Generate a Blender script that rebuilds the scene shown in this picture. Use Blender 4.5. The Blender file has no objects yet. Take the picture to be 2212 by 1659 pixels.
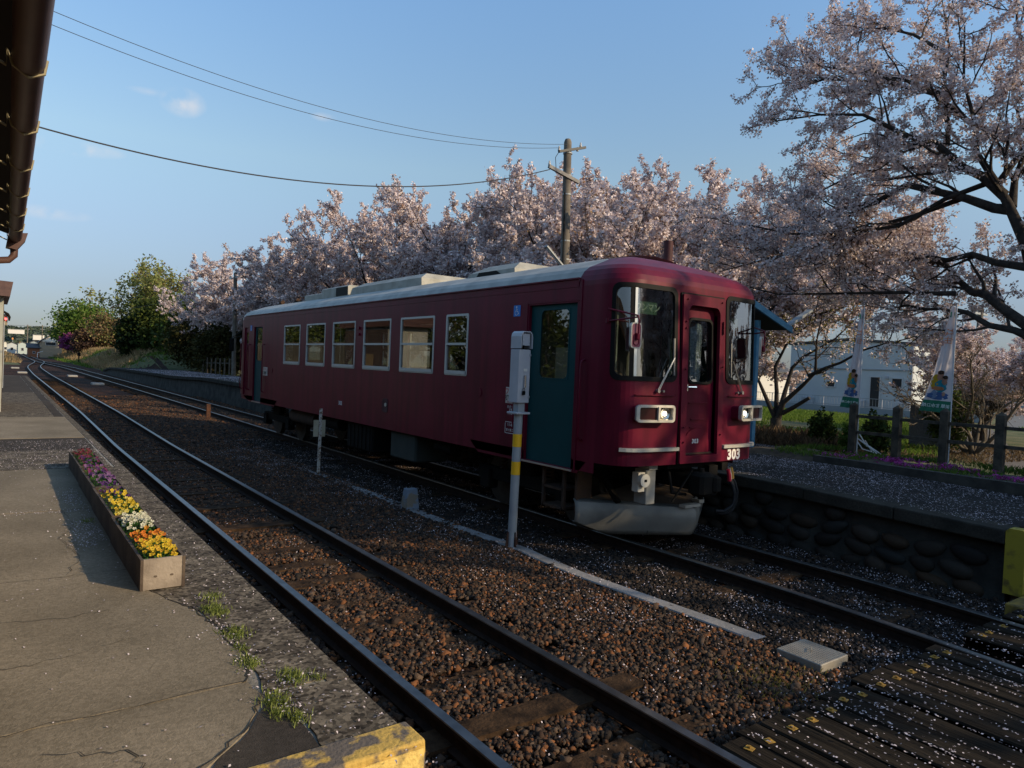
import bpy, math, random
import numpy as np
from mathutils import Vector, Matrix

# ------------------------------------------------------------------ camera, light, exposure
SC = bpy.context.scene
COL = SC.collection
F, YAW, PITCH, ROLL = 1519.38, 0.63595, 0.02385, 0.04297
CAM = Vector((-7.113, -5.607, 2.136))
cam = bpy.data.cameras.new("camera"); camo = bpy.data.objects.new("camera", cam); COL.objects.link(camo)
fw = Vector((math.sin(YAW)*math.cos(PITCH), math.cos(YAW)*math.cos(PITCH), -math.sin(PITCH)))
r0 = Vector((math.cos(YAW), -math.sin(YAW), 0)); u0 = r0.cross(fw)
rr = math.cos(ROLL)*r0+math.sin(ROLL)*u0; uu = -math.sin(ROLL)*r0+math.cos(ROLL)*u0
camo.matrix_world = Matrix(((rr.x, uu.x, -fw.x, CAM.x), (rr.y, uu.y, -fw.y, CAM.y), (rr.z, uu.z, -fw.z, CAM.z), (0, 0, 0, 1)))
cam.sensor_width = 36; cam.lens = F/2212*36; cam.clip_start = .05; cam.clip_end = 8000
SC.camera = camo
SUN_AZ, SUN_EL = math.radians(147), math.radians(24)
sd = Vector((math.sin(SUN_AZ)*math.cos(SUN_EL), math.cos(SUN_AZ)*math.cos(SUN_EL), math.sin(SUN_EL)))
W = bpy.data.worlds.new("World"); SC.world = W; W.use_nodes = True
nt = W.node_tree; bg = nt.nodes['Background']
sky = nt.nodes.new('ShaderNodeTexSky'); sky.sky_type = 'NISHITA'; sky.sun_disc = False
sky.sun_elevation = SUN_EL; sky.sun_rotation = SUN_AZ
sky.air_density = 1.0; sky.dust_density = 0.6; sky.ozone_density = 1.5
tcw = nt.nodes.new('ShaderNodeTexCoord'); spw = nt.nodes.new('ShaderNodeSeparateXYZ'); nt.links.new(tcw.outputs['Generated'], spw.inputs[0])
rw = nt.nodes.new('ShaderNodeValToRGB'); ew = rw.color_ramp.elements; ew[0].position = 0; ew[0].color = (.185,.205,.30,1); ew[1].position = .62; ew[1].color = (.70,.80,.80,1)
for p_, c_ in ((.035,(.205,.222,.30)),(.08,(.262,.265,.325)),(.16,(.41,.40,.42)),(.26,(.60,.59,.53)),(.48,(.67,.775,.81))):
    k_ = ew.new(p_); k_.color = (*c_, 1)
nt.links.new(spw.outputs['Z'], rw.inputs[0])
mw = nt.nodes.new('ShaderNodeMix'); mw.data_type = 'RGBA'; mw.blend_type = 'MULTIPLY'; mw.inputs[0].default_value = 1
nt.links.new(sky.outputs[0], mw.inputs[6]); nt.links.new(rw.outputs[0], mw.inputs[7])
m2 = nt.nodes.new('ShaderNodeVectorMath'); m2.operation = 'SCALE'; m2.inputs['Scale'].default_value = 2.0; nt.links.new(mw.outputs[2], m2.inputs[0])
nw = nt.nodes.new('ShaderNodeTexNoise'); nw.inputs['Scale'].default_value = 22; nw.inputs['Detail'].default_value = 6; nt.links.new(tcw.outputs['Generated'], nw.inputs['Vector'])
prev = m2.outputs[0]
for (d_, ax_, az_, st_) in (((.1782,.9363,.3027),.028,.018,1.0),((.0703,.9699,.2332),.055,.010,.9),((.0495,.9865,.1563),.045,.009,.7),((.3366,.8886,.3117),.018,.006,.4),((.1458,.9403,.3075),.03,.005,.3)):
    vs1 = nt.nodes.new('ShaderNodeVectorMath'); vs1.operation = 'SUBTRACT'; vs1.inputs[1].default_value = d_; nt.links.new(tcw.outputs['Generated'], vs1.inputs[0])
    vs2 = nt.nodes.new('ShaderNodeVectorMath'); vs2.operation = 'MULTIPLY'; vs2.inputs[1].default_value = (1/ax_, 1/ax_, 1/az_); nt.links.new(vs1.outputs[0], vs2.inputs[0])
    vl_ = nt.nodes.new('ShaderNodeVectorMath'); vl_.operation = 'LENGTH'; nt.links.new(vs2.outputs[0], vl_.inputs[0])
    mr_ = nt.nodes.new('ShaderNodeMapRange'); mr_.inputs[1].default_value = 1; mr_.inputs[2].default_value = .1; nt.links.new(vl_.outputs['Value'], mr_.inputs[0])
    mn_ = nt.nodes.new('ShaderNodeMapRange'); mn_.inputs[1].default_value = .36; mn_.inputs[2].default_value = .60; mn_.inputs[4].default_value = st_; nt.links.new(nw.outputs[0], mn_.inputs[0])
    mm_ = nt.nodes.new('ShaderNodeMath'); mm_.operation = 'MULTIPLY'; nt.links.new(mr_.outputs[0], mm_.inputs[0]); nt.links.new(mn_.outputs[0], mm_.inputs[1])
    mc_ = nt.nodes.new('ShaderNodeMix'); mc_.data_type = 'RGBA'; mc_.inputs[7].default_value = (5.4,5.2,5.2,1); nt.links.new(mm_.outputs[0], mc_.inputs[0]); nt.links.new(prev, mc_.inputs[6]); prev = mc_.outputs[2]
nt.links.new(prev, bg.inputs[0]); bg.inputs[1].default_value = .15
sl = bpy.data.lights.new("sun", 'SUN'); sl.energy = 4.7; sl.angle = math.radians(.5); sl.color = (1, .78, .50)
so = bpy.data.objects.new("sun", sl); COL.objects.link(so); so.location = (20, -30, 20)
so.rotation_euler = sd.to_track_quat('Z', 'Y').to_euler()
SC.view_settings.view_transform = 'Standard'; SC.view_settings.look = 'None'
SC.view_settings.gamma = 1; SC.view_settings.exposure = 0.0; SC.view_settings.use_curve_mapping = False
SC.render.engine = 'CYCLES'
SC.cycles.transparent_max_bounces = 12

rng = random.Random(7); NR = np.random.default_rng(5)
# ------------------------------------------------------------------ materials
MATS = {}
def mat(name, c1, c2=None, scale=6, rough=.7, metal=0, bump=0, bscale=None, spec=.4, detail=6, trans=None, coat=0, alpha=None, contrast=None):
    if name in MATS: return MATS[name]
    m = bpy.data.materials.new(name); m.use_nodes = True; MATS[name] = m
    n = m.node_tree.nodes; l = m.node_tree.links; b = n['Principled BSDF']
    b.inputs['Roughness'].default_value = rough; b.inputs['Metallic'].default_value = metal
    b.inputs['Specular IOR Level'].default_value = spec
    b.inputs['Coat Weight'].default_value = coat
    if coat: b.inputs['Coat Roughness'].default_value = .12
    tc = n.new('ShaderNodeTexCoord')
    if c2 is None: b.inputs['Base Color'].default_value = (*c1, 1)
    else:
        t = n.new('ShaderNodeTexNoise'); t.inputs['Scale'].default_value = scale; t.inputs['Detail'].default_value = detail
        l.new(tc.outputs['Object'], t.inputs['Vector'])
        r = n.new('ShaderNodeValToRGB'); lo, hi = contrast or (.35, .65)
        r.color_ramp.elements[0].position = lo; r.color_ramp.elements[1].position = hi
        r.color_ramp.elements[0].color = (*c1, 1); r.color_ramp.elements[1].color = (*c2, 1)
        l.new(t.outputs[0], r.inputs[0]); l.new(r.outputs[0], b.inputs['Base Color'])
    if bump:
        t2 = n.new('ShaderNodeTexNoise'); t2.inputs['Scale'].default_value = bscale or scale*4; t2.inputs['Detail'].default_value = 8
        l.new(tc.outputs['Object'], t2.inputs['Vector'])
        bp = n.new('ShaderNodeBump'); bp.inputs['Strength'].default_value = bump; bp.inputs['Distance'].default_value = .02
        l.new(t2.outputs[0], bp.inputs['Height']); l.new(bp.outputs[0], b.inputs['Normal'])
    return m
def leafmat(name, c1, c2, tl=.35, scale=.6):
    m = bpy.data.materials.new(name); m.use_nodes = True; MATS[name] = m
    n = m.node_tree.nodes; l = m.node_tree.links; b = n['Principled BSDF']; out = n['Material Output']
    g = n.new('ShaderNodeNewGeometry'); r = n.new('ShaderNodeValToRGB')
    r.color_ramp.elements[0].color = (*c1, 1); r.color_ramp.elements[1].color = (*c2, 1)
    l.new(g.outputs['Random Per Island'], r.inputs[0])
    l.new(r.outputs[0], b.inputs['Base Color']); b.inputs['Roughness'].default_value = .75; b.inputs['Specular IOR Level'].default_value = .15
    t = n.new('ShaderNodeBsdfTranslucent'); l.new(r.outputs[0], t.inputs[0])
    mx = n.new('ShaderNodeMixShader'); mx.inputs[0].default_value = tl
    l.new(b.outputs[0], mx.inputs[1]); l.new(t.outputs[0], mx.inputs[2]); l.new(mx.outputs[0], out.inputs[0])
    return m
def islandmat(name, cols, rough=.9, bump=0):
    m = bpy.data.materials.new(name); m.use_nodes = True; MATS[name] = m
    n = m.node_tree.nodes; l = m.node_tree.links; b = n['Principled BSDF']
    g = n.new('ShaderNodeNewGeometry'); r = n.new('ShaderNodeValToRGB'); e = r.color_ramp.elements
    e[0].color = (*cols[0], 1); e[1].color = (*cols[-1], 1)
    for i, c in enumerate(cols[1:-1]):
        k = e.new((i+1)/(len(cols)-1)); k.color = (*c, 1)
    l.new(g.outputs['Random Per Island'], r.inputs[0])
    l.new(r.outputs[0], b.inputs['Base Color']); b.inputs['Roughness'].default_value = rough; b.inputs['Specular IOR Level'].default_value = .25
    if bump:
        tc = n.new('ShaderNodeTexCoord'); t2 = n.new('ShaderNodeTexNoise'); t2.inputs['Scale'].default_value = 60
        l.new(tc.outputs['Object'], t2.inputs['Vector']); bp = n.new('ShaderNodeBump'); bp.inputs['Strength'].default_value = bump; bp.inputs['Distance'].default_value = .01
        l.new(t2.outputs[0], bp.inputs['Height']); l.new(bp.outputs[0], b.inputs['Normal'])
    return m
def glassmat(name, tint, base=.10, rough=.015):
    m = bpy.data.materials.new(name); m.use_nodes = True; MATS[name] = m
    n = m.node_tree.nodes; l = m.node_tree.links; n.remove(n['Principled BSDF']); out = n['Material Output']
    tr = n.new('ShaderNodeBsdfTransparent'); tr.inputs[0].default_value = (*tint, 1)
    gl = n.new('ShaderNodeBsdfGlossy'); gl.inputs['Roughness'].default_value = rough
    lw = n.new('ShaderNodeLayerWeight'); lw.inputs[0].default_value = .5; fr = n.new('ShaderNodeMath'); fr.operation = 'POWER'; fr.inputs[1].default_value = 3.5; l.new(lw.outputs['Facing'], fr.inputs[0])
    ad = n.new('ShaderNodeMath'); ad.operation = 'ADD'; ad.use_clamp = True; ad.inputs[1].default_value = base
    mx = n.new('ShaderNodeMixShader'); l.new(fr.outputs[0], ad.inputs[0]); l.new(ad.outputs[0], mx.inputs[0])
    l.new(tr.outputs[0], mx.inputs[1]); l.new(gl.outputs[0], mx.inputs[2]); l.new(mx.outputs[0], out.inputs[0])
    return m
def emit(name, c, s):
    m = bpy.data.materials.new(name); m.use_nodes = True; MATS[name] = m
    b = m.node_tree.nodes['Principled BSDF']; b.inputs['Base Color'].default_value = (*c, 1)
    b.inputs['Emission Color'].default_value = (*c, 1); b.inputs['Emission Strength'].default_value = s
    return m

# ------------------------------------------------------------------ mesh builder
ORG = {}
class MB:
    def __init__(s): s.v = []; s.f = []; s.m = []; s.mi = 0
    def add(s, vs, fs, mi=None):
        b = len(s.v); s.v += [tuple(x) for x in vs]
        s.f += [tuple(b+i for i in f) for f in fs]; s.m += [s.mi if mi is None else mi]*len(fs); return s
    def box(s, x0, x1, y0, y1, z0, z1, mi=None):
        v = [(x0,y0,z0),(x1,y0,z0),(x1,y1,z0),(x0,y1,z0),(x0,y0,z1),(x1,y0,z1),(x1,y1,z1),(x0,y1,z1)]
        return s.add(v, [(0,3,2,1),(4,5,6,7),(0,1,5,4),(1,2,6,5),(2,3,7,6),(3,0,4,7)], mi)
    def cbox(s, x0, x1, y0, y1, z0, z1, c=.02, mi=None):
        # box with chamfered edges (octagonal in plan, chamfered top and bottom)
        def ring(i, z): return [(x0+i+c,y0+i,z),(x1-i-c,y0+i,z),(x1-i,y0+i+c,z),(x1-i,y1-i-c,z),(x1-i-c,y1-i,z),(x0+i+c,y1-i,z),(x0+i,y1-i-c,z),(x0+i,y0+i+c,z)]
        rs = [ring(c,z0), ring(0,z0+c), ring(0,z1-c), ring(c,z1)]
        v = [p for r in rs for p in r]; f = [tuple(range(7,-1,-1)), tuple(range(24,32))]
        for k in range(3):
            for i in range(8): f.append((k*8+i, k*8+(i+1)%8, k*8+8+(i+1)%8, k*8+8+i))
        return s.add(v, f, mi)
    def bar(s, a, b, w, h, up=(0,0,1), mi=None):
        a = Vector(a); b = Vector(b); d = (b-a).normalized(); u = Vector(up)
        x = d.cross(u)
        if x.length < 1e-4: x = d.cross(Vector((1,0,0)))
        x.normalize(); y = x.cross(d).normalized(); v = []
        for p in (a, b):
            for sx, sy in ((-1,-1),(1,-1),(1,1),(-1,1)): v.append(p+x*sx*w/2+y*sy*h/2)
        return s.add(v, [(0,1,2,3),(7,6,5,4),(0,4,5,1),(1,5,6,2),(2,6,7,3),(3,7,4,0)], mi)
    def tube(s, pts, r, n=8, cap=True, mi=None):
        pts = [Vector(p) for p in pts]; rs = r if hasattr(r, '__len__') else [r]*len(pts)
        v = []; f = []; ref = None
        for i, p in enumerate(pts):
            d = (pts[min(i+1,len(pts)-1)]-pts[max(i-1,0)])
            if d.length < 1e-9: d = Vector((0,0,1))
            d.normalize()
            if ref is None: ref = d.orthogonal().normalized()
            ref = (ref-d*ref.dot(d)); ref = ref.normalized() if ref.length > 1e-5 else d.orthogonal().normalized()
            y = d.cross(ref)
            for k in range(n):
                a = 2*math.pi*k/n; v.append(p+(ref*math.cos(a)+y*math.sin(a))*rs[i])
        for i in range(len(pts)-1):
            for k in range(n): f.append((i*n+k, i*n+(k+1)%n, i*n+n+(k+1)%n, i*n+n+k))
        if cap: f.append(tuple(range(n-1,-1,-1))); f.append(tuple(range((len(pts)-1)*n, len(pts)*n)))
        return s.add(v, f, mi)
    def cyl(s, a, b, r, n=16, mi=None): return s.tube([a, b], r, n, True, mi)
    def prism(s, poly, fn, d0, d1, mi=None):
        # poly 2D list, fn(u,v,d)->3D
        n = len(poly); v = [fn(p[0],p[1],d0) for p in poly]+[fn(p[0],p[1],d1) for p in poly]
        f = [tuple(range(n-1,-1,-1)), tuple(range(n,2*n))]+[(i,(i+1)%n,n+(i+1)%n,n+i) for i in range(n)]
        return s.add(v, f, mi)
    def ring(s, outer, inner, fn, d0, d1, mi=None):
        n = len(outer); v = []
        for d in (d0, d1):
            v += [fn(p[0],p[1],d) for p in outer]+[fn(p[0],p[1],d) for p in inner]
        f = []
        for i in range(n):
            j = (i+1)%n
            f += [(2*n+i,2*n+j,3*n+j,3*n+i),(i,n+i,n+j,j),(i,j,2*n+j,2*n+i),(n+i,3*n+i,3*n+j,n+j)]
        return s.add(v, f, mi)
    def build(s, name, mats, parent=None, local=False, smooth=None, org=None):
        me = bpy.data.meshes.new(name)
        if org is None:
            if parent is not None: org = ORG[parent.name] if not local else Vector((0,0,0))
            else:
                a = np.array(s.v); org = Vector(((a[:,0].min()+a[:,0].max())/2, (a[:,1].min()+a[:,1].max())/2, a[:,2].min()))
        o3 = Vector(org); a = np.array(s.v, float)-np.array(o3)
        me.from_pydata(a.tolist(), [], s.f)
        if not isinstance(mats, (list, tuple)): mats = [mats]
        for m in mats: me.materials.append(m)
        if len(mats) > 1: me.polygons.foreach_set('material_index', s.m)
        if smooth is not None:
            me.polygons.foreach_set('use_smooth', [True]*len(s.f)); me.set_sharp_from_angle(angle=math.radians(smooth))
        me.update()
        o = bpy.data.objects.new(name, me); COL.objects.link(o)
        if parent is not None:
            o.parent = parent
            ORG[o.name] = ORG[parent.name]
        else:
            o.location = o3; ORG[o.name] = o3
        return o
def npmesh(name, V, Fq, m, parent=None, org=None, smooth=False):
    """V (N,3) array, Fq (M,k) array"""
    org = np.array(ORG[parent.name] if parent is not None else (org if org is not None else (0,0,0)), float)
    V = V-org; k = Fq.shape[1]
    me = bpy.data.meshes.new(name); me.vertices.add(len(V)); me.vertices.foreach_set('co', V.astype(np.float32).ravel())
    me.loops.add(Fq.size); me.loops.foreach_set('vertex_index', Fq.astype(np.int32).ravel())
    me.polygons.add(len(Fq)); me.polygons.foreach_set('loop_start', np.arange(0, Fq.size, k, dtype=np.int32))
    if smooth: me.polygons.foreach_set('use_smooth', [True]*len(Fq))
    me.materials.append(m); me.update(calc_edges=True)
    o = bpy.data.objects.new(name, me); COL.objects.link(o)
    if parent is not None: o.parent = parent; ORG[o.name] = ORG[parent.name]
    else: o.location = org; ORG[o.name] = Vector(org)
    return o
def empty(name, loc, label=None, cat=None, group=None):
    o = bpy.data.objects.new(name, None); COL.objects.link(o); o.location = loc; o.empty_display_size = .2
    ORG[o.name] = Vector(loc); tag(o, label, cat, group); return o
def tag(o, label=None, cat=None, group=None, kind=None):
    if label: o['label'] = label
    if cat: o['category'] = cat
    if group: o['group'] = group
    if kind: o['kind'] = kind
    return o
def rrect(x0, x1, z0, z1, r, n=5):
    p = []
    for cx, cz, a0 in ((x1-r, z1-r, 0), (x0+r, z1-r, 90), (x0+r, z0+r, 180), (x1-r, z0+r, 270)):
        for k in range(n+1):
            a = math.radians(a0+90*k/n); p.append((cx+r*math.cos(a), cz+r*math.sin(a)))
    return p
def text_mesh(name, s, size, m, fn, parent, xscale=1.0, bold=0.0, mirror=False, spacing=1.0):
    """flat text as a thin mesh: fn(u,v,d)->3D, centred at u=v=0"""
    cu = bpy.data.curves.new('t', 'FONT'); cu.body = s; cu.size = size; cu.align_x = 'CENTER'; cu.align_y = 'CENTER'
    cu.offset = bold; cu.resolution_u = 3; cu.space_character = spacing; cu.fill_mode = 'FRONT'; cu.dimensions = '2D'
    to = bpy.data.objects.new('t', cu); COL.objects.link(to)
    dg = bpy.context.evaluated_depsgraph_get(); me = to.evaluated_get(dg).to_mesh()
    vs = [tuple(v.co) for v in me.vertices]; fs = [tuple(p.vertices) for p in me.polygons]
    to.evaluated_get(dg).to_mesh_clear(); bpy.data.objects.remove(to); bpy.data.curves.remove(cu)
    if not vs: return None
    k = -1 if mirror else 1
    mb = MB(); mb.add([fn(v[0]*xscale*k, v[1], 0) for v in vs], fs)
    return mb.build(name, m, parent)
def vnoise(x, y, s, seed=0):
    """cheap smooth value noise on arrays"""
    x = np.asarray(x, float)/s+seed*17.3; y = np.asarray(y, float)/s+seed*5.7
    xi = np.floor(x); yi = np.floor(y); fx = x-xi; fy = y-yi; fx = fx*fx*(3-2*fx); fy = fy*fy*(3-2*fy)
    def h(a, b): return np.modf(np.abs(np.sin(a*127.1+b*311.7+seed)*43758.5453))[0]
    return (h(xi,yi)*(1-fx)+h(xi+1,yi)*fx)*(1-fy)+(h(xi,yi+1)*(1-fx)+h(xi+1,yi+1)*fx)*fy
def smooth01(t): t = np.clip(t, 0, 1); return t*t*(3-2*t)

# palette
M_MAROON = mat('train maroon paint', (.095,.004,.016), (.135,.006,.024), contrast=(.25,.75), detail=9, scale=1.6, rough=.40, spec=.16, coat=.02, bump=.03, bscale=1.5)
_n = M_MAROON.node_tree; _b = _n.nodes['Principled BSDF']; _o = _b.inputs['Base Color'].links[0].from_socket; _t = [q for q in _n.nodes if q.type == 'TEX_COORD'][0]
_m = _n.nodes.new('ShaderNodeMapping'); _m.inputs['Scale'].default_value = (7, 7, .5); _n.links.new(_t.outputs['Object'], _m.inputs[0])
_s = _n.nodes.new('ShaderNodeTexNoise'); _s.inputs['Scale'].default_value = 1.0; _s.inputs['Detail'].default_value = 8; _n.links.new(_m.outputs[0], _s.inputs['Vector'])
_r = _n.nodes.new('ShaderNodeValToRGB'); _r.color_ramp.elements[0].position = .35; _r.color_ramp.elements[0].color = (.66,.72,.72,1); _r.color_ramp.elements[1].position = .62; _r.color_ramp.elements[1].color = (1.08,1.05,1.05,1); _n.links.new(_s.outputs[0], _r.inputs[0])
_x = _n.nodes.new('ShaderNodeMix'); _x.data_type = 'RGBA'; _x.blend_type = 'MULTIPLY'; _x.inputs[0].default_value = .8; _n.links.new(_o, _x.inputs[6]); _n.links.new(_r.outputs[0], _x.inputs[7]); _n.links.new(_x.outputs[2], _b.inputs['Base Color'])
M_ROOF = mat('weathered silver roof paint', (.24,.235,.21), (.36,.35,.315), scale=3, rough=.5, bump=.1, bscale=20)
M_TEAL = mat('teal door paint', (.002,.045,.05), (.003,.052,.058), scale=2, rough=.5, spec=.15)
M_RUBBER = mat('black rubber', (.006,.006,.006), rough=.6, spec=.12)
M_BLACK = mat('black underframe paint', (.006,.006,.006), (.013,.011,.009), scale=5, rough=.85, spec=.1)
M_RUSTBOX = mat('grimy rust brown metal', (.03,.018,.012), (.06,.03,.015), scale=6, rough=.9)
M_ALU = mat('aluminium trim', (.55,.55,.52), rough=.35, metal=.8)
M_FRAME = mat('grey white window frame', (.45,.46,.44), rough=.45, metal=.3)
M_CHROME = mat('chrome metal', (.7,.7,.7), rough=.2, metal=1)
M_GLASS = glassmat('dark window glass', (.58,.62,.60), base=.17)
M_GLASSD = glassmat('windshield glass', (.50,.56,.52), base=.22)
M_WHITE = mat('white lettering paint', (.72,.70,.68), rough=.6)
M_GREYP = mat('grey steel paint', (.24,.26,.28), (.31,.33,.34), scale=3, rough=.5)
M_CREAM = mat('cream interior panel', (.40,.37,.28), rough=.7)
M_RUST = mat('rusty steel', (.035,.014,.008), (.09,.036,.018), scale=14, rough=.85, bump=.3, bscale=60)
M_CONC = mat('weathered concrete', (.17,.155,.13), (.27,.25,.21), scale=2.2, rough=.9, bump=.5, bscale=45)
M_WOODG = mat('dark stained timber', (.022,.017,.013), (.05,.038,.03), scale=9, rough=.85, bump=.4, bscale=40)
M_BARK = mat('cherry bark', (.018,.014,.013), (.045,.036,.030), scale=9, rough=.95, bump=.6, bscale=30)
M_BARK2 = mat('grey brown bark', (.07,.055,.04), (.13,.11,.08), scale=5, rough=.95)
M_BLOS = leafmat('cherry blossom', (.55,.45,.46), (.86,.77,.75), .24)
M_BLOSB = leafmat('red brown bud leaf', (.22,.10,.08), (.34,.24,.12), .3)
M_GREEN1 = leafmat('fresh yellow green leaf', (.18,.20,.06), (.36,.37,.13), .4)
M_GREEN2 = leafmat('dark evergreen leaf', (.018,.034,.008), (.075,.095,.018), .2)
M_GREEN3 = leafmat('mid green leaf', (.05,.10,.015), (.13,.20,.035), .3)
M_TWIG = leafmat('dry brown twig mass', (.10,.06,.035), (.20,.14,.07), .2)
M_STRAW = leafmat('dry straw grass', (.24,.16,.08), (.40,.29,.15), .3)
M_GRASS = leafmat('short green grass', (.07,.13,.015), (.17,.24,.04), .35)
M_PETAL = leafmat('fallen petal', (.26,.21,.21), (.74,.66,.70), .1)

# ------------------------------------------------------------------ track lines
def xtr(y):   # centre of the train's track
    if y < -1: return -0.028*(y+1)**2
    ys = [-1, 20, 45, 85, 120, 200, 430, 1200]; xs = [0, 0, -.12, -.38, -1.55, -1.0, 1.0, 18]
    return float(np.interp(y, ys, xs))
def xnr(y):   # centre of the near track, joins the other at the points
    ys = [-12, 12, 22, 60, 80, 88, 94, 100, 108, 120]; xs = [-4.3, -4.3, -4.14, -4.02, -3.75, -3.5, -3.15, -2.75, -2.2, -1.55]
    return float(np.interp(y, ys, xs))
RAILP = [(-.0325,0),(.0325,0),(.035,-.008),(.033,-.035),(.010,-.045),(.010,-.118),(.055,-.130),(.055,-.140),(-.055,-.140),(-.055,-.130),(-.010,-.118),(-.010,-.045),(-.033,-.035),(-.035,-.008)]
M_RAILT = mat('worn rail head steel', (.12,.125,.13), (.19,.195,.20), scale=8, rough=.33, metal=.9)
M_RAILS = mat('rail side rust', (.014,.009,.007), (.028,.016,.011), scale=14, rough=.9, spec=.15)
def rail(name, fx, off, ys, parent, label=None):
    mb = MB(); n = len(RAILP); pr = None
    for k, y in enumerate(ys):
        x = fx(y)+off; ring = [(x+a, y, b) for a, b in RAILP]
        if pr is not None:
            b0 = len(mb.v)-n; mb.v += ring
            for i in range(n):
                j = (i+1)%n; mb.f.append((b0+i, b0+n+i, b0+n+j, b0+j)); mb.m.append(0 if i in (0, 1, n-1) else 1)
        else: mb.v += ring
        pr = ring
    return mb.build(name, [M_RAILT, M_RAILS], parent)
def yrange(a, b): 
    out = [a]
    while out[-1] < b: out.append(out[-1]+max(.5, (out[-1]+8)*.06))
    return out
M_SLEEP = mat('old wooden sleeper', (.014,.009,.006), (.065,.038,.021), spec=.1, scale=7, rough=.95, bump=.6, bscale=35)
def track(name, fx, y0, y1, label, sl, pitch=.66):
    t = empty(name, (fx(y0), y0, -.14), label, 'railway track')
    for s in (-1, 1): rail('rail', fx, s*.566, yrange(y0, y1), t)
    y = sl[0]; k = 0
    while y < sl[1] and k < 96:
        mb = MB(); x = fx(y); a = rng.uniform(-.02, .02); w = rng.uniform(.10,.12); l = rng.uniform(1.0, 1.08); z = -.128+rng.uniform(-.025, .018)
        v = []
        for (dx, dy) in ((-l,-w),(-l/3,-w*rng.uniform(.93,1.05)),(l/3,-w*rng.uniform(.93,1.05)),(l,-w),(l,w),(l/3,w*rng.uniform(.93,1.05)),(-l/3,w*rng.uniform(.93,1.05)),(-l,w)):
            v.append((x+dx, y+dy+a*dx, z))
        v += [(p[0], p[1], -.26) for p in v]
        mb.add(v, [tuple(range(8))]+[(i,(i+8),(i+1)%8+8,(i+1)%8) for i in range(8)])
        mb.build('sleeper', M_SLEEP, t); y += pitch*rng.uniform(.96, 1.04); k += 1
    return t
track('railway_track', xtr, -9, 700, 'track under the train, polished rails on wooden sleepers beside the stone faced platform', (-3.0, 60))
track('railway_track', xnr, -9, 120, 'empty near track running past the flower boxes, bluish rails over rusty ballast', (-6, 54))

# ------------------------------------------------------------------ ground
def gh(x, y):
    x = np.asarray(x, float); y = np.asarray(y, float)
    h = np.full(np.broadcast(x, y).shape, -.185)
    h = h+.335*smooth01((x-5.8)/.6)*(y > -40)
    bank = smooth01((x-2.6-np.clip((y-90)/60,0,1)*.8)/5)*smooth01((y-66)/14)*(1-smooth01((y-240)/120))
    h = h+bank*(1.3+.5*vnoise(x, y, 6, 3))
    h = h+smooth01((x-2.2)/2.5)*smooth01((y-70)/6)*.15
    lb = smooth01((-5.0-x)/3)*smooth01((y-108)/12)*(1-smooth01((y-300)/100)); h = h+lb*.5
    return h
def grid_sheet(name, xs, ys, dz, m, mask=None):
    X, Y = np.meshgrid(xs, ys); Z = gh(X, Y)+dz; nx = len(xs); ny = len(ys)
    V = np.stack([X.ravel(), Y.ravel(), Z.ravel()], 1)
    i = np.arange(nx-1)[None, :]+np.arange(ny-1)[:, None]*nx; i = i.ravel()
    Fq = np.stack([i, i+1, i+nx+1, i+nx], 1)
    if mask is not None:
        c = V[Fq].mean(1); Fq = Fq[mask(c[:,0], c[:,1])]
    return npmesh(name, V, Fq, m, smooth=True)
def spaced(lims):
    o = []
    for a, b, s in lims: o += list(np.arange(a, b, s))
    return np.array(sorted(set(np.round(o+[lims[-1][1]], 4))))
def gravel_mat():
    m = bpy.data.materials.new('rust brown gravel'); m.use_nodes = True
    n = m.node_tree.nodes; l = m.node_tree.links; b = n['Principled BSDF']; b.inputs['Roughness'].default_value = .95; b.inputs['Specular IOR Level'].default_value = .2
    tc = n.new('ShaderNodeTexCoord'); v = n.new('ShaderNodeTexVoronoi'); v.inputs['Scale'].default_value = 22
    l.new(tc.outputs['Object'], v.inputs['Vector'])
    r = n.new('ShaderNodeValToRGB'); e = r.color_ramp.elements; e[0].color = (.010,.006,.005,1); e[1].color = (.09,.036,.014,1); k = e.new(.55); k.color = (.03,.015,.009,1)
    sp = n.new('ShaderNodeSeparateColor'); l.new(v.outputs['Color'], sp.inputs[0]); l.new(sp.outputs[0], r.inputs[0])
    ns = n.new('ShaderNodeTexNoise'); ns.inputs['Scale'].default_value = .35; ns.inputs['Detail'].default_value = 4; l.new(tc.outputs['Object'], ns.inputs['Vector'])
    r2 = n.new('ShaderNodeValToRGB'); r2.color_ramp.elements[0].color = (.55,.55,.6,1); r2.color_ramp.elements[1].color = (1.25,1.0,.85,1); r2.color_ramp.elements[0].position = .38; r2.color_ramp.elements[1].position = .62
    l.new(ns.outputs[0], r2.inputs[0])
    mx = n.new('ShaderNodeMix'); mx.data_type = 'RGBA'; mx.blend_type = 'MULTIPLY'; mx.inputs[0].default_value = 1
    l.new(r.outputs[0], mx.inputs[6]); l.new(r2.outputs[0], mx.inputs[7]); l.new(mx.outputs[2], b.inputs['Base Color'])
    bp = n.new('ShaderNodeBump'); bp.inputs['Strength'].default_value = .9; bp.inputs['Distance'].default_value = .03; bp.invert = True
    l.new(v.outputs['Distance'], bp.inputs['Height']); l.new(bp.outputs[0], b.inputs['Normal'])
    return m
M_GRAVEL = gravel_mat()
xs = spaced([(-2500,-200,300),(-200,-20,20),(-20,14,.6),(14,80,4),(80,300,20),(300,2500,300)])
ys = spaced([(-300,-20,40),(-20,60,4),(60,320,2.5),(320,800,40),(800,4000,400)])
M_SOIL = mat('dry field ground', (.06,.055,.025), (.13,.11,.05), scale=.5, rough=1)
g = grid_sheet('ground', xs, ys, 0, M_GRAVEL); tag(g, kind='structure')
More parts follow.
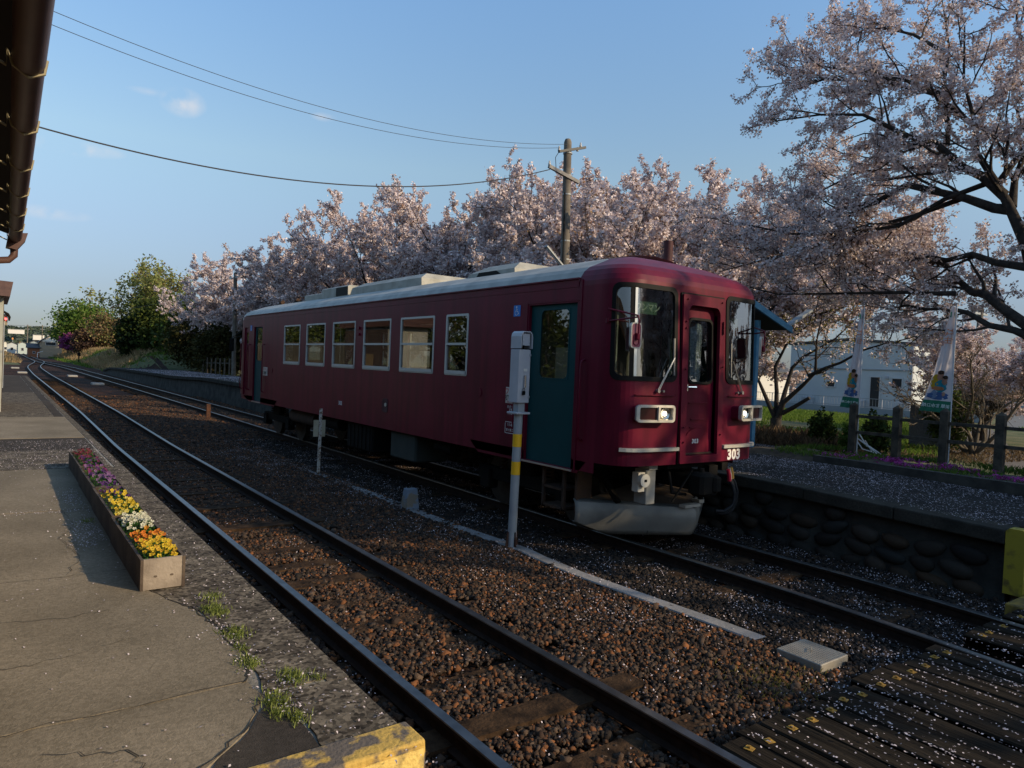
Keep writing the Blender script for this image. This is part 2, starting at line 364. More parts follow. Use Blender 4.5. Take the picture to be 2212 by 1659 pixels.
M_TURF = mat('field turf', (.045,.065,.014), (.12,.11,.045), scale=1.1, rough=1, bump=.8, bscale=25, detail=10)
tf = grid_sheet('grass_field', spaced([(6.2,14,.6),(14,80,4),(80,300,20),(300,2500,300)]), spaced([(-60,-20,10),(-20,60,2),(60,320,2.5),(320,800,40),(800,4000,400)]), .006, M_TURF); tag(tf, kind='structure')
tf2 = grid_sheet('grass_verge', spaced([(2.6,6.2,.4)]), spaced([(74,320,2)]), .007, M_TURF); tag(tf2, kind='structure')
tf3 = grid_sheet('grass_verge', spaced([(-2500,-200,300),(-200,-20,20),(-20,-4.4,.8)]), spaced([(100,320,3),(320,800,40),(800,4000,400)]), .007, M_TURF); tag(tf3, kind='structure')
# a paved footpath and a street beyond the fence
mb = MB(); P = [(7.6,-3.2),(9.6,-2.2),(13,1.2),(17.5,4.4),(30,9.2),(31,7.6),(18.5,2.6),(14,-.8),(10.6,-4.2),(8.6,-6.5)]
mb.add([(x, y, .162) for x, y in P], [(0,1,8,9),(1,2,7,8),(2,3,6,7),(3,4,5,6)])
tag(mb.build('footpath', mat('worn path asphalt', (.09,.075,.065), (.13,.115,.10), scale=4, rough=.95)), kind='structure')
mb = MB(); P = [(24,3),(40,10.5),(55,16),(90,24),(110,26),(110,18),(90,16),(58,9),(40,1),(26,-3)]
mb.add([(x, y, .160) for x, y in P], [(0,1,8,9),(1,2,7,8),(2,3,6,7),(3,4,5,6)])
tag(mb.build('road', mat('grey road asphalt', (.10,.10,.10), (.14,.14,.135), scale=2, rough=.9)), kind='structure')

# ------------------------------------------------------------------ ballast stones
def stones(name, xr, yr, n, smin, smax, keep, zf, m, seed):
    R = np.random.default_rng(seed); x = R.uniform(*xr, n); y = R.uniform(*yr, n); k = keep(x, y, R.random(n)); x = x[k]; y = y[k]; n = len(x)
    base = np.array([(-1,-1,-1),(1,-1,-1),(1,1,-1),(-1,1,-1),(-1,-1,1),(1,-1,1),(1,1,1),(-1,1,1)], float)
    s = R.uniform(smin, smax, n)*(1+.7*(R.random(n) > .95))
    V = base[None]*(1+R.uniform(-.38,.38,(n,8,3)))*s[:,None,None]*.5*np.stack([np.ones(n), R.uniform(.6,1,n), R.uniform(.5,.8,n)], 1)[:,None]
    a, b, c = R.uniform(0,6.28,(3,n)); b = b*.12; 
    def rot(V, an, i, j):
        Vi = V[:,:,i]*np.cos(an)[:,None]-V[:,:,j]*np.sin(an)[:,None]; Vj = V[:,:,i]*np.sin(an)[:,None]+V[:,:,j]*np.cos(an)[:,None]
        V = V.copy(); V[:,:,i] = Vi; V[:,:,j] = Vj; return V
    V = rot(V, b, 0, 2); V = rot(V, c*.12, 1, 2); V = rot(V, a, 0, 1)
    V += np.stack([x, y, zf(x, y)+R.uniform(-.012,.012,n)], 1)[:,None]
    f = np.array([(0,3,2,1),(4,5,6,7),(0,1,5,4),(1,2,6,5),(2,3,7,6),(3,0,4,7)])
    Fq = (f[None]+np.arange(n)[:,None,None]*8).reshape(-1, 4)
    o = npmesh(name, V.reshape(-1,3), Fq, m); tag(o, kind='stuff'); return o
M_STONE = islandmat('sunlit rusty ballast stone', [(.012,.009,.007),(.022,.015,.011),(.042,.025,.017),(.085,.038,.017),(.20,.078,.028),(.03,.021,.015),(.018,.015,.013),(.10,.066,.044),(.05,.030,.019),(.06,.045,.035)], bump=.5)  # rust tones brightened, putting sunlight into the stone colour on the left
M_STONED = islandmat('shaded ballast stone', [(.007,.006,.006),(.014,.012,.011),(.024,.018,.014),(.05,.03,.018),(.012,.010,.009)], bump=.5)  # darker copy of the ballast colours: shade put into the right-hand stones
XTR = np.vectorize(xtr); XNR = np.vectorize(xnr)
def bed(x, y):
    h = np.full(x.shape, -.165)
    d = np.minimum(abs(x-XTR(y)), abs(x-XNR(y)))
    h = h+.03*smooth01((d-.75)/.5)
    h = h+.018*vnoise(x, y, .5, 2)
    return h
def keepf(x, y, u, side):
    d1 = abs(x-XTR(y)); d2 = abs(x-XNR(y))
    offr = (abs(d1-.566) > .07) & (abs(d2-.566) > .07)
    ok = offr & (u < np.clip(1.25-(y+2)/26, .12, 1))
    ok &= (x < 1.5) & (x > -5.35) & ~((y < -3.12) & (x > -3.66) & (x < 1.6))
    ok &= ~((x > -1.92) & (x < -1.48) & (y < -2.33) & (y > -2.76)); ok &= ~((abs(x-np.interp(y, [-2.1,-1.6,-.9,.1,.8,1.2,1.9,2.6,3.6,4.6,6.5,8.6], [-1.74,-1.78,-1.83,-1.88,-1.85,-1.80,-1.84,-1.88,-1.88,-1.88,-1.9,-1.92])) < .09) & (y > -2.1) & (u > .04+.4*(y > 2.6)))
    # sleepers stay mostly clear
    w = vnoise(x, y, .9, 9) > .35
    band1 = (d2 < 1.0) & (np.mod(y+6, .66) < .2) & w
    return ok & ((x < -1.75) if side == 0 else (x >= -1.75)) & ~(band1 & (u > .12))
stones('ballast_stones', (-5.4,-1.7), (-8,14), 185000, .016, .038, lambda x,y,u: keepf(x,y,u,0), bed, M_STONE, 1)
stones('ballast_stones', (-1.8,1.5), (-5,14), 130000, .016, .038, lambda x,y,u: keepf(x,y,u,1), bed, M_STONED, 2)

def keep3(x, y, u):
    d1 = abs(x-XTR(y)); d2 = abs(x-XNR(y)); return (abs(d1-.566) > .07) & (abs(d2-.566) > .07) & (u > (y-14)/24*.6)
stones('ballast_stones', (-5.35,1.5), (13.5,34), 90000, .030, .058, keep3, bed, M_STONE, 3)
# ------------------------------------------------------------------ near platform (left)
def slab_mat(name, c1, c2, sc=1.5, agg=None, coarse=False):
    m = mat(name, c1, c2, scale=sc, rough=.95, detail=12, contrast=(.3,.7), spec=.12)
    n = m.node_tree.nodes; l = m.node_tree.links; b = n['Principled BSDF']; tc = [q for q in n if q.type == 'TEX_COORD'][0]
    v = n.new('ShaderNodeTexNoise'); v.inputs['Scale'].default_value = agg or 70; v.inputs['Detail'].default_value = 3; v.inputs['Roughness'].default_value = .7
    l.new(tc.outputs['Object'], v.inputs['Vector'])
    bp = n.new('ShaderNodeBump'); bp.inputs['Strength'].default_value = .5; bp.inputs['Distance'].default_value = .010
    l.new(v.outputs[0], bp.inputs['Height']); l.new(bp.outputs[0], b.inputs['Normal'])
    # speckle of exposed aggregate
    old = b.inputs['Base Color'].links[0].from_socket
    v2 = n.new('ShaderNodeTexVoronoi'); v2.inputs['Scale'].default_value = 42 if coarse else 55; l.new(tc.outputs['Object'], v2.inputs['Vector'])
    sp = n.new('ShaderNodeSeparateColor'); l.new(v2.outputs['Color'], sp.inputs[0])
    rp = n.new('ShaderNodeValToRGB'); rp.color_ramp.elements[0].color = (.30,.29,.28,1) if coarse else (.76,.75,.73,1); rp.color_ramp.elements[1].color = (1.75,1.7,1.6,1) if coarse else (1.16,1.14,1.12,1); l.new(sp.outputs[0], rp.inputs[0])
    mx = n.new('ShaderNodeMix'); mx.data_type = 'RGBA'; mx.blend_type = 'MULTIPLY'; mx.inputs[0].default_value = 1 if coarse else .8
    l.new(old, mx.inputs[6]); l.new(rp.outputs[0], mx.inputs[7]); l.new(mx.outputs[2], b.inputs['Base Color'])
    return m
M_SLAB = slab_mat('sunlit worn concrete slab', (.165,.138,.100), (.25,.21,.155), 1.3)
M_SLABA = slab_mat('coarse aggregate edge slab', (.05,.042,.035), (.15,.13,.105), 5, 34, True)
M_ASPH = slab_mat('dark asphalt patch', (.040,.034,.030), (.065,.056,.048), 2, 120)
ZP = .40
np_root = empty('near_platform', (-8, 5, -.2)); tag(np_root, 'low concrete station platform in the left foreground with cracked slabs', 'platform')
EDGE = lambda y: -5.50 if y < 60 else -5.50
mb = MB(); mb.box(-14, -5.52, -2.66, 45, -.3, ZP-.012); mb.build('platform_body', M_CONC, np_root)
mb = MB(); mb.box(-5.62, -5.50, -2.02, 45, -.28, ZP-.006); mb.box(-5.62, -5.505, -2.64, -2.02, -.28, ZP-.008); mb.build('edge_kerb', M_SLABA, np_root)
# slabs, split by joints
def poly_slab(P, z, m, name='paving_slab', th=.05):
    Q = []
    for a, b in zip(P, P[1:]+P[:1]):
        L_ = math.hypot(b[0]-a[0], b[1]-a[1]); n_ = max(1, min(60, int(L_/.07)))
        for k in range(n_):
            t = k/n_; j = .010 if 0 < k else 0; Q.append((a[0]+(b[0]-a[0])*t+rng.uniform(-j,j), a[1]+(b[1]-a[1])*t+rng.uniform(-j,j)))
    mb = MB(); mb.prism(Q, lambda u, v, d: (u, v, d), z-th, z); return mb.build(name, m, np_root)
poly_slab([(-14,-2.66),(-6.48,-2.66),(-6.40,-2.58),(-6.12,-2.31),(-5.96,-2.02),(-5.99,-1.80),(-14,-1.80)], ZP, M_SLAB)
poly_slab([(-14,-1.84),(-5.99,-1.82),(-5.90,-1.5),(-5.94,-.96),(-5.98,-.55),(-6.10,-.25),(-6.18,.02),(-6.2,.64),(-14,.66)], ZP+.003, M_SLAB)
poly_slab([(-14,.6),(-6.2,.6),(-6.2,3.3),(-14,3.34)], ZP-.001, M_SLAB)
poly_slab([(-14,3.32),(-6.2,3.25),(-6.12,6.3),(-14,6.6)], ZP+.002, M_SLAB)
poly_slab([(-14,6.62),(-6.1,6.32),(-5.66,6.32),(-5.66,8.5),(-14,9.0)], ZP+.001, M_SLABA)
poly_slab([(-14,9.02),(-5.66,8.52),(-5.64,10.4),(-14,10.6)], ZP-.002, M_ASPH)
poly_slab([(-14,10.6),(-5.64,10.42),(-5.64,15.3),(-14,15.4)], ZP+.003, M_SLAB)
poly_slab([(-14,15.42),(-5.85,15.32),(-5.85,26.5),(-14,26.6)], ZP-.001, M_SLABA)
poly_slab([(-5.84,15.32),(-5.64,15.32),(-5.64,44.6),(-5.84,44.6)], ZP-.003, M_ASPH)
poly_slab([(-14,26.6),(-5.86,26.5),(-5.86,44.6),(-14,44.6)], ZP-.004, M_ASPH)
poly_slab([(-6.46,-2.66),(-5.9,-2.66),(-5.9,-2.64),(-5.88,-2.3),(-5.9,-2.12),(-5.96,-2.06),(-6.12,-2.33),(-6.39,-2.59)], ZP-.003, M_ASPH)
poly_slab([(-5.885,-2.66),(-5.60,-2.66),(-5.60,-2.03),(-5.95,-2.0),(-5.87,-2.3)], ZP-.003, M_SLABA)
poly_slab([(-5.95,-1.98),(-5.60,-1.98),(-5.60,6.3),(-6.08,6.3),(-6.18,3.2),(-6.18,.6),(-6.16,.02),(-6.08,-.25),(-5.96,-.55),(-5.92,-.96),(-5.88,-1.5)], ZP-.004, M_SLABA)
# concrete-lined yellow end kerb at the step
M_YEL = mat('worn yellow paint on concrete', (.12,.10,.085), (.50,.33,.08), scale=9, rough=.85, bump=.5, bscale=40, contrast=(.47,.55), detail=10)
M_YEL2 = mat('bright yellow paint on concrete', (.30,.22,.09), (.70,.50,.15), scale=9, rough=.8, bump=.5, bscale=40, contrast=(.36,.5), detail=10)
mb = MB(); mb.prism([(-5.49,ZP+.025),(-5.485,ZP-.04),(-5.485,-.24),(-14,-.24),(-14,ZP+.025)], lambda u, v, d: (u, d, v), -2.665, -2.865, 0)
o = mb.build('yellow_end_kerb', M_YEL, org=(-5.6,-2.76,-.2)); tag(o, 'low wall end painted worn yellow at the bottom edge of the photo', 'kerb')
bv = o.modifiers.new('b', 'BEVEL'); bv.width = .012; bv.segments = 2
mb = MB(); mb.box(-14, -5.5, -2.872, -2.866, -.2, ZP-.01); c = mb.build('front_paint', M_YEL2, o)
# rearmost part of the near track side is plain gravel -> platform ends

# ------------------------------------------------------------------ flower boxes
M_BOXW = mat('sunlit weathered plank', (.15,.12,.095), (.30,.25,.20), scale=4, rough=.9, bump=.4, bscale=30, detail=10)  # lighter plank copy, sunlight put into the sun-facing end board
M_BOXD = mat('shaded plank and dark knot', (.05,.035,.027), (.10,.075,.055), scale=4, rough=.9, bump=.4, bscale=30)  # darker plank copy, shade put into side and rear boards; also the knots
M_EARTH = mat('potting soil', (.015,.011,.008), (.035,.026,.018), scale=30, rough=1)
M_LEAFP = leafmat('pansy leaf', (.03,.10,.015), (.09,.20,.03), .3)
def dim(c): return tuple(v*.58 for v in c)
def flowers(parent, x0, x1, y0, y1, z, cols, n, seed, rad=.019, lw=1.3):
    R = random.Random(seed); lb = MB()
    for i in range(int(n*7*lw)):
        x = R.uniform(x0, x1); y = R.uniform(y0, y1); e = 1-((x-(x0+x1)/2)/(x1-x0)*2)**4*.4-((y-(y0+y1)/2)/(y1-y0)*2)**6*.4
        zz = z+R.uniform(0, .125)*e; a = R.uniform(0, 6.28); t = R.uniform(-.6,.9); w = R.uniform(.010,.018); l = w*R.uniform(1.8,2.6)
        d = Vector((math.cos(a)*math.cos(t), math.sin(a)*math.cos(t), math.sin(t))); s = Vector((-math.sin(a), math.cos(a), 0)); p = Vector((x, y, zz))
        lb.add([p, p+d*l*.5+s*w*.5, p+d*l, p+d*l*.5-s*w*.5], [(0,1,2,3)])
    f = lb.build('foliage', M_LEAFP, parent)
    fb = MB(); mats = [mat('pansy petal %.3f %.3f %.3f' % c, dim(c), rough=.7) for c in cols]+[mat('pansy eye', (.05,.01,.02), rough=.8)]
    for i in range(int(n*1.15)):
        x = R.uniform(x0+.01, x1-.01); y = R.uniform(y0, y1); e = 1-((x-(x0+x1)/2)/(x1-x0)*2)**4*.35-((y-(y0+y1)/2)/(y1-y0)*2)**6*.35
        p = Vector((x, y, z+(.085+R.uniform(0,.07))*e)); nrm = Vector((R.uniform(-.5,.5)-.1, R.uniform(-.9,.1)-.35, R.uniform(.35,1))).normalized()
        a = nrm.orthogonal().normalized(); b = nrm.cross(a); r = rad*R.uniform(.75,1.15); mi = R.randrange(len(cols)); v = [p]
        for k in range(10):
            an = k*.628; q = r*(1 if k % 2 == 0 else .72); v.append(p+(a*math.cos(an)+b*math.sin(an))*q+nrm*(.004 if k % 2 else .009))
        fb.add(v, [(0, k+1, (k+1)%10+1) for k in range(10)], mi)
        c = p+nrm*.011; fb.add([c+a*r*.22, c+b*r*.22, c-a*r*.22, c-b*r*.22], [(0,1,2,3)], len(cols))
    fb.build('blossoms', mats, parent)
def planter(y0, y1, xa, xb, label, beds, front):
    h = .23; o = empty('flower_box', ((xa+xb)/2, (y0+y1)/2, ZP), label, 'flower box', 'wooden flower boxes in a row on the platform')
    mb = MB(); mb.box(xa+.02, xb-.02, y0, y0+.022, ZP+.005, ZP+h); mb.build('end_board', M_BOXW if front else M_BOXD, o)
    if front:
        for kx in (.10,.21): MBk = MB(); MBk.prism([(xa+kx+.013*math.cos(a), ZP+.10+.008*math.sin(a)) for a in np.linspace(0,6.28,9)[:-1]], lambda u,v,d:(u,d,v), y0-.002, y0-.001); MBk.build('knot', M_BOXD, o)
    mb = MB(); mb.box(xa+.02, xb-.02, y1-.022, y1, ZP+.005, ZP+h); mb.build('end_board', M_BOXD, o)
    for xx in ((xa, xa+.02), (xb-.02, xb)):
        mb = MB(); mb.box(xx[0], xx[1], y0-.004, y1+.004, ZP, ZP+h); mb.build('side_board', M_BOXD, o)
    mb = MB(); mb.box(xa+.02, xb-.02, y0+.022, y1-.022, ZP+.01, ZP+.15); mb.build('soil', M_EARTH, o)
    for i, (a, b, cols, n) in enumerate(beds): flowers(o, xa+.035, xb-.035, a, b, ZP+.155, cols, n, int(y0*100)+i)
Yw, Or, Wh, Pu, Li, Dr = (.80,.56,.02), (.80,.22,.01), (.80,.80,.62), (.09,.02,.16), (.26,.13,.32), (.10,.01,.025)
Ycx = [(.0,1.58), (1.62,3.2), (3.24,4.8), (4.84,6.4)]
planter(.0, 1.58, -6.23, -5.93, 'nearest wooden flower box with orange, yellow and white pansies', [(.05,.45,[Yw,Yw,(.75,.45,.02)],58),(.45,.80,[Or,Or,(.85,.40,.03)],46),(1.02,1.50,[Wh],92)], True)
planter(1.62, 3.2, -6.22, -5.92, 'wooden flower box of yellow violas, second from the front', [(1.66,2.3,[Yw,(.85,.72,.15)],60),(2.3,2.75,[Yw,Yw,Pu],34),(2.85,3.15,[Pu],7)], False)
planter(3.24, 4.8, -6.21, -5.91, 'wooden flower box of lilac and violet pansies, third from the front', [(3.3,4.1,[Li,Li,Pu],55),(4.1,4.75,[Li,Pu,(.25,.02,.16)],36)], False)
planter(4.84, 6.4, -6.20, -5.90, 'farthest wooden flower box with dark red flowers', [(4.9,5.6,[(.16,.02,.08),Pu],30),(5.6,6.3,[Dr,Dr,(.20,.015,.03)],60)], False)

# grass tufts and heaps of petals along the slab joint
def blades(P, h, w, name, m, parent=None, R=None, lean=.5):
    """P (N,3) roots -> thin two-quad blades"""
    R = R or NR; n = len(P); a = R.uniform(0, 6.283, n); l = h*R.uniform(.5, 1.1, n); t = R.uniform(0, lean, n)
    d = np.stack([np.cos(a)*np.sin(t), np.sin(a)*np.sin(t), np.cos(t)], 1); s = np.stack([-np.sin(a), np.cos(a), 0*a], 1)*(w*.5)
    V = np.stack([P-s, P+s, P+d*l[:,None]*.6+s*.7, P+d*l[:,None]+np.stack([np.cos(a),np.sin(a),0*a],1)*(l*.25)[:,None]], 1).reshape(-1,3)
    Fq = np.arange(n*4).reshape(-1, 4); return npmesh(name, V, Fq, m, parent)
M_GRASSY = leafmat('yellowish joint grass', (.12,.16,.03), (.30,.34,.10), .35)
tufts = [(-5.87,-.65,.10,260),(-5.88,-.60,.05,160),(-5.87,-1.12,.09,220),(-5.92,-1.6,.08,180),(-5.90,-1.38,.06,90),(-5.77,-1.89,.08,220),(-5.93,-2.11,.09,220),(-5.9,-2.33,.06,130),(-5.97,-2.25,.05,90),(-6.33,2.55,.10,110),(-5.66,-1.95,.05,60),(-5.82,-.35,.10,120)]
for i, (x, y, r, n) in enumerate(tufts):
    q = NR.normal(0, 1, (n, 2))*r*.5; P = np.stack([x+q[:,0]*.8, y+q[:,1]*1.3, np.full(n, ZP-.006)], 1)
    blades(P, .038, .005, 'grass_tuft', M_GRASSY, lean=.9)
    o = bpy.data.objects[-1] if False else COL.objects[-1]
    tag(o, 'green grass growing in the joint of the platform slabs', 'grass', kind='stuff')
# joint lines / cracks
def crack(pts, w, seed, name='slab_crack'):
    R = random.Random(seed); out = []
    for (a, b) in zip(pts, pts[1:]):
        for k in range(8):
            t = k/8; out.append((a[0]*(1-t)+b[0]*t+R.uniform(-.02,.02), a[1]*(1-t)+b[1]*t+R.uniform(-.02,.02)))
    out.append(pts[-1]); mb = MB(); v = []
    for i, (x, y) in enumerate(out):
        j = min(i+1, len(out)-1); dx = out[j][0]-out[max(i-1,0)][0]; dy = out[j][1]-out[max(i-1,0)][1]; L = math.hypot(dx, dy)+1e-6
        ww = w*R.uniform(.3,1); v += [(x-dy/L*ww, y+dx/L*ww, ZP+.0065), (x+dy/L*ww, y-dx/L*ww, ZP+.0065)]
    mb.add(v, [(2*i,2*i+1,2*i+3,2*i+2) for i in range(len(out)-1)]); mb.build(name, mat('crack dirt', (.03,.025,.02), rough=1), np_root)
crack([(-6.9,-2.1),(-6.6,-2.25),(-6.55,-2.6)], .004, 1); crack([(-8,-1.83),(-6.9,-1.82),(-6.0,-1.82)], .004, 11); crack([(-8,.64),(-6.9,.63),(-6.22,.62)], .004, 12); crack([(-6.46,-2.62),(-6.40,-2.58),(-6.12,-2.31),(-5.97,-2.03),(-5.95,-1.98)], .006, 13); crack([(-5.99,-1.84),(-5.90,-1.5),(-5.94,-.96),(-5.98,-.55),(-6.10,-.25)], .009, 14); crack([(-7.2,-.2),(-6.75,-.35),(-6.45,-.3)], .003, 2)
crack([(-6.62,.66),(-6.5,1.2),(-6.6,1.9),(-6.45,2.4),(-6.5,3.2)], .003, 3); crack([(-7.3,-1.0),(-6.9,-1.05),(-6.4,-.9)], .003, 5)

# ------------------------------------------------------------------ far platform (right) with stone face
def pz(y):
    return float(np.interp(y, [-3,-2.8,0,14,19,33,40,60,69,74,76], [.64,.64,.72,.73,.93,.93,.74,.62,.52,.1,-.15]))
fp = empty('far_platform', (3.5, 20, -.2), 'petal strewn platform beside the train, its side faced with round river stones', 'platform')
PY = [-2.8,-1,1,3,6,10,14,16.5,19,24,28,33,36,40,46,53,60,65,69,71.5,74]
M_PLAT = slab_mat('dark platform asphalt', (.018,.017,.017), (.038,.036,.034), 2, 80)
M_EDGE = slab_mat('dark mossy edge stone', (.022,.021,.018), (.05,.048,.04), 3, 50)
M_MORT = mat('dark stained mortar wall', (.012,.012,.010), (.045,.045,.038), scale=2.5, rough=.95, bump=.5, bscale=25)
def backx(y): return 4.35 if y < 1.3 else (6.2 if y < 17 else 5.4)
mb = MB()
for a, b in zip(PY, PY[1:]):
    for (y0, y1) in [(a, b)]:
        xa = 1.92; xb = 4.35 if y1 <= 1.1 else 6.2
        mb.add([(xa,y0,pz(y0)),(xb,y0,pz(y0)),(xb,y1,pz(y1)),(xa,y1,pz(y1)),(xa,y0,-.25),(xb,y0,-.25),(xb,y1,-.25),(xa,y1,-.25)], [(0,1,2,3),(1,5,6,2),(2,6,7,3),(0,4,5,1)])
mb.build('surface', M_PLAT, fp)
for i, (a, b) in enumerate([(y, min(y+1.15, 74)) for y in np.arange(-2.8, 74, 1.15)]):
    if i >= 66: break
    e = MB(); x0 = 1.49+rng.uniform(-.008,.008); dz = rng.uniform(-.006,.01); g2 = .004
    e.add([(x0,a+g2,pz(a)+dz),(1.93,a+g2,pz(a)+.004),(1.93,b-g2,pz(b)+.004),(x0,b-g2,pz(b)+dz),(x0,a+g2,pz(a)-.15),(1.93,a+g2,pz(a)-.15),(1.93,b-g2,pz(b)-.15),(x0,b-g2,pz(b)-.15)], [(0,1,2,3),(4,7,6,5),(0,4,5,1),(1,5,6,2),(2,6,7,3),(3,7,4,0)])
    o = e.build('edge_stone', M_EDGE, fp); 
    if i < 12: bvm = o.modifiers.new('b', 'BEVEL'); bvm.width = .018; bvm.segments = 2
mb = MB()
for a, b in zip(PY, PY[1:]):
    mb.add([(1.62,a,pz(a)-.15),(1.56,a,-.28),(1.56,b,-.28),(1.62,b,pz(b)-.15)], [(0,1,2,3)])
mb.add([(1.62,-2.79,.5),(1.56,-2.79,-.28),(4.35,-2.79,-.28),(4.35,-2.79,.63),(1.9,-2.79,.63)], [(0,1,2,3,4)])
mb.build('retaining_wall', M_MORT, fp)
M_COBB = islandmat('river stone', [(.012,.011,.010),(.026,.021,.016),(.018,.021,.020),(.048,.028,.014),(.034,.032,.028),(.022,.015,.010)], rough=.8, bump=.25)
cb = MB(); R = random.Random(11); cnt = 0
def cobble(mb, c, ry, rz, rx, rot, R):
    v = []; nu, nv = 12, 6
    for j in range(nv+1):
        ph = math.pi*.5*j/nv
        for i in range(nu):
            th = 2*math.pi*i/nu; w = 1+.08*math.sin(th*2+rot*7)+.06*math.sin(th*3+rot*3)
            y = ry*math.cos(th)*math.sin(ph+1e-3)**.8*w; z = rz*math.sin(th)*math.sin(ph+1e-3)**.8*w; x = -rx*math.cos(ph)
            cr, sr = math.cos(rot), math.sin(rot); v.append((c[0]+x, c[1]+y*cr-z*sr, c[2]+y*sr+z*cr))
    f = []
    for j in range(nv):
        for i in range(nu): f.append((j*nu+i, j*nu+(i+1)%nu, (j+1)*nu+(i+1)%nu, (j+1)*nu+i))
    mb.add(v, f)
for row in range(4):
    y = -2.62+(row % 2)*.12
    while y < 16:
        ry = R.uniform(.13,.21); rz = R.uniform(.085,.115); z = -.10+row*.185+R.uniform(-.02,.02)
        if z+rz < pz(y)-.14: cobble(cb, (1.60, y+ry, z), ry, rz, R.uniform(.07,.10), R.uniform(-.35,.35), R)
        y += ry*2+.03
o = cb.build('river_stone_facing', M_COBB, fp, smooth=60); o['kind'] = 'stuff'
# raised flower bed kerb behind the platform strip
M_KERB = mat('dark bed kerb', (.03,.028,.024), (.06,.055,.045), scale=6, rough=.95, bump=.4)
mb = MB(); mb.bar((4.42,1.05,.76), (4.22,-7,.74), .14, .16); o = mb.build('bed_kerb', M_KERB); tag(o, 'long low dark kerb between the platform and the pink flower bed', 'kerb')
mb = MB(); v = []
for i, y in enumerate(np.linspace(-9, 2.4, 24)):
    for j, x in enumerate((4.3+.0*y, 4.6, 5.2, 5.8, 6.4)): v.append((x, y, .76+.05*math.sin(j*.9)+rng.uniform(-.02,.02)-(.25 if j == 4 else 0)-(.05 if j==0 else 0)))
mb.add(v, [(i*5+j, i*5+j+1, i*5+j+6, i*5+j+5) for i in range(23) for j in range(4)])
tag(mb.build('flower_bed_soil', mat('bed earth', (.04,.03,.02), (.08,.06,.04), scale=8, rough=1)), kind='structure')
# moss phlox (pink)
def scatter_leaves(P, size, R, up=.6):
    n = len(P); nr = R.normal(0, 1, (n, 3)); nr[:,2] = abs(nr[:,2])+up; nr /= np.linalg.norm(nr, axis=1)[:,None]
    a = np.cross(nr, R.normal(0, 1, (n, 3))); a /= np.linalg.norm(a, axis=1)[:,None]; b = np.cross(nr, a); s = size*R.uniform(.6, 1.2, n)[:,None]
    V = np.stack([P-a*s*.5-b*s*.35, P+a*s*.5-b*s*.35, P+a*s*.5+b*s*.35, P-a*s*.5+b*s*.35], 1).reshape(-1,3)
    return V
def leafobj(name, P, size, m, R=None, parent=None, up=.6, org=None):
    R = R or NR; V = scatter_leaves(P, size, R, up); return npmesh(name, V, np.arange(len(V)).reshape(-1,4), m, parent, org)
n = 9000; x = NR.uniform(4.55, 5.75, n); y = NR.uniform(-6, 1.2, n); k = vnoise(x, y, .35, 4)+.4*vnoise(x, y, .1, 5) > .82; x = x[k]; y = y[k]
o = leafobj('moss_phlox', np.stack([x, y, .80+NR.uniform(0,.06,len(x))], 1), .035, leafmat('magenta phlox flower', (.24,.02,.16), (.42,.07,.30), .2)); tag(o, 'patches of magenta moss phlox in the bed below the fence', 'flowers', kind='stuff')
n = 14000; x = NR.uniform(4.5, 6.6, n); y = NR.uniform(-6, 2.2, n); k = vnoise(x, y, .5, 8) > .45
blades(np.stack([x, y, np.full(n,.76)], 1)[k], .12, .012, 'bed_weeds', M_GREEN3); tag(COL.objects[-1], 'low green weeds around the fence posts', 'weeds', kind='stuff')

# yellow corner post of platform + yellow board
mb = MB(); mb.prism([(-2.98,-.02),(-2.98,.64),(-2.955,.67),(-2.83,.67),(-2.80,.64),(-2.80,-.02)], lambda u,v,d:(d,u,v), 1.50, 1.66)
o = mb.build('yellow_corner_post', mat('yellow painted post', (.12,.085,.02), (.30,.24,.02), contrast=(.3,.48), scale=9, rough=.7)); tag(o, 'yellow painted upright at the corner of the stone faced platform', 'post')
mb = MB(); mb.cbox(1.0, 1.62, -3.3, -2.99, -.16, .012, .01)
o = mb.build('yellow_block', mat('scuffed yellow paint', (.07,.05,.025), (.28,.19,.03), scale=9, rough=.8)); tag(o, 'scuffed yellow block lying low at the right edge beyond the rail', 'block')
mb = MB(); mb.cbox(1.66, 4.2, -3.6, -2.81, -.2, .2, .02); o = mb.build('concrete_step', M_CONC); tag(o, 'concrete step at the end of the far platform beside the yellow post', 'step')

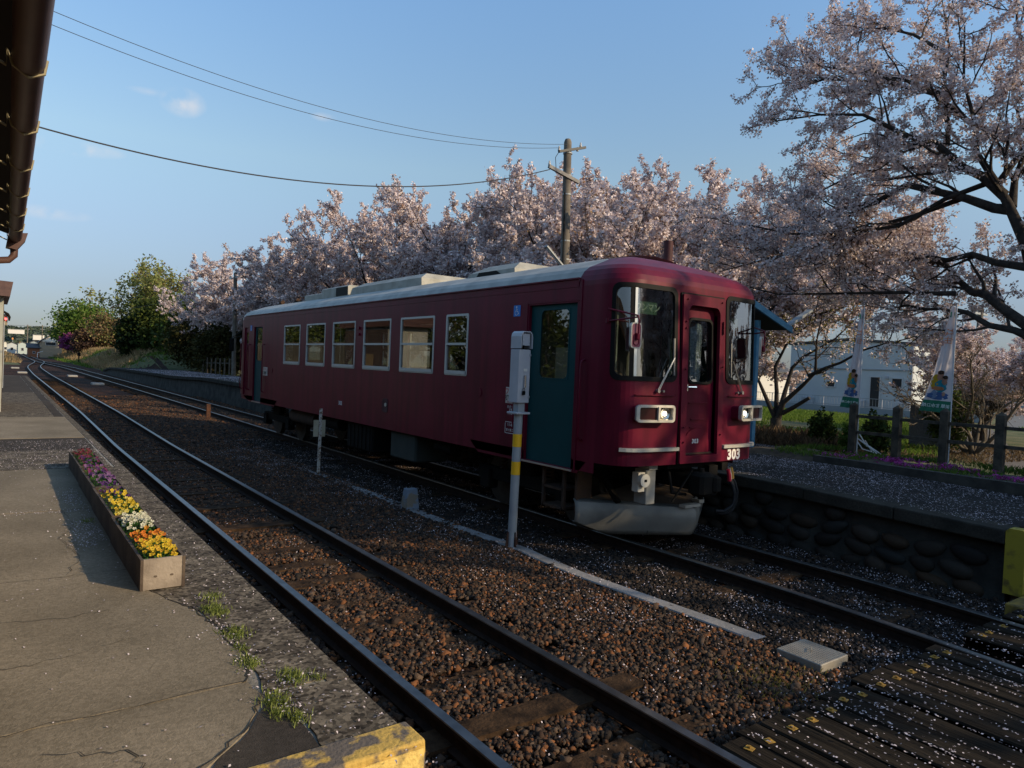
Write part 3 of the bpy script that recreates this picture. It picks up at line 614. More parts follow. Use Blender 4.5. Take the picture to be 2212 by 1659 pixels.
# ------------------------------------------------------------------ timber crossing
cr = empty('timber_crossing', (-1, -5, -.2), 'dark timber level crossing with petals in its seams, lower right corner', 'level crossing')
M_PLANK = mat('weathered crossing plank', (.007,.0055,.004), (.026,.020,.014), spec=.1, scale=5, rough=.95, bump=.7, bscale=18, detail=12)
n0 = M_PLANK.node_tree; tcn = [q for q in n0.nodes if q.type == 'TEX_COORD'][0]; mp = n0.nodes.new('ShaderNodeMapping'); mp.inputs['Scale'].default_value = (3.5,.25,3)
n0.links.new(tcn.outputs['Object'], mp.inputs[0])
for q in n0.nodes:
    if q.type == 'TEX_NOISE': n0.links.new(mp.outputs[0], q.inputs['Vector'])
M_YB = mat('yellow bolt plate', (.16,.09,.015), (.42,.25,.04), scale=30, rough=.7)
xx = -3.66; bolts = []
while xx < 1.55:
    w = rng.uniform(.19,.235)
    if abs((xx+w/2)+4.3-.566) > 0 and not (-.70 < xx+w/2 < -.40) and not (.32 < xx+w/2 < .62):
        mb = MB(); y0 = -3.09+rng.uniform(-.035,.035); za = rng.uniform(-.030,-.006); v = []; K = 26
        for k in range(K+1):
            t = k/K; yy = y0-(t*6.5); s = -.05*(yy+3)**2*.35; zz = za+rng.uniform(-.003,.003)
            v += [(xx+.008+s+rng.uniform(-.003,.003), yy, zz-.012), (xx+.02+s, yy, zz), (xx+w-.02+s, yy, zz), (xx+w-.008+s+rng.uniform(-.003,.003), yy, zz-.012), (xx+w-.008+s, yy, -.2), (xx+.008+s, yy, -.2)]
        f = [(5,4,3,2,1,0)]
        for k in range(K):
            for i in range(5): f.append((k*6+i, k*6+i+1, k*6+7+i, k*6+6+i))
        mb.add(v, f); mb.build('plank', M_PLANK, cr, smooth=30)
        bolts.append((xx+w/2+rng.uniform(-.03,.03), -3.22+rng.uniform(-.02,.02), za))
    xx += w
for (x, y, z) in bolts:
    mb = MB(); a = rng.uniform(-.3,.3); c, s = math.cos(a), math.sin(a); q = .026
    v = [(x+dx*c-dy*s, y+dx*s+dy*c, z+.002+h) for h in (0,.004) for dx, dy in ((-q,-q),(q,-q),(q,q),(-q,q))]
    mb.add(v, [(4,5,6,7),(0,1,5,4),(1,2,6,5),(2,3,7,6),(3,0,4,7)]); mb.cyl((x,y,z+.004),(x,y,z+.018),.012,6)
    mb.build('bolt_plate', M_YB, cr)

# checker plate lid, conduit, posts between the tracks
mb = MB(); mb.cbox(-1.90,-1.50,-2.74,-2.35,-.2,-.07,.006)
for i in range(14):
    for j in range(14):
        x = -1.88+i*.0272+(.5 if j%2 else 0)*.0272; y = -2.72+j*.0265
        if x < -1.52: mb.bar((x-.006,y-.006,-.069),(x+.006,y+.006,-.069),.005,.005)
mb.tube([(-1.74,-2.56,-.07),(-1.74,-2.56,-.05),(-1.67,-2.52,-.05),(-1.67,-2.52,-.07)],.004,6)
o = mb.build('cable_pit_cover', mat('cast grey checker plate', (.22,.20,.17), (.30,.28,.24), scale=6, rough=.6, metal=.2)); tag(o, 'pale square checker plate cover lying on the ballast by the crossing', 'pit cover')
mb = MB(); pts = [(-1.74,-2.1,-.118),(-1.78,-1.6,-.108),(-1.83,-.9,-.108),(-1.88,.1,-.11),(-1.85,.8,-.11),(-1.80,1.2,-.11),(-1.84,1.9,-.115),(-1.88,2.6,-.12),(-1.88,3.6,-.122),(-1.88,4.6,-.122),(-1.9,6.5,-.128),(-1.92,8.6,-.13)]
v = []; 
for (x, y, z) in pts: v += [(x-.085,y,z),(x-.075,y,z+.012),(x+.075,y,z+.012),(x+.085,y,z),(x+.085,y,-.2),(x-.085,y,-.2)]
mb.add(v, [(k*6+i,k*6+i+1,k*6+7+i,k*6+6+i) for k in range(len(pts)-1) for i in range(4)]+[(0,1,2,3,4,5)])
o = mb.build('cable_trough', mat('pale concrete trough lid', (.17,.165,.16), (.25,.24,.235), scale=5, rough=.85, bump=.3)); tag(o, 'pale concrete cable trough curving through the ballast beside the train', 'cable trough')
# signal lock post
sp = empty('lock_box_post', (-1.84,1.37,-.12), 'grey post with two yellow bands carrying a white steel lock box', 'equipment post')
M_PBOX = mat('light grey box paint', (.36,.37,.40), (.43,.44,.47), scale=4, rough=.45)
M_PYEL = mat('yellow band paint', (.78,.42,.01), rough=.5)
mb = MB(); mb.cyl((-1.84,1.40,-.14),(-1.84,1.37,1.56),.055,20); mb.build('pole', M_GREYP, sp, smooth=40)
for a, b in ((1.15,1.31),(.80,.965)):
    mb = MB(); mb.cyl((-1.84,1.40-.03*(a+.12)/1.68,a),(-1.84,1.40-.03*(b+.12)/1.68,b),.0565,20); mb.build('yellow_band', M_PYEL, sp, smooth=40)
mb = MB()
for a in (0,1.57,3.14,4.71):
    mb.bar((-1.84+math.cos(a)*.075,1.4+math.sin(a)*.075,-.13),(-1.84+math.cos(a)*.045,1.4+math.sin(a)*.045,.08),.012,.05)
mb.cbox(-1.99,-1.69,1.25,1.55,-.16,-.11,.01); mb.build('base_flange', M_RUST, sp)
mb = MB(); mb.cbox(-1.945,-1.735,1.27,1.48,1.56,1.585,.004); mb.build('top_flange', M_PBOX, sp)
mb = MB(); mb.box(-1.89,-1.79,1.32,1.42,1.585,1.70); mb.build('neck', M_GREYP, sp)
# box faces the camera diagonal: front (-Y) and left (-X) visible
bxp = MB(); bxp.cbox(-1.93,-1.75,1.29,1.47,1.70,2.36,.006); bx = bxp.build('lock_box', M_PBOX, sp)
hd = MB(); prof = [(-1.93,2.372),(-1.93,2.52),(-1.918,2.56),(-1.89,2.585),(-1.79,2.585),(-1.762,2.56),(-1.75,2.52),(-1.75,2.372)]
inn = [(-1.92,2.372),(-1.92,2.515),(-1.909,2.55),(-1.886,2.573),(-1.794,2.573),(-1.771,2.55),(-1.76,2.515),(-1.76,2.372)]
for y0, y1 in ((1.26,1.47),):
    nn = len(prof); v = [(p[0],y,p[1]) for y in (y0,y1) for p in prof]+[(p[0],y,p[1]) for y in (y0,y1) for p in inn]
    f = []
    for i in range(nn-1): f += [(i,i+1,nn+i+1,nn+i),(2*nn+i,3*nn+i,3*nn+i+1,2*nn+i+1),(i,2*nn+i,2*nn+i+1,i+1),(nn+i,nn+i+1,3*nn+i+1,3*nn+i)]
    hd.add(v, f)
hd.box(-1.918,-1.762,1.45,1.46,2.38,2.55); hd.build('hood', M_PBOX, sp)
mb = MB(); mb.box(-1.895,-1.785,1.28,1.29,2.41,2.555); mb.build('front_plate', M_PBOX, bx)
mb = MB(); mb.box(-1.92,-1.76,1.3,1.45,2.358,2.376); mb.cyl((-1.86,1.3,2.37),(-1.86,1.3,2.41),.01,8); mb.build('lock_gear', M_BLACK, bx)
mb = MB(); mb.tube([(-1.84,1.29,2.04),(-1.84,1.262,2.04),(-1.84,1.262,1.89),(-1.84,1.29,1.89)],.011,8); mb.build('handle', M_CHROME, bx)
mb = MB(); mb.cbox(-1.872,-1.832,1.255,1.28,1.80,1.85,.005); mb.tube([(-1.865,1.267,1.845),(-1.865,1.267,1.88),(-1.838,1.267,1.88),(-1.838,1.267,1.845)],.004,6); mb.build('padlock', M_BLACK, bx)
mb = MB(); mb.box(-1.855,-1.80,1.284,1.2885,2.09,2.125); mb.build('name_plate', mat('pale plate', (.62,.60,.55), rough=.5), bx)
mb = MB(); mb.box(-1.77,-1.748,1.282,1.289,2.28,2.31); mb.box(-1.77,-1.748,1.282,1.289,1.76,1.79); mb.build('hinge', M_GREYP, bx)
# marker post with small plate
mp_ = empty('marker_post', (-1.9,7.76,-.15), 'thin peeling white post with a small square plate beside the train', 'marker post')
M_PEEL = mat('peeling white paint', (.20,.12,.08), (.50,.46,.40), scale=25, rough=.8, contrast=(.42,.5))
mb = MB(); mb.bar((-1.905,7.76,-.15),(-1.895,7.76,1.16),.05,.04,up=(0,1,0)); mb.build('post', M_PEEL, mp_)
mb = MB(); mb.bar((-1.90,7.80,.60),(-1.90,7.80,.93),.24,.008,up=(0,1,0)); mb.build('plate', mat('yellowed plate', (.36,.32,.22), (.44,.40,.30), scale=8, rough=.6), mp_)
# small concrete marker
mb = MB(); mb.add([(-1.97,3.92,-.16),(-1.75,3.92,-.16),(-1.75,4.16,-.16),(-1.97,4.16,-.16),(-1.95,3.98,.19),(-1.77,3.98,.19),(-1.77,4.10,.19),(-1.95,4.10,.19)], [(0,3,2,1),(4,5,6,7),(0,1,5,4),(1,2,6,5),(2,3,7,6),(3,0,4,7)])
o = mb.build('boundary_marker', mat('chipped blue grey paint', (.20,.17,.13), (.17,.21,.26), scale=6, rough=.8, contrast=(.44,.5))); tag(o, 'stubby chipped blue grey concrete marker on the ballast beside the cable trough', 'marker')
bvm = o.modifiers.new('b', 'BEVEL'); bvm.width = .01; bvm.segments = 2
mb = MB(); mb.cbox(-1.18,-1.04,20.05,20.12,-.15,.42,.01); o = mb.build('rusty_stump_post', M_RUST); tag(o, 'short rusty brown post standing behind the marker post near the rear of the train', 'post')

# ------------------------------------------------------------------ the railcar (local coordinates, x=0 is its centre line, y=0 its front)
XC = -.055; HW = 1.33; LEN = 15.62
tr = empty('railcar', (XC, 0, 0), 'dark red single railcar with grey roof and teal doors stopped at the platform', 'train')
hpts = [(0,0),(.15,0),(.30,0),(.45,.0),(.62,.004),(.80,.013),(.98,.028)]
for k in range(1, 15):
    t = k/14; hpts.append(((1-t)**2*.98+2*t*(1-t)*1.33+t*t*1.33, (1-t)**2*.028+2*t*(1-t)*.07+t*t*.46))
harc = [0]
for a, b in zip(hpts, hpts[1:]): harc.append(harc[-1]+math.hypot(b[0]-a[0], b[1]-a[1]))
TT = harc[-1]
def Cf(t):
    s = 1 if t >= 0 else -1; u = min(abs(t), TT)
    return s*float(np.interp(u, harc, [p[0] for p in hpts])), float(np.interp(u, harc, [p[1] for p in hpts]))
def t_at_x(x): return float(np.interp(x, [p[0] for p in hpts], harc))
def t_at_y(y):
    return float(np.interp(y, [p[1] for p in hpts][3:], harc[3:]))
def lean(t, z): return max(0, z-1.9)*.045*min(1, max(0, (TT-abs(t))/.7))
def fmap(t, z, d=0):
    x, y = Cf(t); e = .02; a = Cf(t-e); b = Cf(t+e); tx, ty = b[0]-a[0], b[1]-a[1]; L = math.hypot(tx, ty) or 1
    nx, ny = ty/L, -tx/L
    return (x+nx*d, y+lean(t, z)+ny*d, z)
def rmap(t, z, d=0):
    x, y, zz = fmap(t, z, d); return (x, LEN-y, zz)
def lmap(y, z, d=0): return (-HW-d, y, z)      # left side (seen)
def rsmap(y, z, d=0): return (HW+d, y, z)
def wall(mb, mf, sb, zb, holes, depth=.05, d=0, flip=False):
    sb = sorted(set([round(x, 4) for x in sb]+[round(h[k], 4) for h in holes for k in (0, 1)]))
    zb = sorted(set([round(x, 4) for x in zb]+[round(h[k], 4) for h in holes for k in (2, 3)]))
    inh = lambda s, z: any(h[0] < s < h[1] and h[2] < z < h[3] for h in holes)
    idx = {}
    def vid(i, j):
        if (i, j) not in idx: idx[(i, j)] = len(mb.v); mb.v.append(mf(sb[i], zb[j], d))
        return idx[(i, j)]
    for i in range(len(sb)-1):
        for j in range(len(zb)-1):
            if inh((sb[i]+sb[i+1])/2, (zb[j]+zb[j+1])/2): continue
            q = (vid(i,j), vid(i+1,j), vid(i+1,j+1), vid(i,j+1)); mb.f.append(q[::-1] if flip else q); mb.m.append(mb.mi)
    for h in holes:    # reveals
        ss = [x for x in sb if h[0]-1e-4 <= x <= h[1]+1e-4]
        for z in (h[2], h[3]):
            for a, b in zip(ss, ss[1:]): mb.add([mf(a,z,d), mf(b,z,d), mf(b,z,d-depth), mf(a,z,d-depth)], [(0,1,2,3)])
        for s_ in (h[0], h[1]): mb.add([mf(s_,h[2],d), mf(s_,h[3],d), mf(s_,h[3],d-depth), mf(s_,h[2],d-depth)], [(0,1,2,3)])
WIN = [(10.52,11.63),(8.98,10.10),(7.42,8.55),(5.88,7.02),(4.33,5.49),(3.32,3.95)]
ZW = (1.985, 2.905)
DOORS = [(.87,1.83,.92,2.965),(13.38,14.12,.92,2.93)]
CABD = (14.62,15.02,1.02,2.93)
holesL = [(a, b, *ZW) for a, b in WIN]+DOORS+[CABD]
holesR = [(a, b, *ZW) for a, b in WIN]+DOORS
YS, YE = .46, LEN-.46
body = MB()
for mf, hs in ((lmap, holesL), (rsmap, holesR)):
    wall(body, mf, [YS, YE, .76, 2.92, 3.14, 12.03, 12.26, 14.4, 15.1], [1.04, 3.16], hs, depth=.07)
    for a, b in ((.76,2.92),(12.26,14.4)):
        dl = [h for h in hs if h[2] < 1 and a < h[0] < b]
        s = [a]+[x for h in dl for x in (h[0], h[1])]+[b]
        for k in range(0, len(s), 2): body.add([mf(s[k],.88), mf(s[k+1],.88), mf(s[k+1],1.04), mf(s[k],1.04)], [(0,1,2,3)])
        for h in dl: body.add([mf(h[0],.88), mf(h[1],.88), mf(h[1],.92), mf(h[0],.92)], [(0,1,2,3)])
    for q in ((.60,1.04,.76,1.04,.76,.88),(2.92,.88,3.14,1.04,2.92,1.04),(12.03,1.04,12.26,.88,12.26,1.04),(14.4,.88,15.08,1.04,14.4,1.04)):
        body.add([mf(q[0],q[1]), mf(q[2],q[3]), mf(q[4],q[5])], [(0,1,2)])
T_IN = .50; T_OUT = t_at_y(.25)
WSZ = (2.075, 3.135)
fh = [(-T_OUT,-T_IN,*WSZ),(T_IN,T_OUT,*WSZ),(-.30,.30,1.14,2.99)]
sbf = list(np.linspace(-TT, TT, 61))+[-.45,.45]; zbf = [1.05,1.3,1.6,1.9,2.3,2.7,3.16]
wall(body, fmap, sbf, zbf, fh, depth=.05); wall(body, rmap, sbf, zbf, fh, depth=.05)
# body underside skirt return
RZ = [(3.16,0),(3.215,.004),(3.28,.03),(3.35,.08),(3.41,.16),(3.46,.28),(3.545,.48),(3.615,.74),(3.665,1.02),(3.685,1.33)]
def roof_pt(kind, s, k):
    z, ins = RZ[k]; q = (HW-ins)/HW
    if kind == 'f': x, y = Cf(s); return (x*q, y+lean(s, 3.16)+ins*.95*(1 if abs(s) < TT else 1), z)
    if kind == 'r': x, y = Cf(s); return (x*q, LEN-(y+lean(s, 3.16)+ins*.95), z)
def roof_part(mb, y0f, y1f, mf_side=True):
    pass
capf = MB(); roof = MB()
YB = .86
def ringpts(k, front=True):
    z, ins = RZ[k]; q = (HW-ins)/HW; out = []
    for t in sbs:
        x, y = Cf(t); out.append((x*q, y+lean(t, 3.16)+ins*.95, z))
    return out
sbs = sorted(set(sbf))
# build cap: front contour strip extended straight back to the colour break
for which, mbx in (('f', capf), ('r', roof)):
    prev = None
    for k in range(len(RZ)):
        z, ins = RZ[k]; x0 = HW-ins; pts = ringpts(k)
        yb = YB+max(0, .0)
        # the ring: from (-x0, yb) forward around the nose to (x0, yb); points behind yb are clamped onto it
        ring = [(-x0, yb, z)]+[(p[0], min(p[1], yb) if k < len(RZ)-3 else p[1], z) for p in pts]+[(x0, yb, z)]
        if which == 'r': ring = [(p[0], LEN-p[1], p[2]) for p in ring]
        if prev is not None:
            n_ = len(ring); mbx.add(prev+ring, [(i, i+1, n_+i+1, n_+i) for i in range(n_-1)])
        prev = ring
for k in range(len(RZ)-1):
    (z0, i0), (z1, i1) = RZ[k], RZ[k+1]
    for s in (-1, 1):
        ya, yb = YB, LEN-YB
        roof.add([(s*(HW-i0), ya, z0),(s*(HW-i1), ya, z1),(s*(HW-i1), yb, z1),(s*(HW-i0), yb, z0)], [(0,1,2,3)])
bo = body.build('body', M_MAROON, tr, local=True, smooth=8)
capf.build('roof_cap', M_MAROON, tr, local=True, smooth=14)
ro = roof.build('roof', M_ROOF, tr, local=True, smooth=25)
# side strip between body top (3.13) and roof colour (grey starts at 3.26): maroon cant rail + gutter
for s in (-1, 1):
    mb = MB(); mb.box(s*HW-.006 if s < 0 else s*HW-.004, s*HW+.004 if s < 0 else s*HW+.006, YB+.0, LEN-.5, 3.15, 3.245); mb.build('cant_rail', M_MAROON, tr, local=True)
    mb = MB(); a, b = sorted((s*(HW-.01), s*(HW+.03))); mb.box(a, b, YB-.02, LEN-.75, 3.245, 3.262); mb.build('rain_gutter', M_MAROON, bo, local=True)
# raised pillar trim beside front door
for y, w in ((.80,.012),(1.87,.012)):
    mb = MB(); mb.box(-HW-.010, -HW, y-w, y+w, .90, 3.0 if y > 1 else 3.24); mb.build('door_pillar_trim', M_MAROON, bo, local=True)
mb = MB(); mb.box(-HW-.008,-HW,.80,1.88,2.985,3.0); mb.build('door_pillar_trim', M_MAROON, bo, local=True)
# lining behind the walls, floor, ceiling
lin = MB()
for mf, hs in ((lmap, holesL), (rsmap, holesR)): wall(lin, mf, [YS, YE], [1.10, 3.12], [(h[0], h[1], max(h[2], 1.12), h[3]) for h in hs], depth=.001, d=-.075)
lin.box(-1.25,1.25,.9,LEN-.9,1.10,1.13); lin.box(-1.25,1.25,.7,LEN-.7,3.11,3.13)
lin.build('interior_lining', mat('interior lining', (.12,.12,.10), rough=.8), tr, local=True)
# seats, poles, partitions inside
st = MB()
for (a, b, s) in ((3.3,6.9,-1),(7.6,12.6,-1),(3.3,8.0,1),(8.8,12.6,1)):
    x0, x1 = sorted((s*1.22, s*.74)); st.cbox(x0, x1, a, b, 1.13, 1.56, .03); x0, x1 = sorted((s*1.24, s*1.10)); st.cbox(x0, x1, a, b, 1.56, 1.98, .03)
st.build('bench_seat', mat('dark blue seat moquette', (.02,.03,.07), (.03,.045,.09), scale=30, rough=.95), tr, local=True)
mb = MB()
for y in (3.1,5.0,7.2,9.6,12.8):
    for x in (-.72,.72): mb.cyl((x,y,1.13),(x,y,3.1),.016,8)
for x in (-.7,.7): mb.cyl((x,2.4,2.85),(x,13,2.85),.014,6)
mb.build('grab_pole', M_CHROME, tr, local=True)
mb = MB(); mb.box(-1.24,-.5,1.98,2.02,1.13,3.1); mb.box(.5,1.24,1.98,2.02,1.13,3.1); mb.build('partition', mat('cab partition', (.14,.14,.12), rough=.6), tr, local=True)
mb = MB(); mb.cbox(-1.15,-.55,.34,.62,1.13,1.98,.03); mb.cbox(.52,1.2,.30,.85,1.13,2.02,.04); mb.build('driver_console', mat('console brown', (.10,.055,.04), (.13,.07,.05), scale=8, rough=.6), tr, local=True)
mb = MB(); mb.cbox(-1.08,-.98,.9,1.0,1.5,2.32,.02); mb.build('fare_box', mat('orange fare box', (.42,.07,.01), rough=.5), tr, local=True)
mb = MB(); mb.cyl((-.93,.62,1.2),(-.93,.62,3.1),.045,10); mb.cyl((.02,1.2,1.15),(.02,1.2,2.75),.012,6); mb.build('cab_post', mat('pale grey cab post', (.33,.34,.32), rough=.5), tr, local=True)
mb = MB(); mb.box(-1.12,-1.09,.92,1.50,1.2,2.42); mb.box(-1.25,-.6,2.3,2.36,1.2,2.5); mb.build('reflection_panel', mat('beige reflection tone', (.46,.38,.25), (.52,.44,.30), scale=4, rough=.85), tr, local=True)  # beige panels added behind the glass, standing in for the mirrored station wall
# side windows
for mf in (lmap, rsmap):
    for a, b in WIN:
        fr = MB(); z0, z1 = ZW
        fr.ring(rrect(a, b, z0, z1, .015), rrect(a+.028, b-.028, z0+.02, z1-.022, .03), mf, -.022, .006)
        fr.ring(rrect(a-.012, b+.012, z0-.012, z1+.012, .03), rrect(a-.001, b+.001, z0-.001, z1+.001, .02), mf, -.002, .003)
        fr.add([mf(p,q,d) for d in (-.02,.012) for p,q in ((a+.03,2.44),(b-.03,2.44),(b-.03,2.475),(a+.03,2.475))], [(4,5,6,7),(0,1,5,4),(2,3,7,6),(0,3,2,1)])
        fr.add([mf(p,q,d) for d in (-.015,.016) for p,q in ((a+.02,z0+.008),(b-.02,z0+.008),(b-.02,z0+.062),(a+.02,z0+.062))], [(4,5,6,7),(0,1,5,4),(2,3,7,6),(0,3,2,1)])
        fo = fr.build('window', M_FRAME, tr, local=True)
        gl = MB(); gl.add([mf(a+.02,z0+.05,-.018), mf(b-.02,z0+.05,-.018), mf(b-.02,2.45,-.018), mf(a+.02,2.45,-.018)], [(0,1,2,3)])
        gl.add([mf(a+.02,2.46,-.010), mf(b-.02,2.46,-.010), mf(b-.02,z1-.015,-.010), mf(a+.02,z1-.015,-.010)], [(0,1,2,3)])
        gl.build('pane', M_GLASS, fo, local=True)
# side doors
for mf in (lmap, rsmap):
    for i, (a, b, z0, z1) in enumerate(DOORS):
        dm = MB(); wa, wb = (1.02, 1.62) if i == 0 else (13.48, 14.0)
        if i == 0: wa, wb = 1.05, 1.63
        wall(dm, mf, [a, b], [z0, z1], [(wa, wb, 2.01, 2.905)], depth=.02, d=-.045)
        d = dm.build('side_door', M_TEAL, tr, local=True)
        g = MB(); g.add([mf(p, q, -.055) for p, q in rrect(wa-.005, wb+.005, 2.0, 2.915, .005)], [tuple(range(24))]); g.build('pane', M_GLASS, d, local=True)
        g = MB(); g.ring(rrect(wa-.004, wb+.004, 2.004, 2.911, .002, 5), rrect(wa+.012, wb-.012, 2.02, 2.893, .075, 5), mf, -.050, -.040); g.build('window_gasket', M_TEAL, d, local=True)
        g = MB(); g.box(-HW-.02 if mf is lmap else HW-.01, -HW+.01 if mf is lmap else HW+.02, a-.02, b+.02, z0-.028, z0-.008); g.build('door_sill', M_ALU, bo, local=True)
# cab access door at the rear left
dm = MB(); a, b, z0, z1 = CABD; wall(dm, lmap, [a, b], [z0, z1], [(14.70,14.94,2.02,2.80)], depth=.02, d=-.03)
d = dm.build('cab_door', M_MAROON, tr, local=True); g = MB(); g.add([lmap(p, q, -.04) for p, q in ((14.7,2.02),(14.94,2.02),(14.94,2.8),(14.7,2.8))], [(0,1,2,3)]); g.build('pane', M_GLASS, d, local=True)
# hand rails beside the doors
for y, z0, z1 in ((.70,1.29,2.26),(2.02,1.32,2.2),(13.15,1.2,2.46),(14.42,1.2,2.46),(14.55,1.2,2.46),(15.14,1.2,2.5)):
    mb = MB(); x = -HW; mb.tube([(x,y,z0),(x-.045,y,z0+.012),(x-.06,y,z0+.05),(x-.06,y,z1-.05),(x-.045,y,z1-.012),(x,y,z1)], .013, 8); mb.build('hand_rail', M_MAROON, bo, local=True, smooth=50)
# windshields (wrap round glass with rubber gasket)
for s in (-1, 1):
    for mf in (fmap, rmap):
        t0, t1 = (T_IN, T_OUT) if s > 0 else (-T_OUT, -T_IN)
        def dens(p):     # densify rounded rectangle along t so it follows the curve
            out = []
            for a, b in zip(p, p[1:]+p[:1]):
                n = max(1, int(abs(b[0]-a[0])/.05)); out += [(a[0]+(b[0]-a[0])*k/n, a[1]+(b[1]-a[1])*k/n) for k in range(n)]
            return out
        def rr2(x0, x1, y0, y1, r, m=14):
            p = []
            for cx, cz, a0 in ((x1-r, y1-r, 0), (x0+r, y1-r, 90), (x0+r, y0+r, 180), (x1-r, y0+r, 270)):
                for k in range(6): a = math.radians(a0+90*k/5); p.append((cx+r*math.cos(a), cz+r*math.sin(a)))
                nx = {0:(x0+r, y1), 90:(x0, y0+r), 180:(x1-r, y0), 270:(x1, y1-r)}[a0]; q = p[-1]
                for k in range(1, m): p.append((q[0]+(nx[0]-q[0])*k/m, q[1]+(nx[1]-q[1])*k/m))
            return p
        ga = MB(); ga.ring(rr2(t0-.035, t1+.035, WSZ[0]-.035, WSZ[1]+.035, .10), rr2(t0+.02, t1-.02, WSZ[0]+.02, WSZ[1]-.02, .08), mf, -.03, .012)
        go = ga.build('windshield_gasket', M_RUBBER, tr, local=True, smooth=40)
        gl = MB(); ts = list(np.linspace(t0+.0, t1-.0, 14)); zs = [WSZ[0], 2.5, WSZ[1]]
        gl.add([mf(t, z, -.004) for z in zs for t in ts], [(j*14+i, j*14+i+1, j*14+15+i, j*14+14+i) for j in range(2) for i in range(13)]); gl.build('pane', M_GLASSD, go, local=True, smooth=60)
        tm = math.copysign(t_at_x(1.12), s)
        ml = MB(); ml.add([mf(tm+dx, z, d) for z in (WSZ[0]+.02, WSZ[1]-.02) for dx, d in ((-.016,0),(-.016,.014),(.016,.014),(.016,0))], [(0,1,5,4),(1,2,6,5),(2,3,7,6)]); ml.build('mullion', M_ALU if s < 0 else M_RUBBER, go, local=True)
        tm2 = tm+math.copysign(.045, s)*1; ml = MB(); ml.add([mf(tm2+dx, z, d) for z in (WSZ[0]+.02, WSZ[1]-.02) for dx, d in ((-.022,-.002),(-.022,.008),(.022,.008),(.022,-.002))], [(0,1,5,4),(1,2,6,5),(2,3,7,6)]); ml.build('mullion', M_RUBBER, go, local=True)
mb = MB(); te = T_OUT+.01; mb.add([fmap(te+dx, z, d) for z in (WSZ[0]-.0, WSZ[1]+.02) for dx, d in ((-.012,.0),(-.012,.02),(.03,.02),(.03,0))], [(0,1,5,4),(1,2,6,5),(2,3,7,6)]); mb.build('edge_trim', M_ALU, bo, local=True)
mb = MB(); mb.box(-1.17,.0,0,0.01,0,0.01) if False else None
# front end door and its raised surround
for mf, sg in ((fmap, 1), (rmap, -1)):
    def shape(x0, x1, z0, z1, r, r2=.012):
        p = []
        for cx, cz, a0, q in ((x1-r, z1-r, 0, r), (x0+r, z1-r, 90, r), (x0+r2, z0+r2, 180, r2), (x1-r2, z0+r2, 270, r2)):
            for k in range(6): a = math.radians(a0+90*k/5); p.append((cx+q*math.cos(a), cz+q*math.sin(a)))
        return p
    ds = MB(); ds.ring(shape(-.40,.40,1.06,3.11,.02), shape(-.30,.30,1.15,2.985,.09), mf, -.06, .045); so_ = ds.build('door_surround', M_MAROON, tr, local=True)
    eg = MB(); eg.ring(shape(-.415,.415,1.05,3.13,.02), shape(-.401,.401,1.061,3.109,.02), mf, -.002, .02); eg.build('door_seal', M_RUBBER, so_, local=True)
    md = lambda t, z, d=0, mf=mf: mf(t, z, d+.035)
    dm = MB(); wall(dm, md, [-.31,.31], [1.13,3.0], [(-.19,.24,2.05,2.82)], depth=.02, d=-.09)
    if sg < 0: dm.mi = 0
    d = dm.build('end_door', M_MAROON, tr, local=True)
    g = MB(); g.ring(rrect(-.215,.265,2.025,2.845,.09), rrect(-.185,.235,2.055,2.815,.07), md, -.092, -.068); g.build('window_gasket', M_RUBBER, d, local=True)
    g = MB(); g.add([md(p, q, -.095) for p, q in rrect(-.21,.26,2.03,2.84,.08)], [tuple(range(24))]); g.build('pane', M_GLASSD, d, local=True)
    g = MB(); g.add([md(p[0],p[1],dd) for dd in (-.09,-.06) for p in ((-.25,1.94),(-.22,1.94),(-.22,2.02),(-.25,2.02))], [(4,5,6,7),(0,1,5,4),(1,2,6,5),(2,3,7,6),(3,0,4,7)])
    a = md(-.235,1.985,-.05); b = md(-.11,1.985,-.03); g.tube([a, b], [.013,.017], 8); g.build('door_handle', M_CHROME, d, local=True)
    g = MB()
    for x0, x1, z in ((-.17,.19,1.79),(-.12,.14,1.585),(-.13,.10,1.485)): g.bar(md(x0,z,-.083), md(x1,z,-.083), .012, .012)
    g.build('step_bar', M_MAROON, d, local=True)
    g = MB(); arc = [(-.24,1.17)]+[(-.0+.24*math.cos(a), 1.27+.21*math.sin(a)) for a in np.linspace(math.pi, 0, 12)]+[(.24,1.17)]
    g.prism(arc, md, -.09, -.077); g.build('kick_plate', M_MAROON, d, local=True)
    g = MB()
    for x in (-.19,-.15,-.0,.15,.19):
        g.bar(mf(x,1.20,-.06), mf(x*.97,1.28,-.075), .02, .02)
    g.bar(mf(-.29,1.165,-.04), mf(.29,1.165,-.04), .02, .02); g.build('gangway_hook', M_RUSTBOX, so_, local=True)
    g = MB()
    for x, z in ((-.33,3.05),(.33,3.06),(-.35,2.78),(-.35,2.70),(.35,2.72),(-.36,2.2),(-.36,1.5),(.35,2.25),(-.35,1.32),(.35,1.4)): g.cyl(mf(x,z,.044), mf(x,z,.062), .011, 8)
    g.bar(mf(.355,2.66,.055), mf(.355,2.82,.055), .02, .02); g.build('latch', M_MAROON, so_, local=True)
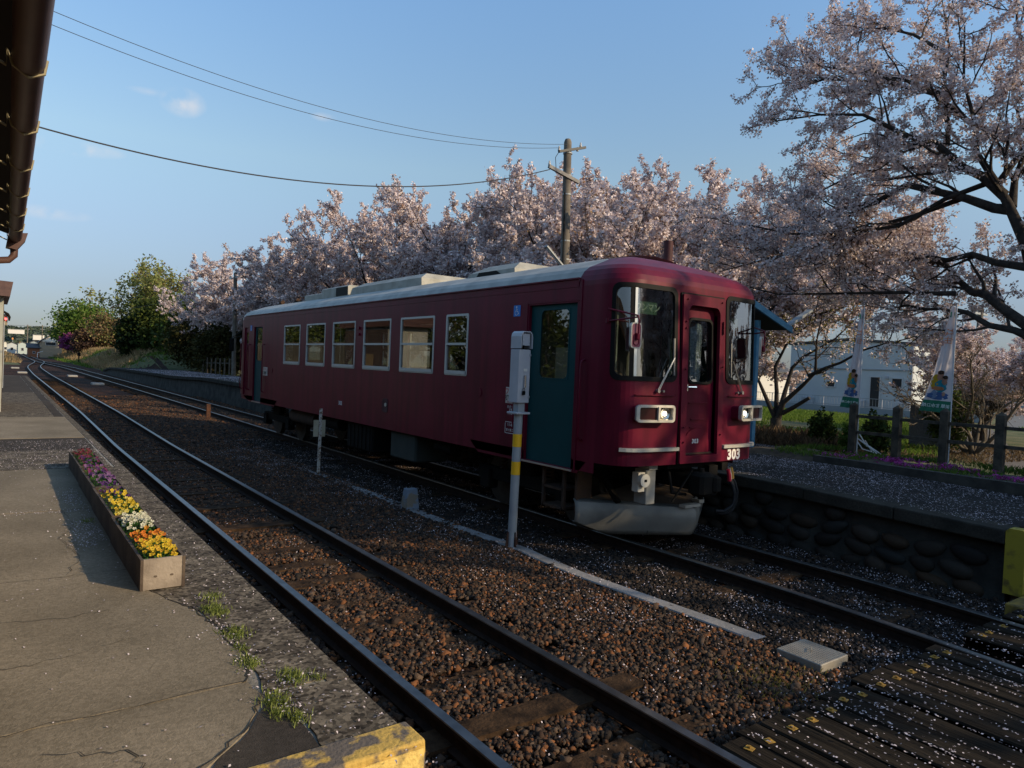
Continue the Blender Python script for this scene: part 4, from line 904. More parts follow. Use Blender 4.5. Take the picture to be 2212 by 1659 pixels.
# headlight clusters
M_LENSR = mat('dark red tail lens', (.03,.002,.004), rough=.25, coat=.2)
M_LAMPON = emit('lit headlamp', (1,.93,.78), 5)
M_REFL = mat('lamp reflector', (.55,.50,.42), (.75,.70,.6), scale=30, rough=.2, metal=1)
M_BEZ = mat('aged silver lamp bezel', (.42,.40,.35), (.50,.48,.43), scale=10, rough=.45, metal=.4)
for s in (-1, 1):
    tc_ = s*.885
    def L(u, z, d): return fmap(tc_+u*s, z, d)
    mb = MB(); mb.prism(rrect(-.265,.25,1.585,1.76,.035), L, -.01, .10); h = mb.build('headlight', M_MAROON, tr, local=True, smooth=40)
    mb = MB(); mb.ring(rrect(-.255,.255,1.575,1.77,.035), rrect(-.20,-.01,1.60,1.745,.012), L, .06, .135) if False else None
    z0, z1 = 1.572, 1.772
    o_ = rrect(-.255,.255,z0,z1,.035)
    # bezel plate with two openings: four bars + centre bar, rounded outline
    mb = MB(); fn = L
    def bezel(mb):
        pts = rrect(-.255,.255,z0,z1,.04,6); pin = rrect(-.225,.225,z0+.028,z1-.028,.02,6); mb.ring(pts, pin, fn, .10, .15)
        mb.add([fn(u,z,d) for d in (.10,.148) for u,z in ((-.025,z0+.02),(.005,z0+.02),(.005,z1-.02),(-.025,z1-.02))], [(4,5,6,7),(0,1,5,4),(1,2,6,5),(2,3,7,6),(3,0,4,7)])
    bezel(mb); mb.build('bezel', M_BEZ, h, local=True, smooth=40)
    # the lamp sits towards the car centre
    mb = MB(); mb.prism(rrect(-.005,.228,z0+.024,z1-.024,.012), fn, .098, .118); mb.build('tail_lens', M_LENSR, h, local=True)
    mb = MB(); c0 = -.125; R_ = .07; n_ = 16
    rg = [(c0+R_*q*math.cos(a), 1.672+R_*q*math.sin(a), dd) for q, dd in ((1.0,.118),(.8,.105),(.45,.09)) for a in np.linspace(0, 6.283, n_+1)[:-1]]
    mb.add([fn(*p) for p in rg], [(k*n_+i, k*n_+(i+1)%n_, (k+1)*n_+(i+1)%n_, (k+1)*n_+i) for k in range(2) for i in range(n_)])
    mb.add([fn(u,z,.1015) for u,z in ((-.228,z0+.024),(-.02,z0+.024),(-.02,z1-.024),(-.228,z1-.024))], [(0,1,2,3)])
    mb.build('reflector', M_REFL, h, local=True)
    mb = MB(); mb.prism([(c0+.028*math.cos(a), 1.672+.028*math.sin(a)) for a in np.linspace(0, 6.28, 13)[:-1]], fn, .10, .112); mb.build('bulb', M_LAMPON, h, local=True)
    # grey bumper strip, ledge under windshield
    mb = MB(); a, b = (.43, 1.27); K = 12
    v = [fmap(s*(a+(b-a)*k/K), z, d) for k in range(K+1) for z, d in ((1.222,0),(1.222,.055),(1.262,.055),(1.262,0))]
    mb.add(v, [(k*4+i, k*4+i+1, k*4+5+i, k*4+4+i) for k in range(K) for i in range(3)]+[(0,1,2,3),(K*4+3,K*4+2,K*4+1,K*4)]); mb.build('buffer_strip', M_BEZ, tr, local=True)
    mb = MB(); mb.add([fmap(s*(.52+.6*k/6), z, d) for k in range(7) for z, d in ((1.875,0),(1.875,.03),(1.885,.03),(1.885,0))], [(k*4+i, k*4+i+1, k*4+5+i, k*4+4+i) for k in range(6) for i in range(3)]); mb.build('drip_ledge', M_MAROON, bo, local=True)
    # wiper
    mb = MB(); p0 = fmap(s*.80,1.935,.03); p1 = fmap(s*.56,2.33,.055); 
    for dz in (-.012,.012): mb.tube([(p0[0]+dz,p0[1],p0[2]), (p1[0]+dz*.3,p1[1],p1[2])], .006, 6)
    mb.cyl(fmap(s*.80,1.93,0), fmap(s*.80,1.93,.045), .022, 10); mb.cyl(fmap(s*.71,1.93,0), fmap(s*.71,1.93,.035), .015, 8)
    mb.bar(fmap(s*.545,2.12,.03), fmap(s*.545,2.56,.03), .016, .02, up=(0,1,0)); mb.build('wiper', mat('wiper steel', (.30,.30,.29), rough=.35, metal=.7), tr, local=True)
# mirrors
M_MIRB = mat('faded red mirror back', (.22,.06,.09), (.26,.08,.11), scale=6, rough=.5)
for s, mf, yy in ((-1,0,-.14),(1,0,-.10)):
    cx, cz = (-1.345, 2.545) if s < 0 else (1.06, 2.53)
    W_ = .075 if s < 0 else .07; H_ = .135; rot = 0 if s < 0 else .45
    def M3(u, v, d): c_, s_ = math.cos(rot), math.sin(rot); return (cx+u*c_-d*s_, yy+u*s_+d*c_, cz+v)
    mb = MB(); mb.prism(rrect(-W_,W_,-H_,H_,.035), M3, 0, .02); m_ = mb.build('wing_mirror', M_MIRB, tr, local=True)
    mb = MB(); mb.ring(rrect(-W_-.008,W_+.008,-H_-.008,H_+.008,.04), rrect(-W_+.006,W_-.006,-H_+.006,H_-.006,.032), M3, -.004, .026); mb.build('rim', M_BEZ, m_, local=True)
    mb = MB(); mb.ring(rrect(-.045,.045,-.11,.03,.04), rrect(-.038,.038,-.103,.023,.034), M3, -.008, 0); mb.build('pressing', M_MAROON, m_, local=True)
    mb = MB(); bx_ = -1.325 if s < 0 else 1.30
    mb.tube([(bx_, .34, 2.865),(cx+.0, yy-.02, cz+.22),(cx+.005, yy-.03, cz+.17),(cx, yy-.03, cz-.02)], .010, 8)
    mb.tube([(bx_, .34, 2.72),(cx+.0, yy-.02, cz+.205)], .010, 8); mb.cyl((bx_,.34,2.70),(bx_,.34,2.755),.022,8); mb.cbox(cx-.022,cx+.022,yy-.04,yy,cz-.05,cz+.02,.006)
    mb.build('mirror_arm', M_MAROON, m_, local=True)
mb = MB(); mb.cbox(-HW-.22,-HW-.09,LEN+.10,LEN+.14,2.25,2.62,.02); m_ = mb.build('wing_mirror', M_RUBBER, tr, local=True)
mb = MB(); mb.tube([(-HW,LEN-.3,2.82),(-HW-.16,LEN+.1,2.66)],.01,6); mb.tube([(-HW,LEN-.3,2.7),(-HW-.16,LEN+.1,2.62)],.01,6); mb.build('mirror_arm', M_RUBBER, m_, local=True)
# roof equipment
M_UNIT = mat('grey white roof unit', (.27,.26,.22), (.38,.365,.32), scale=4, rough=.65, bump=.1)
def unit(y0, y1, z, w, name, taper=.10, cham=.05):
    mb = MB(); x0, x1 = -w, w; zz = 3.5
    v = [(x0,y0,zz),(x1,y0,zz),(x1,y1,zz),(x0,y1,zz),(x0,y0+.02,z-cham),(x1,y0+.02,z-cham),(x1,y1-taper*.4,z-cham),(x0,y1-taper*.4,z-cham),(x0+cham*1.6,y0+.02+cham,z),(x1-cham*1.6,y0+.02+cham,z),(x1-cham*1.6,y1-taper,z),(x0+cham*1.6,y1-taper,z)]
    mb.add(v, [(0,1,5,4),(1,2,6,5),(2,3,7,6),(3,0,4,7),(4,5,9,8),(5,6,10,9),(6,7,11,10),(7,4,8,11),(8,9,10,11)])
    return mb.build(name, M_UNIT, ro, local=True, smooth=20)
u = unit(5.95, 9.3, 3.83, .70, 'air_conditioner', .5, .10); u2 = unit(9.32, 10.9, 3.83, .70, 'air_conditioner', .03, .03)
mb = MB(); mb.box(-.712,-.702,9.35,10.0,3.60,3.79); mb.build('grille', M_RUBBER, u2, local=True)
unit(10.92, 12.35, 3.76, .60, 'air_conditioner', .03, .02)
u3 = unit(3.1, 4.55, 3.78, .66, 'ventilator', .45, .12); mb = MB(); mb.add([(-.668,y,z) for y,z in ((3.4,3.56),(4.2,3.56),(4.1,3.66),(3.6,3.66))], [(0,1,2,3)]); mb.build('grille', M_RUBBER, u3, local=True)
for y, x in ((13.3,-.5),(14.4,-.55)):
    mb = MB(); mb.tube([(x,y,3.45),(x,y,3.62),(x,y-.08,3.68),(x,y-.2,3.68)],.06,10); mb.build('vent_cowl', M_RUSTBOX, ro, local=True, smooth=40)
mb = MB(); mb.box(-.6,-.45,12.9,13.05,3.45,3.66); mb.build('vent_cowl', M_BLACK, ro, local=True)
mb = MB(); mb.cyl((.96,1.5,3.35),(.96,1.5,4.10),.070,18); mb.build('exhaust_stack', mat('sooty maroon', (.035,.006,.008), (.06,.010,.014), scale=5, rough=.7), ro, local=True, smooth=40)
mb = MB(); mb.cyl((1.02,.75,3.34),(1.02,.42,3.33),.04,10); mb.build('horn', M_BLACK, ro, local=True, smooth=40)
# underframe, bogies, plough, coupler
M_WHEEL = mat('oily wheel steel', (.03,.022,.018), (.05,.04,.03), scale=9, rough=.6, metal=.4)
mb = MB(); mb.box(-1.2,1.2,.9,LEN-.9,.90,1.10); mb.box(-.5,.5,.5,LEN-.5,.82,.95); mb.build('underframe', M_BLACK, tr, local=True)
for y0 in (2.35, 13.2):
    b_ = MB(); 
    for s in (-1, 1):
        b_.cbox(s*.86-.06, s*.86+.06, y0-1.15, y0+1.15, .42, .62, .02); b_.cbox(s*.86-.09, s*.86+.09, y0-.25, y0+.25, .62, .88, .02)
        for dy in (-.9, .9): b_.cbox(s*.88-.09, s*.88+.09, y0+dy-.13, y0+dy+.13, .28, .58, .02); 
    b_.box(-.86,.86,y0-.15,y0+.15,.45,.62); bo_ = b_.build('bogie', M_BLACK, tr, local=True)
    for dy in (-.9, .9):
        w_ = MB(); w_.cyl((-.5,y0+dy,.40),(.5,y0+dy,.40),.06,10)
        for s in (-1, 1):
            w_.cyl((s*.515,y0+dy,.405),(s*.60,y0+dy,.405),.40,28); w_.cyl((s*.50,y0+dy,.405),(s*.53,y0+dy,.405),.43,28)
        w_.build('wheelset', M_WHEEL, bo_, local=True, smooth=30)
    for dy in (-.55,.55):
        for s in (-1, 1):
            sp_ = MB(); pts = [(s*.86+.05*math.cos(a), y0+dy+.05*math.sin(a), .60+.2*a/25) for a in np.linspace(0,25,60)]; sp_.tube(pts,.012,5); sp_.build('spring', M_RUSTBOX, bo_, local=True)
mb = MB(); mb.cbox(-1.22,-.55,5.0,5.95,.42,.90,.03); mb.build('equipment_box', mat('dim green grey box', (.02,.028,.025), (.03,.035,.03), scale=5, rough=.8), tr, local=True)
mb = MB(); mb.cbox(-1.22,-.5,6.7,7.9,.38,.90,.03)
for k in range(6): mb.box(-1.235,-1.22,6.8+k*.18,6.84+k*.18,.42,.86)
mb.build('equipment_box', M_BLACK, tr, local=True)
mb = MB(); mb.cyl((-1.0,10.0,.72),(-1.0,11.6,.72),.16,18); mb.build('air_reservoir', M_RUSTBOX, tr, local=True, smooth=40)
mb = MB(); mb.cyl((-1.0,8.6,.75),(-1.0,9.5,.75),.14,18); mb.build('air_reservoir', M_BLACK, tr, local=True, smooth=40)
mb = MB(); mb.cyl((-1.05,4.0,.78),(-1.05,4.5,.78),.10,14); mb.bar((-.95,3.8,.82),(-.95,4.9,.82),.05,.05); mb.build('air_reservoir', M_BLACK, tr, local=True, smooth=40)
mb = MB(); mb.box(-1.2,-.95,.88,.92,.36,.88)
for z in (.36,.6): mb.box(-1.24,-.92,1.1,1.5,z,z+.03)
for y in (1.1,1.5): mb.box(-1.24,-1.20,y-.02,y+.02,.36,.9)
mb.build('step_ladder', M_RUSTBOX, tr, local=True)
# snow plough: curved blade
M_PLOW = mat('grimy silver plough paint', (.10,.10,.092), (.22,.215,.195), scale=2.2, rough=.55, metal=.25, bump=.05, bscale=8, contrast=(.3,.7))
prof = [(.03,1.0),(-.02,.93),(-.045,.78),(-.05,.58),(-.035,.36),(-.01,.16),(.01,.0)]
plan = [(-1.22,.90),(-1.17,.875),(-.98,.77),(-.86,.695),(-.72,.61),(-.5,.49),(-.2,.32),(.0,.21),(.12,.16),(.24,.21),(.5,.40),(.9,.68),(1.22,.92),(1.30,.97)]
mb = MB(); v = []
for (x, y) in plan:
    zt = .47+.06*min(1, abs(x-.12)/1.3); zb = .105
    for (dy, q) in prof:
        lim = .27-((1.22+x)*.45 if x < 0 else (1.30-x)*.62); zz = max(zb+(zt-zb)*q, lim); v.append((x+dy*.35*(-1 if x < .12 else 1)*-1, y+dy, zz))
n_ = len(prof); mb.add(v, [(i*n_+j, i*n_+j+1, i*n_+n_+j+1, i*n_+n_+j) for i in range(len(plan)-1) for j in range(n_-1)])
pl = mb.build('snow_plough', M_PLOW, tr, local=True, smooth=35); sm = pl.modifiers.new('s','SOLIDIFY'); sm.thickness = .012; sm.offset = 1
mb = MB(); mb.add([(-1.1,.86,.525),(-.5,.50,.50),(.12,.19,.47),(.9,.72,.51),(1.2,.95,.525),(.12,1.2,.60)], [(0,1,2,5),(2,3,4,5)]); mb.build('top_plate', mat('rusty plough top', (.06,.04,.025), (.10,.07,.045), scale=4, rough=.8), pl, local=True)
mb = MB(); mb.box(-.08,.22,.10,.20,.47,.505); mb.box(.34,.44,.22,.34,.48,.52); mb.build('bracket', M_BEZ, pl, local=True)
mb = MB(); mb.bar((-.42,.40,.40),(-.08,.20,.39),.018,.012); mb.bar((-.40,.37,.38),(-.40,.42,.12),.005,.005); mb.build('hinge', M_BLACK, pl, local=True)
for x in (-.75,.75):
    mb = MB(); mb.bar((x,.6,.5),(x,1.1,1.0),.06,.06); mb.build('plough_stay', M_BLACK, tr, local=True)
# junction box with round cover in front
mb = MB(); mb.cbox(-.76,-.60,.14,.34,.56,.98,.008); mb.box(-.74,-.60,.12,.3,.98,1.06); jb = mb.build('jumper_box', mat('dull grey box paint', (.19,.19,.17), (.26,.255,.235), scale=7, rough=.6), tr, local=True)
mb = MB(); mb.prism([(-.98+.075*math.cos(a), .86+.085*math.sin(a)) for a in np.linspace(0,6.28,21)[:-1]], lambda u,v,d: (-.95+d, .20+(u+.98), v), -.06, -.02)
mb = MB(); mb.cyl((-.82,.10,.86),(-.82,.16,.86),.080,24); mb.box(-.88,-.77,.16,.26,.72,.95); o_ = mb.build('round_cover', mat('pale cover', (.50,.48,.42), rough=.5), jb, local=True, smooth=40)
mb = MB(); mb.box(-.84,-.80,.094,.099,.845,.875); mb.build('plate', M_BLACK, o_, local=True)
# coupler and hoses
mb = MB(); mb.cbox(-.13,.13,-.02,.9,.72,.90,.02); mb.cbox(-.18,.10,-.22,.02,.66,.95,.04); mb.cbox(.02,.16,-.26,-.02,.70,.92,.03); mb.cyl((-.05,-.1,.62),(-.05,-.1,1.0),.035,10)
mb.bar((-.16,-.05,.98),(-.45,.0,.60),.018,.018); cpl = mb.build('coupler', M_BLACK, tr, local=True, smooth=30)
mb = MB(); mb.box(-.45,.55,.1,.5,.98,1.05); mb.box(.25,.42,.02,.2,.62,1.0); mb.box(.48,.60,.0,.15,.93,1.03)
mb.tube([(-.42,.1,.95),(-.4,.05,.7),(-.15,.05,.66)],.02,8); mb.build('coupler_carrier', M_BLACK, tr, local=True)
def hose(x, y, dz, col, nm='air_hose'):
    mb = MB(); P = [(x,y,.80),(x+.02,y-.03,.74),(x+.05,y-.05,.62),(x+.04,y-.05,.50),(x-.02,y-.04,.40+dz),(x-.12,y-.03,.36+dz),(x-.26,y,.37+dz)]
    mb.tube(P,.022,8); h_ = mb.build(nm, mat('hose rubber', (.008,.009,.011), rough=.6, spec=.2), tr, local=True, smooth=60)
    mb = MB(); mb.tube([(x-.04,y,.94),(x-.01,y,.86),(x,y,.79)],[.024,.028,.028],8); mb.build('coupling', mat('coupling %s' % nm+str(x), col, rough=.4), h_, local=True, smooth=60)
hose(.62,-.02,.05,(.30,.01,.03)); hose(.74,.06,.0,(.45,.38,.28)); hose(.84,.10,-.02,(.45,.25,.05))
# lettering
def lt(name, s, size, y, z, parent=bo, m=M_WHITE, **k): return text_mesh(name, s, size, m, lambda u, v, d: (-HW-.004+XC, y-u, z+v, )[:3], parent, **k)
def lft(y, z, d=.004): return lambda u, v, dd: (XC-HW-d, y-u, z+v)
def frt(t, z, d=.004):
    def fn(u, v, dd): p = fmap(t+u, z+v, d); return (p[0]+XC, p[1], p[2])
    return fn
text_mesh('side_number', '303', .115, M_WHITE, lft(8.03,1.25), bo, bold=.002, spacing=1.1)
text_mesh('front_number', '303', .185, M_WHITE, frt(.72,1.125,.004), bo, bold=.008, spacing=1.08, xscale=1.0)
text_mesh('door_number', '303', .075, M_WHITE, frt(-.03,1.315,-.037), bo, bold=.002, spacing=1.15)
text_mesh('data_lettering', '形式 ナガラ300\n定員   88人\n空車重量 26.8t', .042, M_WHITE, lft(2.09,1.545), bo)
mb = MB(); mb.ring(rrect(2.05,2.27,1.225,1.385,.015), rrect(2.056,2.264,1.231,1.379,.012), lambda u, v, d: (-HW-d, u, v), 0, .003); mb.build('builder_plate', M_WHITE, bo, local=True)
text_mesh('builder_lettering', '11-8', .062, M_WHITE, lft(2.16,1.345), bo); text_mesh('builder_lettering', '富士重工', .042, M_WHITE, lft(2.16,1.27), bo)
M_PLATE = mat('off white sign plate', (.52,.48,.42), rough=.5); M_REDL = mat('red lettering', (.40,.02,.02), rough=.6); M_BLKL = mat('black lettering', (.02,.02,.02), rough=.6)
for yc in (2.10, 13.02):
    mb = MB(); mb.box(-HW-.012,-HW-.001,yc-.17,yc+.17,1.64,1.86); p_ = mb.build('wanman_plate', M_PLATE, bo, local=True)
    text_mesh('plate_lettering', 'ワンマン', .095, M_REDL, lft(yc,1.80,.014), p_, bold=.002); text_mesh('plate_lettering', '後乗前降', .085, M_BLKL, lft(yc,1.71,.014), p_, bold=.002)
    text_mesh('plate_lettering', '整理券をお取り下さい', .028, M_REDL, lft(yc,1.655,.014), p_)
M_BLUE = mat('blue sign', (.01,.16,.50), rough=.5)
for yc in (2.10, 14.40):
    h_ = .075
    mb = MB(); mb.box(-HW-.006,-HW-.001,yc-h_,yc+h_,2.83,2.98); p_ = mb.build('wheelchair_sign', M_BLUE, bo, local=True)
    mb = MB(); ff = lambda u, v, d: (-HW-.0075-d, yc-u, 2.905+v)
    mb.add([ff(-.008+.013*math.cos(a), .052+.013*math.sin(a), 0) for a in np.linspace(0,6.28,11)[:-1]], [tuple(range(10))])
    def stroke(P, w):
        for a, b in zip(P, P[1:]):
            dx, dy = b[0]-a[0], b[1]-a[1]; L_ = math.hypot(dx, dy); nx, ny = -dy/L_*w/2, dx/L_*w/2
            mb.add([ff(a[0]+nx,a[1]+ny,0), ff(b[0]+nx,b[1]+ny,0), ff(b[0]-nx,b[1]-ny,0), ff(a[0]-nx,a[1]-ny,0)], [(0,1,2,3)])
    stroke([(-.008,.036),(-.005,-.008),(.022,-.008),(.038,-.045),(.048,-.040)], .008); stroke([(-.006,.015),(.018,.015)], .006)
    stroke([(-.008+.034*math.cos(a), -.026+.034*math.sin(a)) for a in np.linspace(2.0, 5.9, 12)], .006)
    mb.build('pictogram', M_WHITE, p_, local=True)
M_GSIGN = mat('green headsign', (.03,.11,.06), rough=.6)
mb = MB(); mb.box(-1.02,-.70,.16,.18,2.83,2.975); p_ = mb.build('headsign', M_GSIGN, tr, local=True)
text_mesh('headsign_lettering', 'ワンマン', .105, mat('pale sign letters', (.42,.50,.40), rough=.6), lambda u, v, d: (XC-.86+u, .158, 2.903+v), p_, bold=.002)
mb = MB(); mb.box(.52,1.02,.20,.23,2.74,2.93); p_ = mb.build('destination_sign', mat('black blind', (.015,.017,.015), rough=.6), tr, local=True)
text_mesh('destination_lettering', '北 濃', .15, mat('cream sign letters', (.55,.55,.42), rough=.6), lambda u, v, d: (XC+.76+u, .196, 2.83+v), p_, bold=.001)
# small side fittings
for zz_ in (2.77,2.65): mb = MB(); mb.cyl((-HW,7.22,zz_),(-HW-.03,7.22,zz_),.03,12); mb.build('side_lamp', M_MAROON, bo, local=True)
for y, z in ((2.95,1.75),(12.5,1.78)):
    mb = MB(); mb.cyl((-HW,y,z),(-HW-.008,y,z),.07,16); mb.build('speaker_grille', M_MAROON, bo, local=True)
mb = MB(); mb.ring(rrect(5.88,6.10,1.22,1.47,.05), rrect(5.91,6.07,1.25,1.44,.04), lambda u, v, d: (-HW-d, u, v), 0, .008); mb.add([(-HW-.002,y,z) for y,z in rrect(5.91,6.07,1.25,1.44,.04)], [tuple(range(24))]); mb.build('filler_recess', mat('filler dark', (.05,.008,.015), rough=.6), bo, local=True)
mb = MB(); mb.cyl((-HW-.002,5.97,1.36),(-HW-.012,5.97,1.36),.035,12); mb.build('filler_cap', M_BEZ, bo, local=True)

# ------------------------------------------------------------------ vegetation
def curve_branch(R, p, d, L, r0, r1, n, up=0., wander=.12):
    pts = [Vector(p)]; d = Vector(d).normalized(); rs = [r0]
    for i in range(n):
        d = (d+Vector((R.gauss(0, wander), R.gauss(0, wander), R.gauss(0, wander)+up))).normalized()
        pts.append(pts[-1]+d*L/n); rs.append(r0+(r1-r0)*(i+1)/n)
    return pts, rs
def along(pts, t):
    n = len(pts)-1; k = min(int(t*n), n-1); f = t*n-k; return pts[k].lerp(pts[k+1], f), (pts[k+1]-pts[k]).normalized()
def side_dir(R, d, ang, upb=.0):
    a = d.orthogonal().normalized(); b = d.cross(a); th = R.uniform(0, 6.283)
    s = a*math.cos(th)+b*math.sin(th); v = d*math.cos(ang)+s*math.sin(ang); v.z += upb; return v.normalized()
class Tree:
    def __init__(s, seed): s.R = random.Random(seed); s.wood = MB(); s.leafp = []; s.limbs = []
    def add_limb(s, pts, r0, r1, n=7):
        pts = [Vector(p)+(Vector((s.R.gauss(0,.05),s.R.gauss(0,.05),s.R.gauss(0,.05))) if i else Vector((0,0,0))) for i, p in enumerate(pts)]; r1 = min(r1, .014); m = len(pts)-1; rs = [r0+(r1-r0)*(i/m)**.8 for i in range(m+1)]
        s.wood.tube(pts, rs, n, False); s.limbs.append((pts, rs))
    def dress(s, tip=.75, sp1=.7, L1=2.3, sp2=.42, L2=1.0, sp3=.2, L3=.32, upb=.12, ang=.85, twig_r=.006, t0=.18, dens=14, jit=.07, lvl2=True, flat=1.0):
        R = s.R
        for pts, rs in list(s.limbs):
            L = sum((b-a).length for a, b in zip(pts, pts[1:])); n1 = max(2, int(L/sp1))
            for i in range(n1+1):
                t = t0+(1-t0)*(i+R.random()*.6)/(n1+.6); t = min(t, 1); p, d = along(pts, t)
                l1 = L1*(1.15-tip*t)*R.uniform(.6, 1.2); r = rs[min(int(t*(len(rs)-1)), len(rs)-1)]*.5
                dd = side_dir(R, d, ang*R.uniform(.6, 1.2) if t < .97 else .15, upb); dd.z *= flat
                b1, q1 = curve_branch(R, p, dd, l1, min(r, .05), .010, 5, .035, .16)
                s.wood.tube(b1, q1, 4, False)
                n2 = max(2, int(l1/sp2))
                for j in range(n2+1):
                    t2 = min(1, .15+.85*(j+R.random()*.7)/(n2+.5)); p2, d2 = along(b1, t2)
                    l2 = L2*(1.15-.6*t2)*R.uniform(.5, 1.2); dd2 = side_dir(R, d2, R.uniform(.5, 1.1) if t2 < .97 else .1, upb)
                    b2, q2 = curve_branch(R, p2, dd2, l2, .011, .005, 4, .03, .18); s.wood.tube(b2, q2, 3, False)
                    n3 = max(2, int(l2/sp3))
                    for k in range(n3+1):
                        t3 = min(1, .1+.9*(k+R.random())/(n3+.8)); p3, d3 = along(b2, t3)
                        e = p3+side_dir(R, d3, R.uniform(.4, 1.2), .1)*L3*R.uniform(.3, 1.1)
                        if twig_r: s.wood.tube([p3, e], [twig_r, twig_r*.6], 3, False)
                        m = dens*(p3-e).length/L3
                        for _ in range(int(m)+1):
                            q = p3.lerp(e, R.random()**.8); s.leafp.append((q.x+R.gauss(0,jit), q.y+R.gauss(0,jit), q.z+R.gauss(0,jit)))
    def finish(s, name, loc, label, cat, group, bark, leaf, size, leaf2=None, frac2=.0, part='blossom', thin=None, seed=3):
        t = empty(name, loc, label, cat, group); s.wood.build('trunk', bark, t, smooth=60)
        P = np.array(s.leafp); R = np.random.default_rng(seed)
        if thin is not None: P = P[thin(P, R)]
        if leaf2:
            k = R.random(len(P)) < frac2; leafobj('bud_leaves', P[k], size*.9, leaf2, R, t, up=.2); P = P[~k]
        leafobj(part, P, size, leaf, R, t, up=.2); return t
def cherry_proto(seed, H, spread, loc, label, group, nl=10, size=.090, dens=56):
    T = Tree(seed); R = T.R; b = Vector(loc); th = H*.17
    trunk, rs = curve_branch(R, b-Vector((0,0,.3)), (R.uniform(-.1,.1),R.uniform(-.1,.1),1), th+.3, .26, .20, 4, 0, .06); T.wood.tube(trunk, rs, 9, False)
    top = trunk[-1]
    for i in range(nl):
        a = 6.283*i/nl+R.uniform(-.3,.3); tilt = R.uniform(.35,.95) if i else .12; l = H*R.uniform(.72,.9)*(1 if tilt < .6 else .85)*(spread if tilt > .3 else 1)
        d = (math.cos(a)*math.sin(tilt), math.sin(a)*math.sin(tilt), math.cos(tilt))
        pts, rs = curve_branch(R, top, d, l, .13, .022, 8, .02 if tilt > .6 else .01, .11); T.add_limb(pts, .14, .02)
    T.dress(tip=.45, dens=dens, jit=.055, sp1=.56, L1=H*.28, L2=H*.125, sp2=.40, sp3=.20, L3=.42, twig_r=.007, flat=.8, t0=.22)
    return T.finish('cherry_tree', loc, label, 'cherry tree', group, M_BARK, M_BLOS, size, M_BLOSB, .10)
def copy_tree(root, loc, rz, sc, label, group=None):
    c = root.copy(); COL.objects.link(c); c.location = loc; c.rotation_euler = (0,0,rz); c.scale = (sc[0], sc[0], sc[1]); c['label'] = label
    if group: c['group'] = group
    ORG[c.name] = Vector(loc)
    for ch in list(root.children):
        k = ch.copy(); COL.objects.link(k); k.parent = c; ORG[k.name] = Vector(loc)
    return c
G = 'cherry trees in blossom along the platform'
Hs = 9.3
pA = cherry_proto(21, Hs, 1.0, (13.2, 10.8, .1), 'blossoming cherry tree just right of the red exhaust stack', G)
pB = cherry_proto(34, Hs, 1.1, (13.0, 15.2, .1), 'blossoming cherry tree between the tall utility pole and the red exhaust stack', G)
pC = cherry_proto(57, Hs, 1.05, (13.0, 20.2, .1), 'blossoming cherry tree just left of the tall utility pole', G)
row = [(pB,14.8,17.6,5.4,1.0,.95,'blossoming cherry tree standing directly behind the tall utility pole'),
       (pC,15.2,23.5,.9,1.1,1.05,'cherry tree in the second rank, filling the gap left of the tall utility pole'),
       (pA,15.2,37,3.9,1.2,1.18,'cherry tree in the second rank above the middle of the railcar roof'),
       (pB,14.6,12.6,2.6,1.05,.95,'cherry tree in the second rank just left of the red exhaust stack'),
       (pA,12.8,26,2.2,1.1,1.14,'blossoming cherry tree left of the grey ventilator that sits nearest the railcar front'),
       (pB,12.6,32.5,4.0,1.1,1.14,'blossoming cherry tree rising behind the long roof air conditioner of the railcar'),
       (pC,12.4,40,1.2,1.2,1.16,'blossoming cherry tree behind the rearmost roof unit of the railcar'),
       (pA,12.0,48.5,5.3,1.2,1.12,'cherry tree over the bare rear stretch of the railcar roof'),
       (pB,12.0,58,.7,1.2,1.08,'shorter cherry tree just right of the smaller grey utility pole'),
       (pC,11.5,69,2.9,.95,.86,'lowest cherry tree at the left end of the blossom row, beside the green tree'),
       (pA,22.5,5.0,1.1,.72,.52,'small sunlit cherry tree behind the right banner, beside the white house wall'),
       (pB,11.6,-9.2,.4,.95,.95,'cherry tree beyond the right edge of the photo, shading the railcar front'),
       (pC,11.9,-14.4,2.4,.95,.95,'cherry tree beyond the right edge, behind the photographer, shading the crossing'),
       (pA,12.3,-20.3,4.4,.95,1.0,'cherry tree far beyond the right edge, casting the dappled shade on the tracks'),]
for pr, x, y, rz, s1, s2, lab in row: copy_tree(pr, (x, y, .1), rz, (s1, s2), lab, G)
# small dark many-stemmed cherry between shelter and banners
T = Tree(77); V_ = Vector
bx_ = lambda x, y, z: (x, y, z)
T.wood.tube([(12,6.7,-.1),(12,6.72,.5),(12,6.75,.95)], [.22,.17,.16], 9, False)
T.add_limb([(12,6.75,.9),(11.8,7.0,1.45),(11.7,7.2,1.95),(11.6,7.45,2.5),(11.5,7.4,3.4)], .09, .02)
T.add_limb([(12,6.75,.9),(12.1,6.9,1.7),(12.2,7.15,2.5),(12.3,6.7,3.1),(12.4,6.15,3.8),(12.6,5.9,4.6)], .085, .02)
T.add_limb([(12,6.7,.95),(12.1,6.68,1.7),(12.3,6.5,2.4),(12.5,6.3,2.9),(12.8,5.47,3.3),(13.0,5.0,4.0)], .09, .02)
T.add_limb([(12,6.68,.95),(12,6.45,1.45),(11.9,5.88,1.95),(11.8,5.6,2.35),(11.7,5.36,3.3),(11.6,5.1,4.2)], .10, .02)
T.add_limb([(11.9,5.7,2.25),(11.8,5.1,2.5),(11.7,4.64,2.75),(11.5,3.9,2.9),(11.3,3.38,3.1),(11.1,2.6,3.3)], .06, .012)
T.wood.tube([(12,6.55,1.1),(12,6.2,1.3),(12,5.7,1.62)], [.07,.065,.05], 7, True)
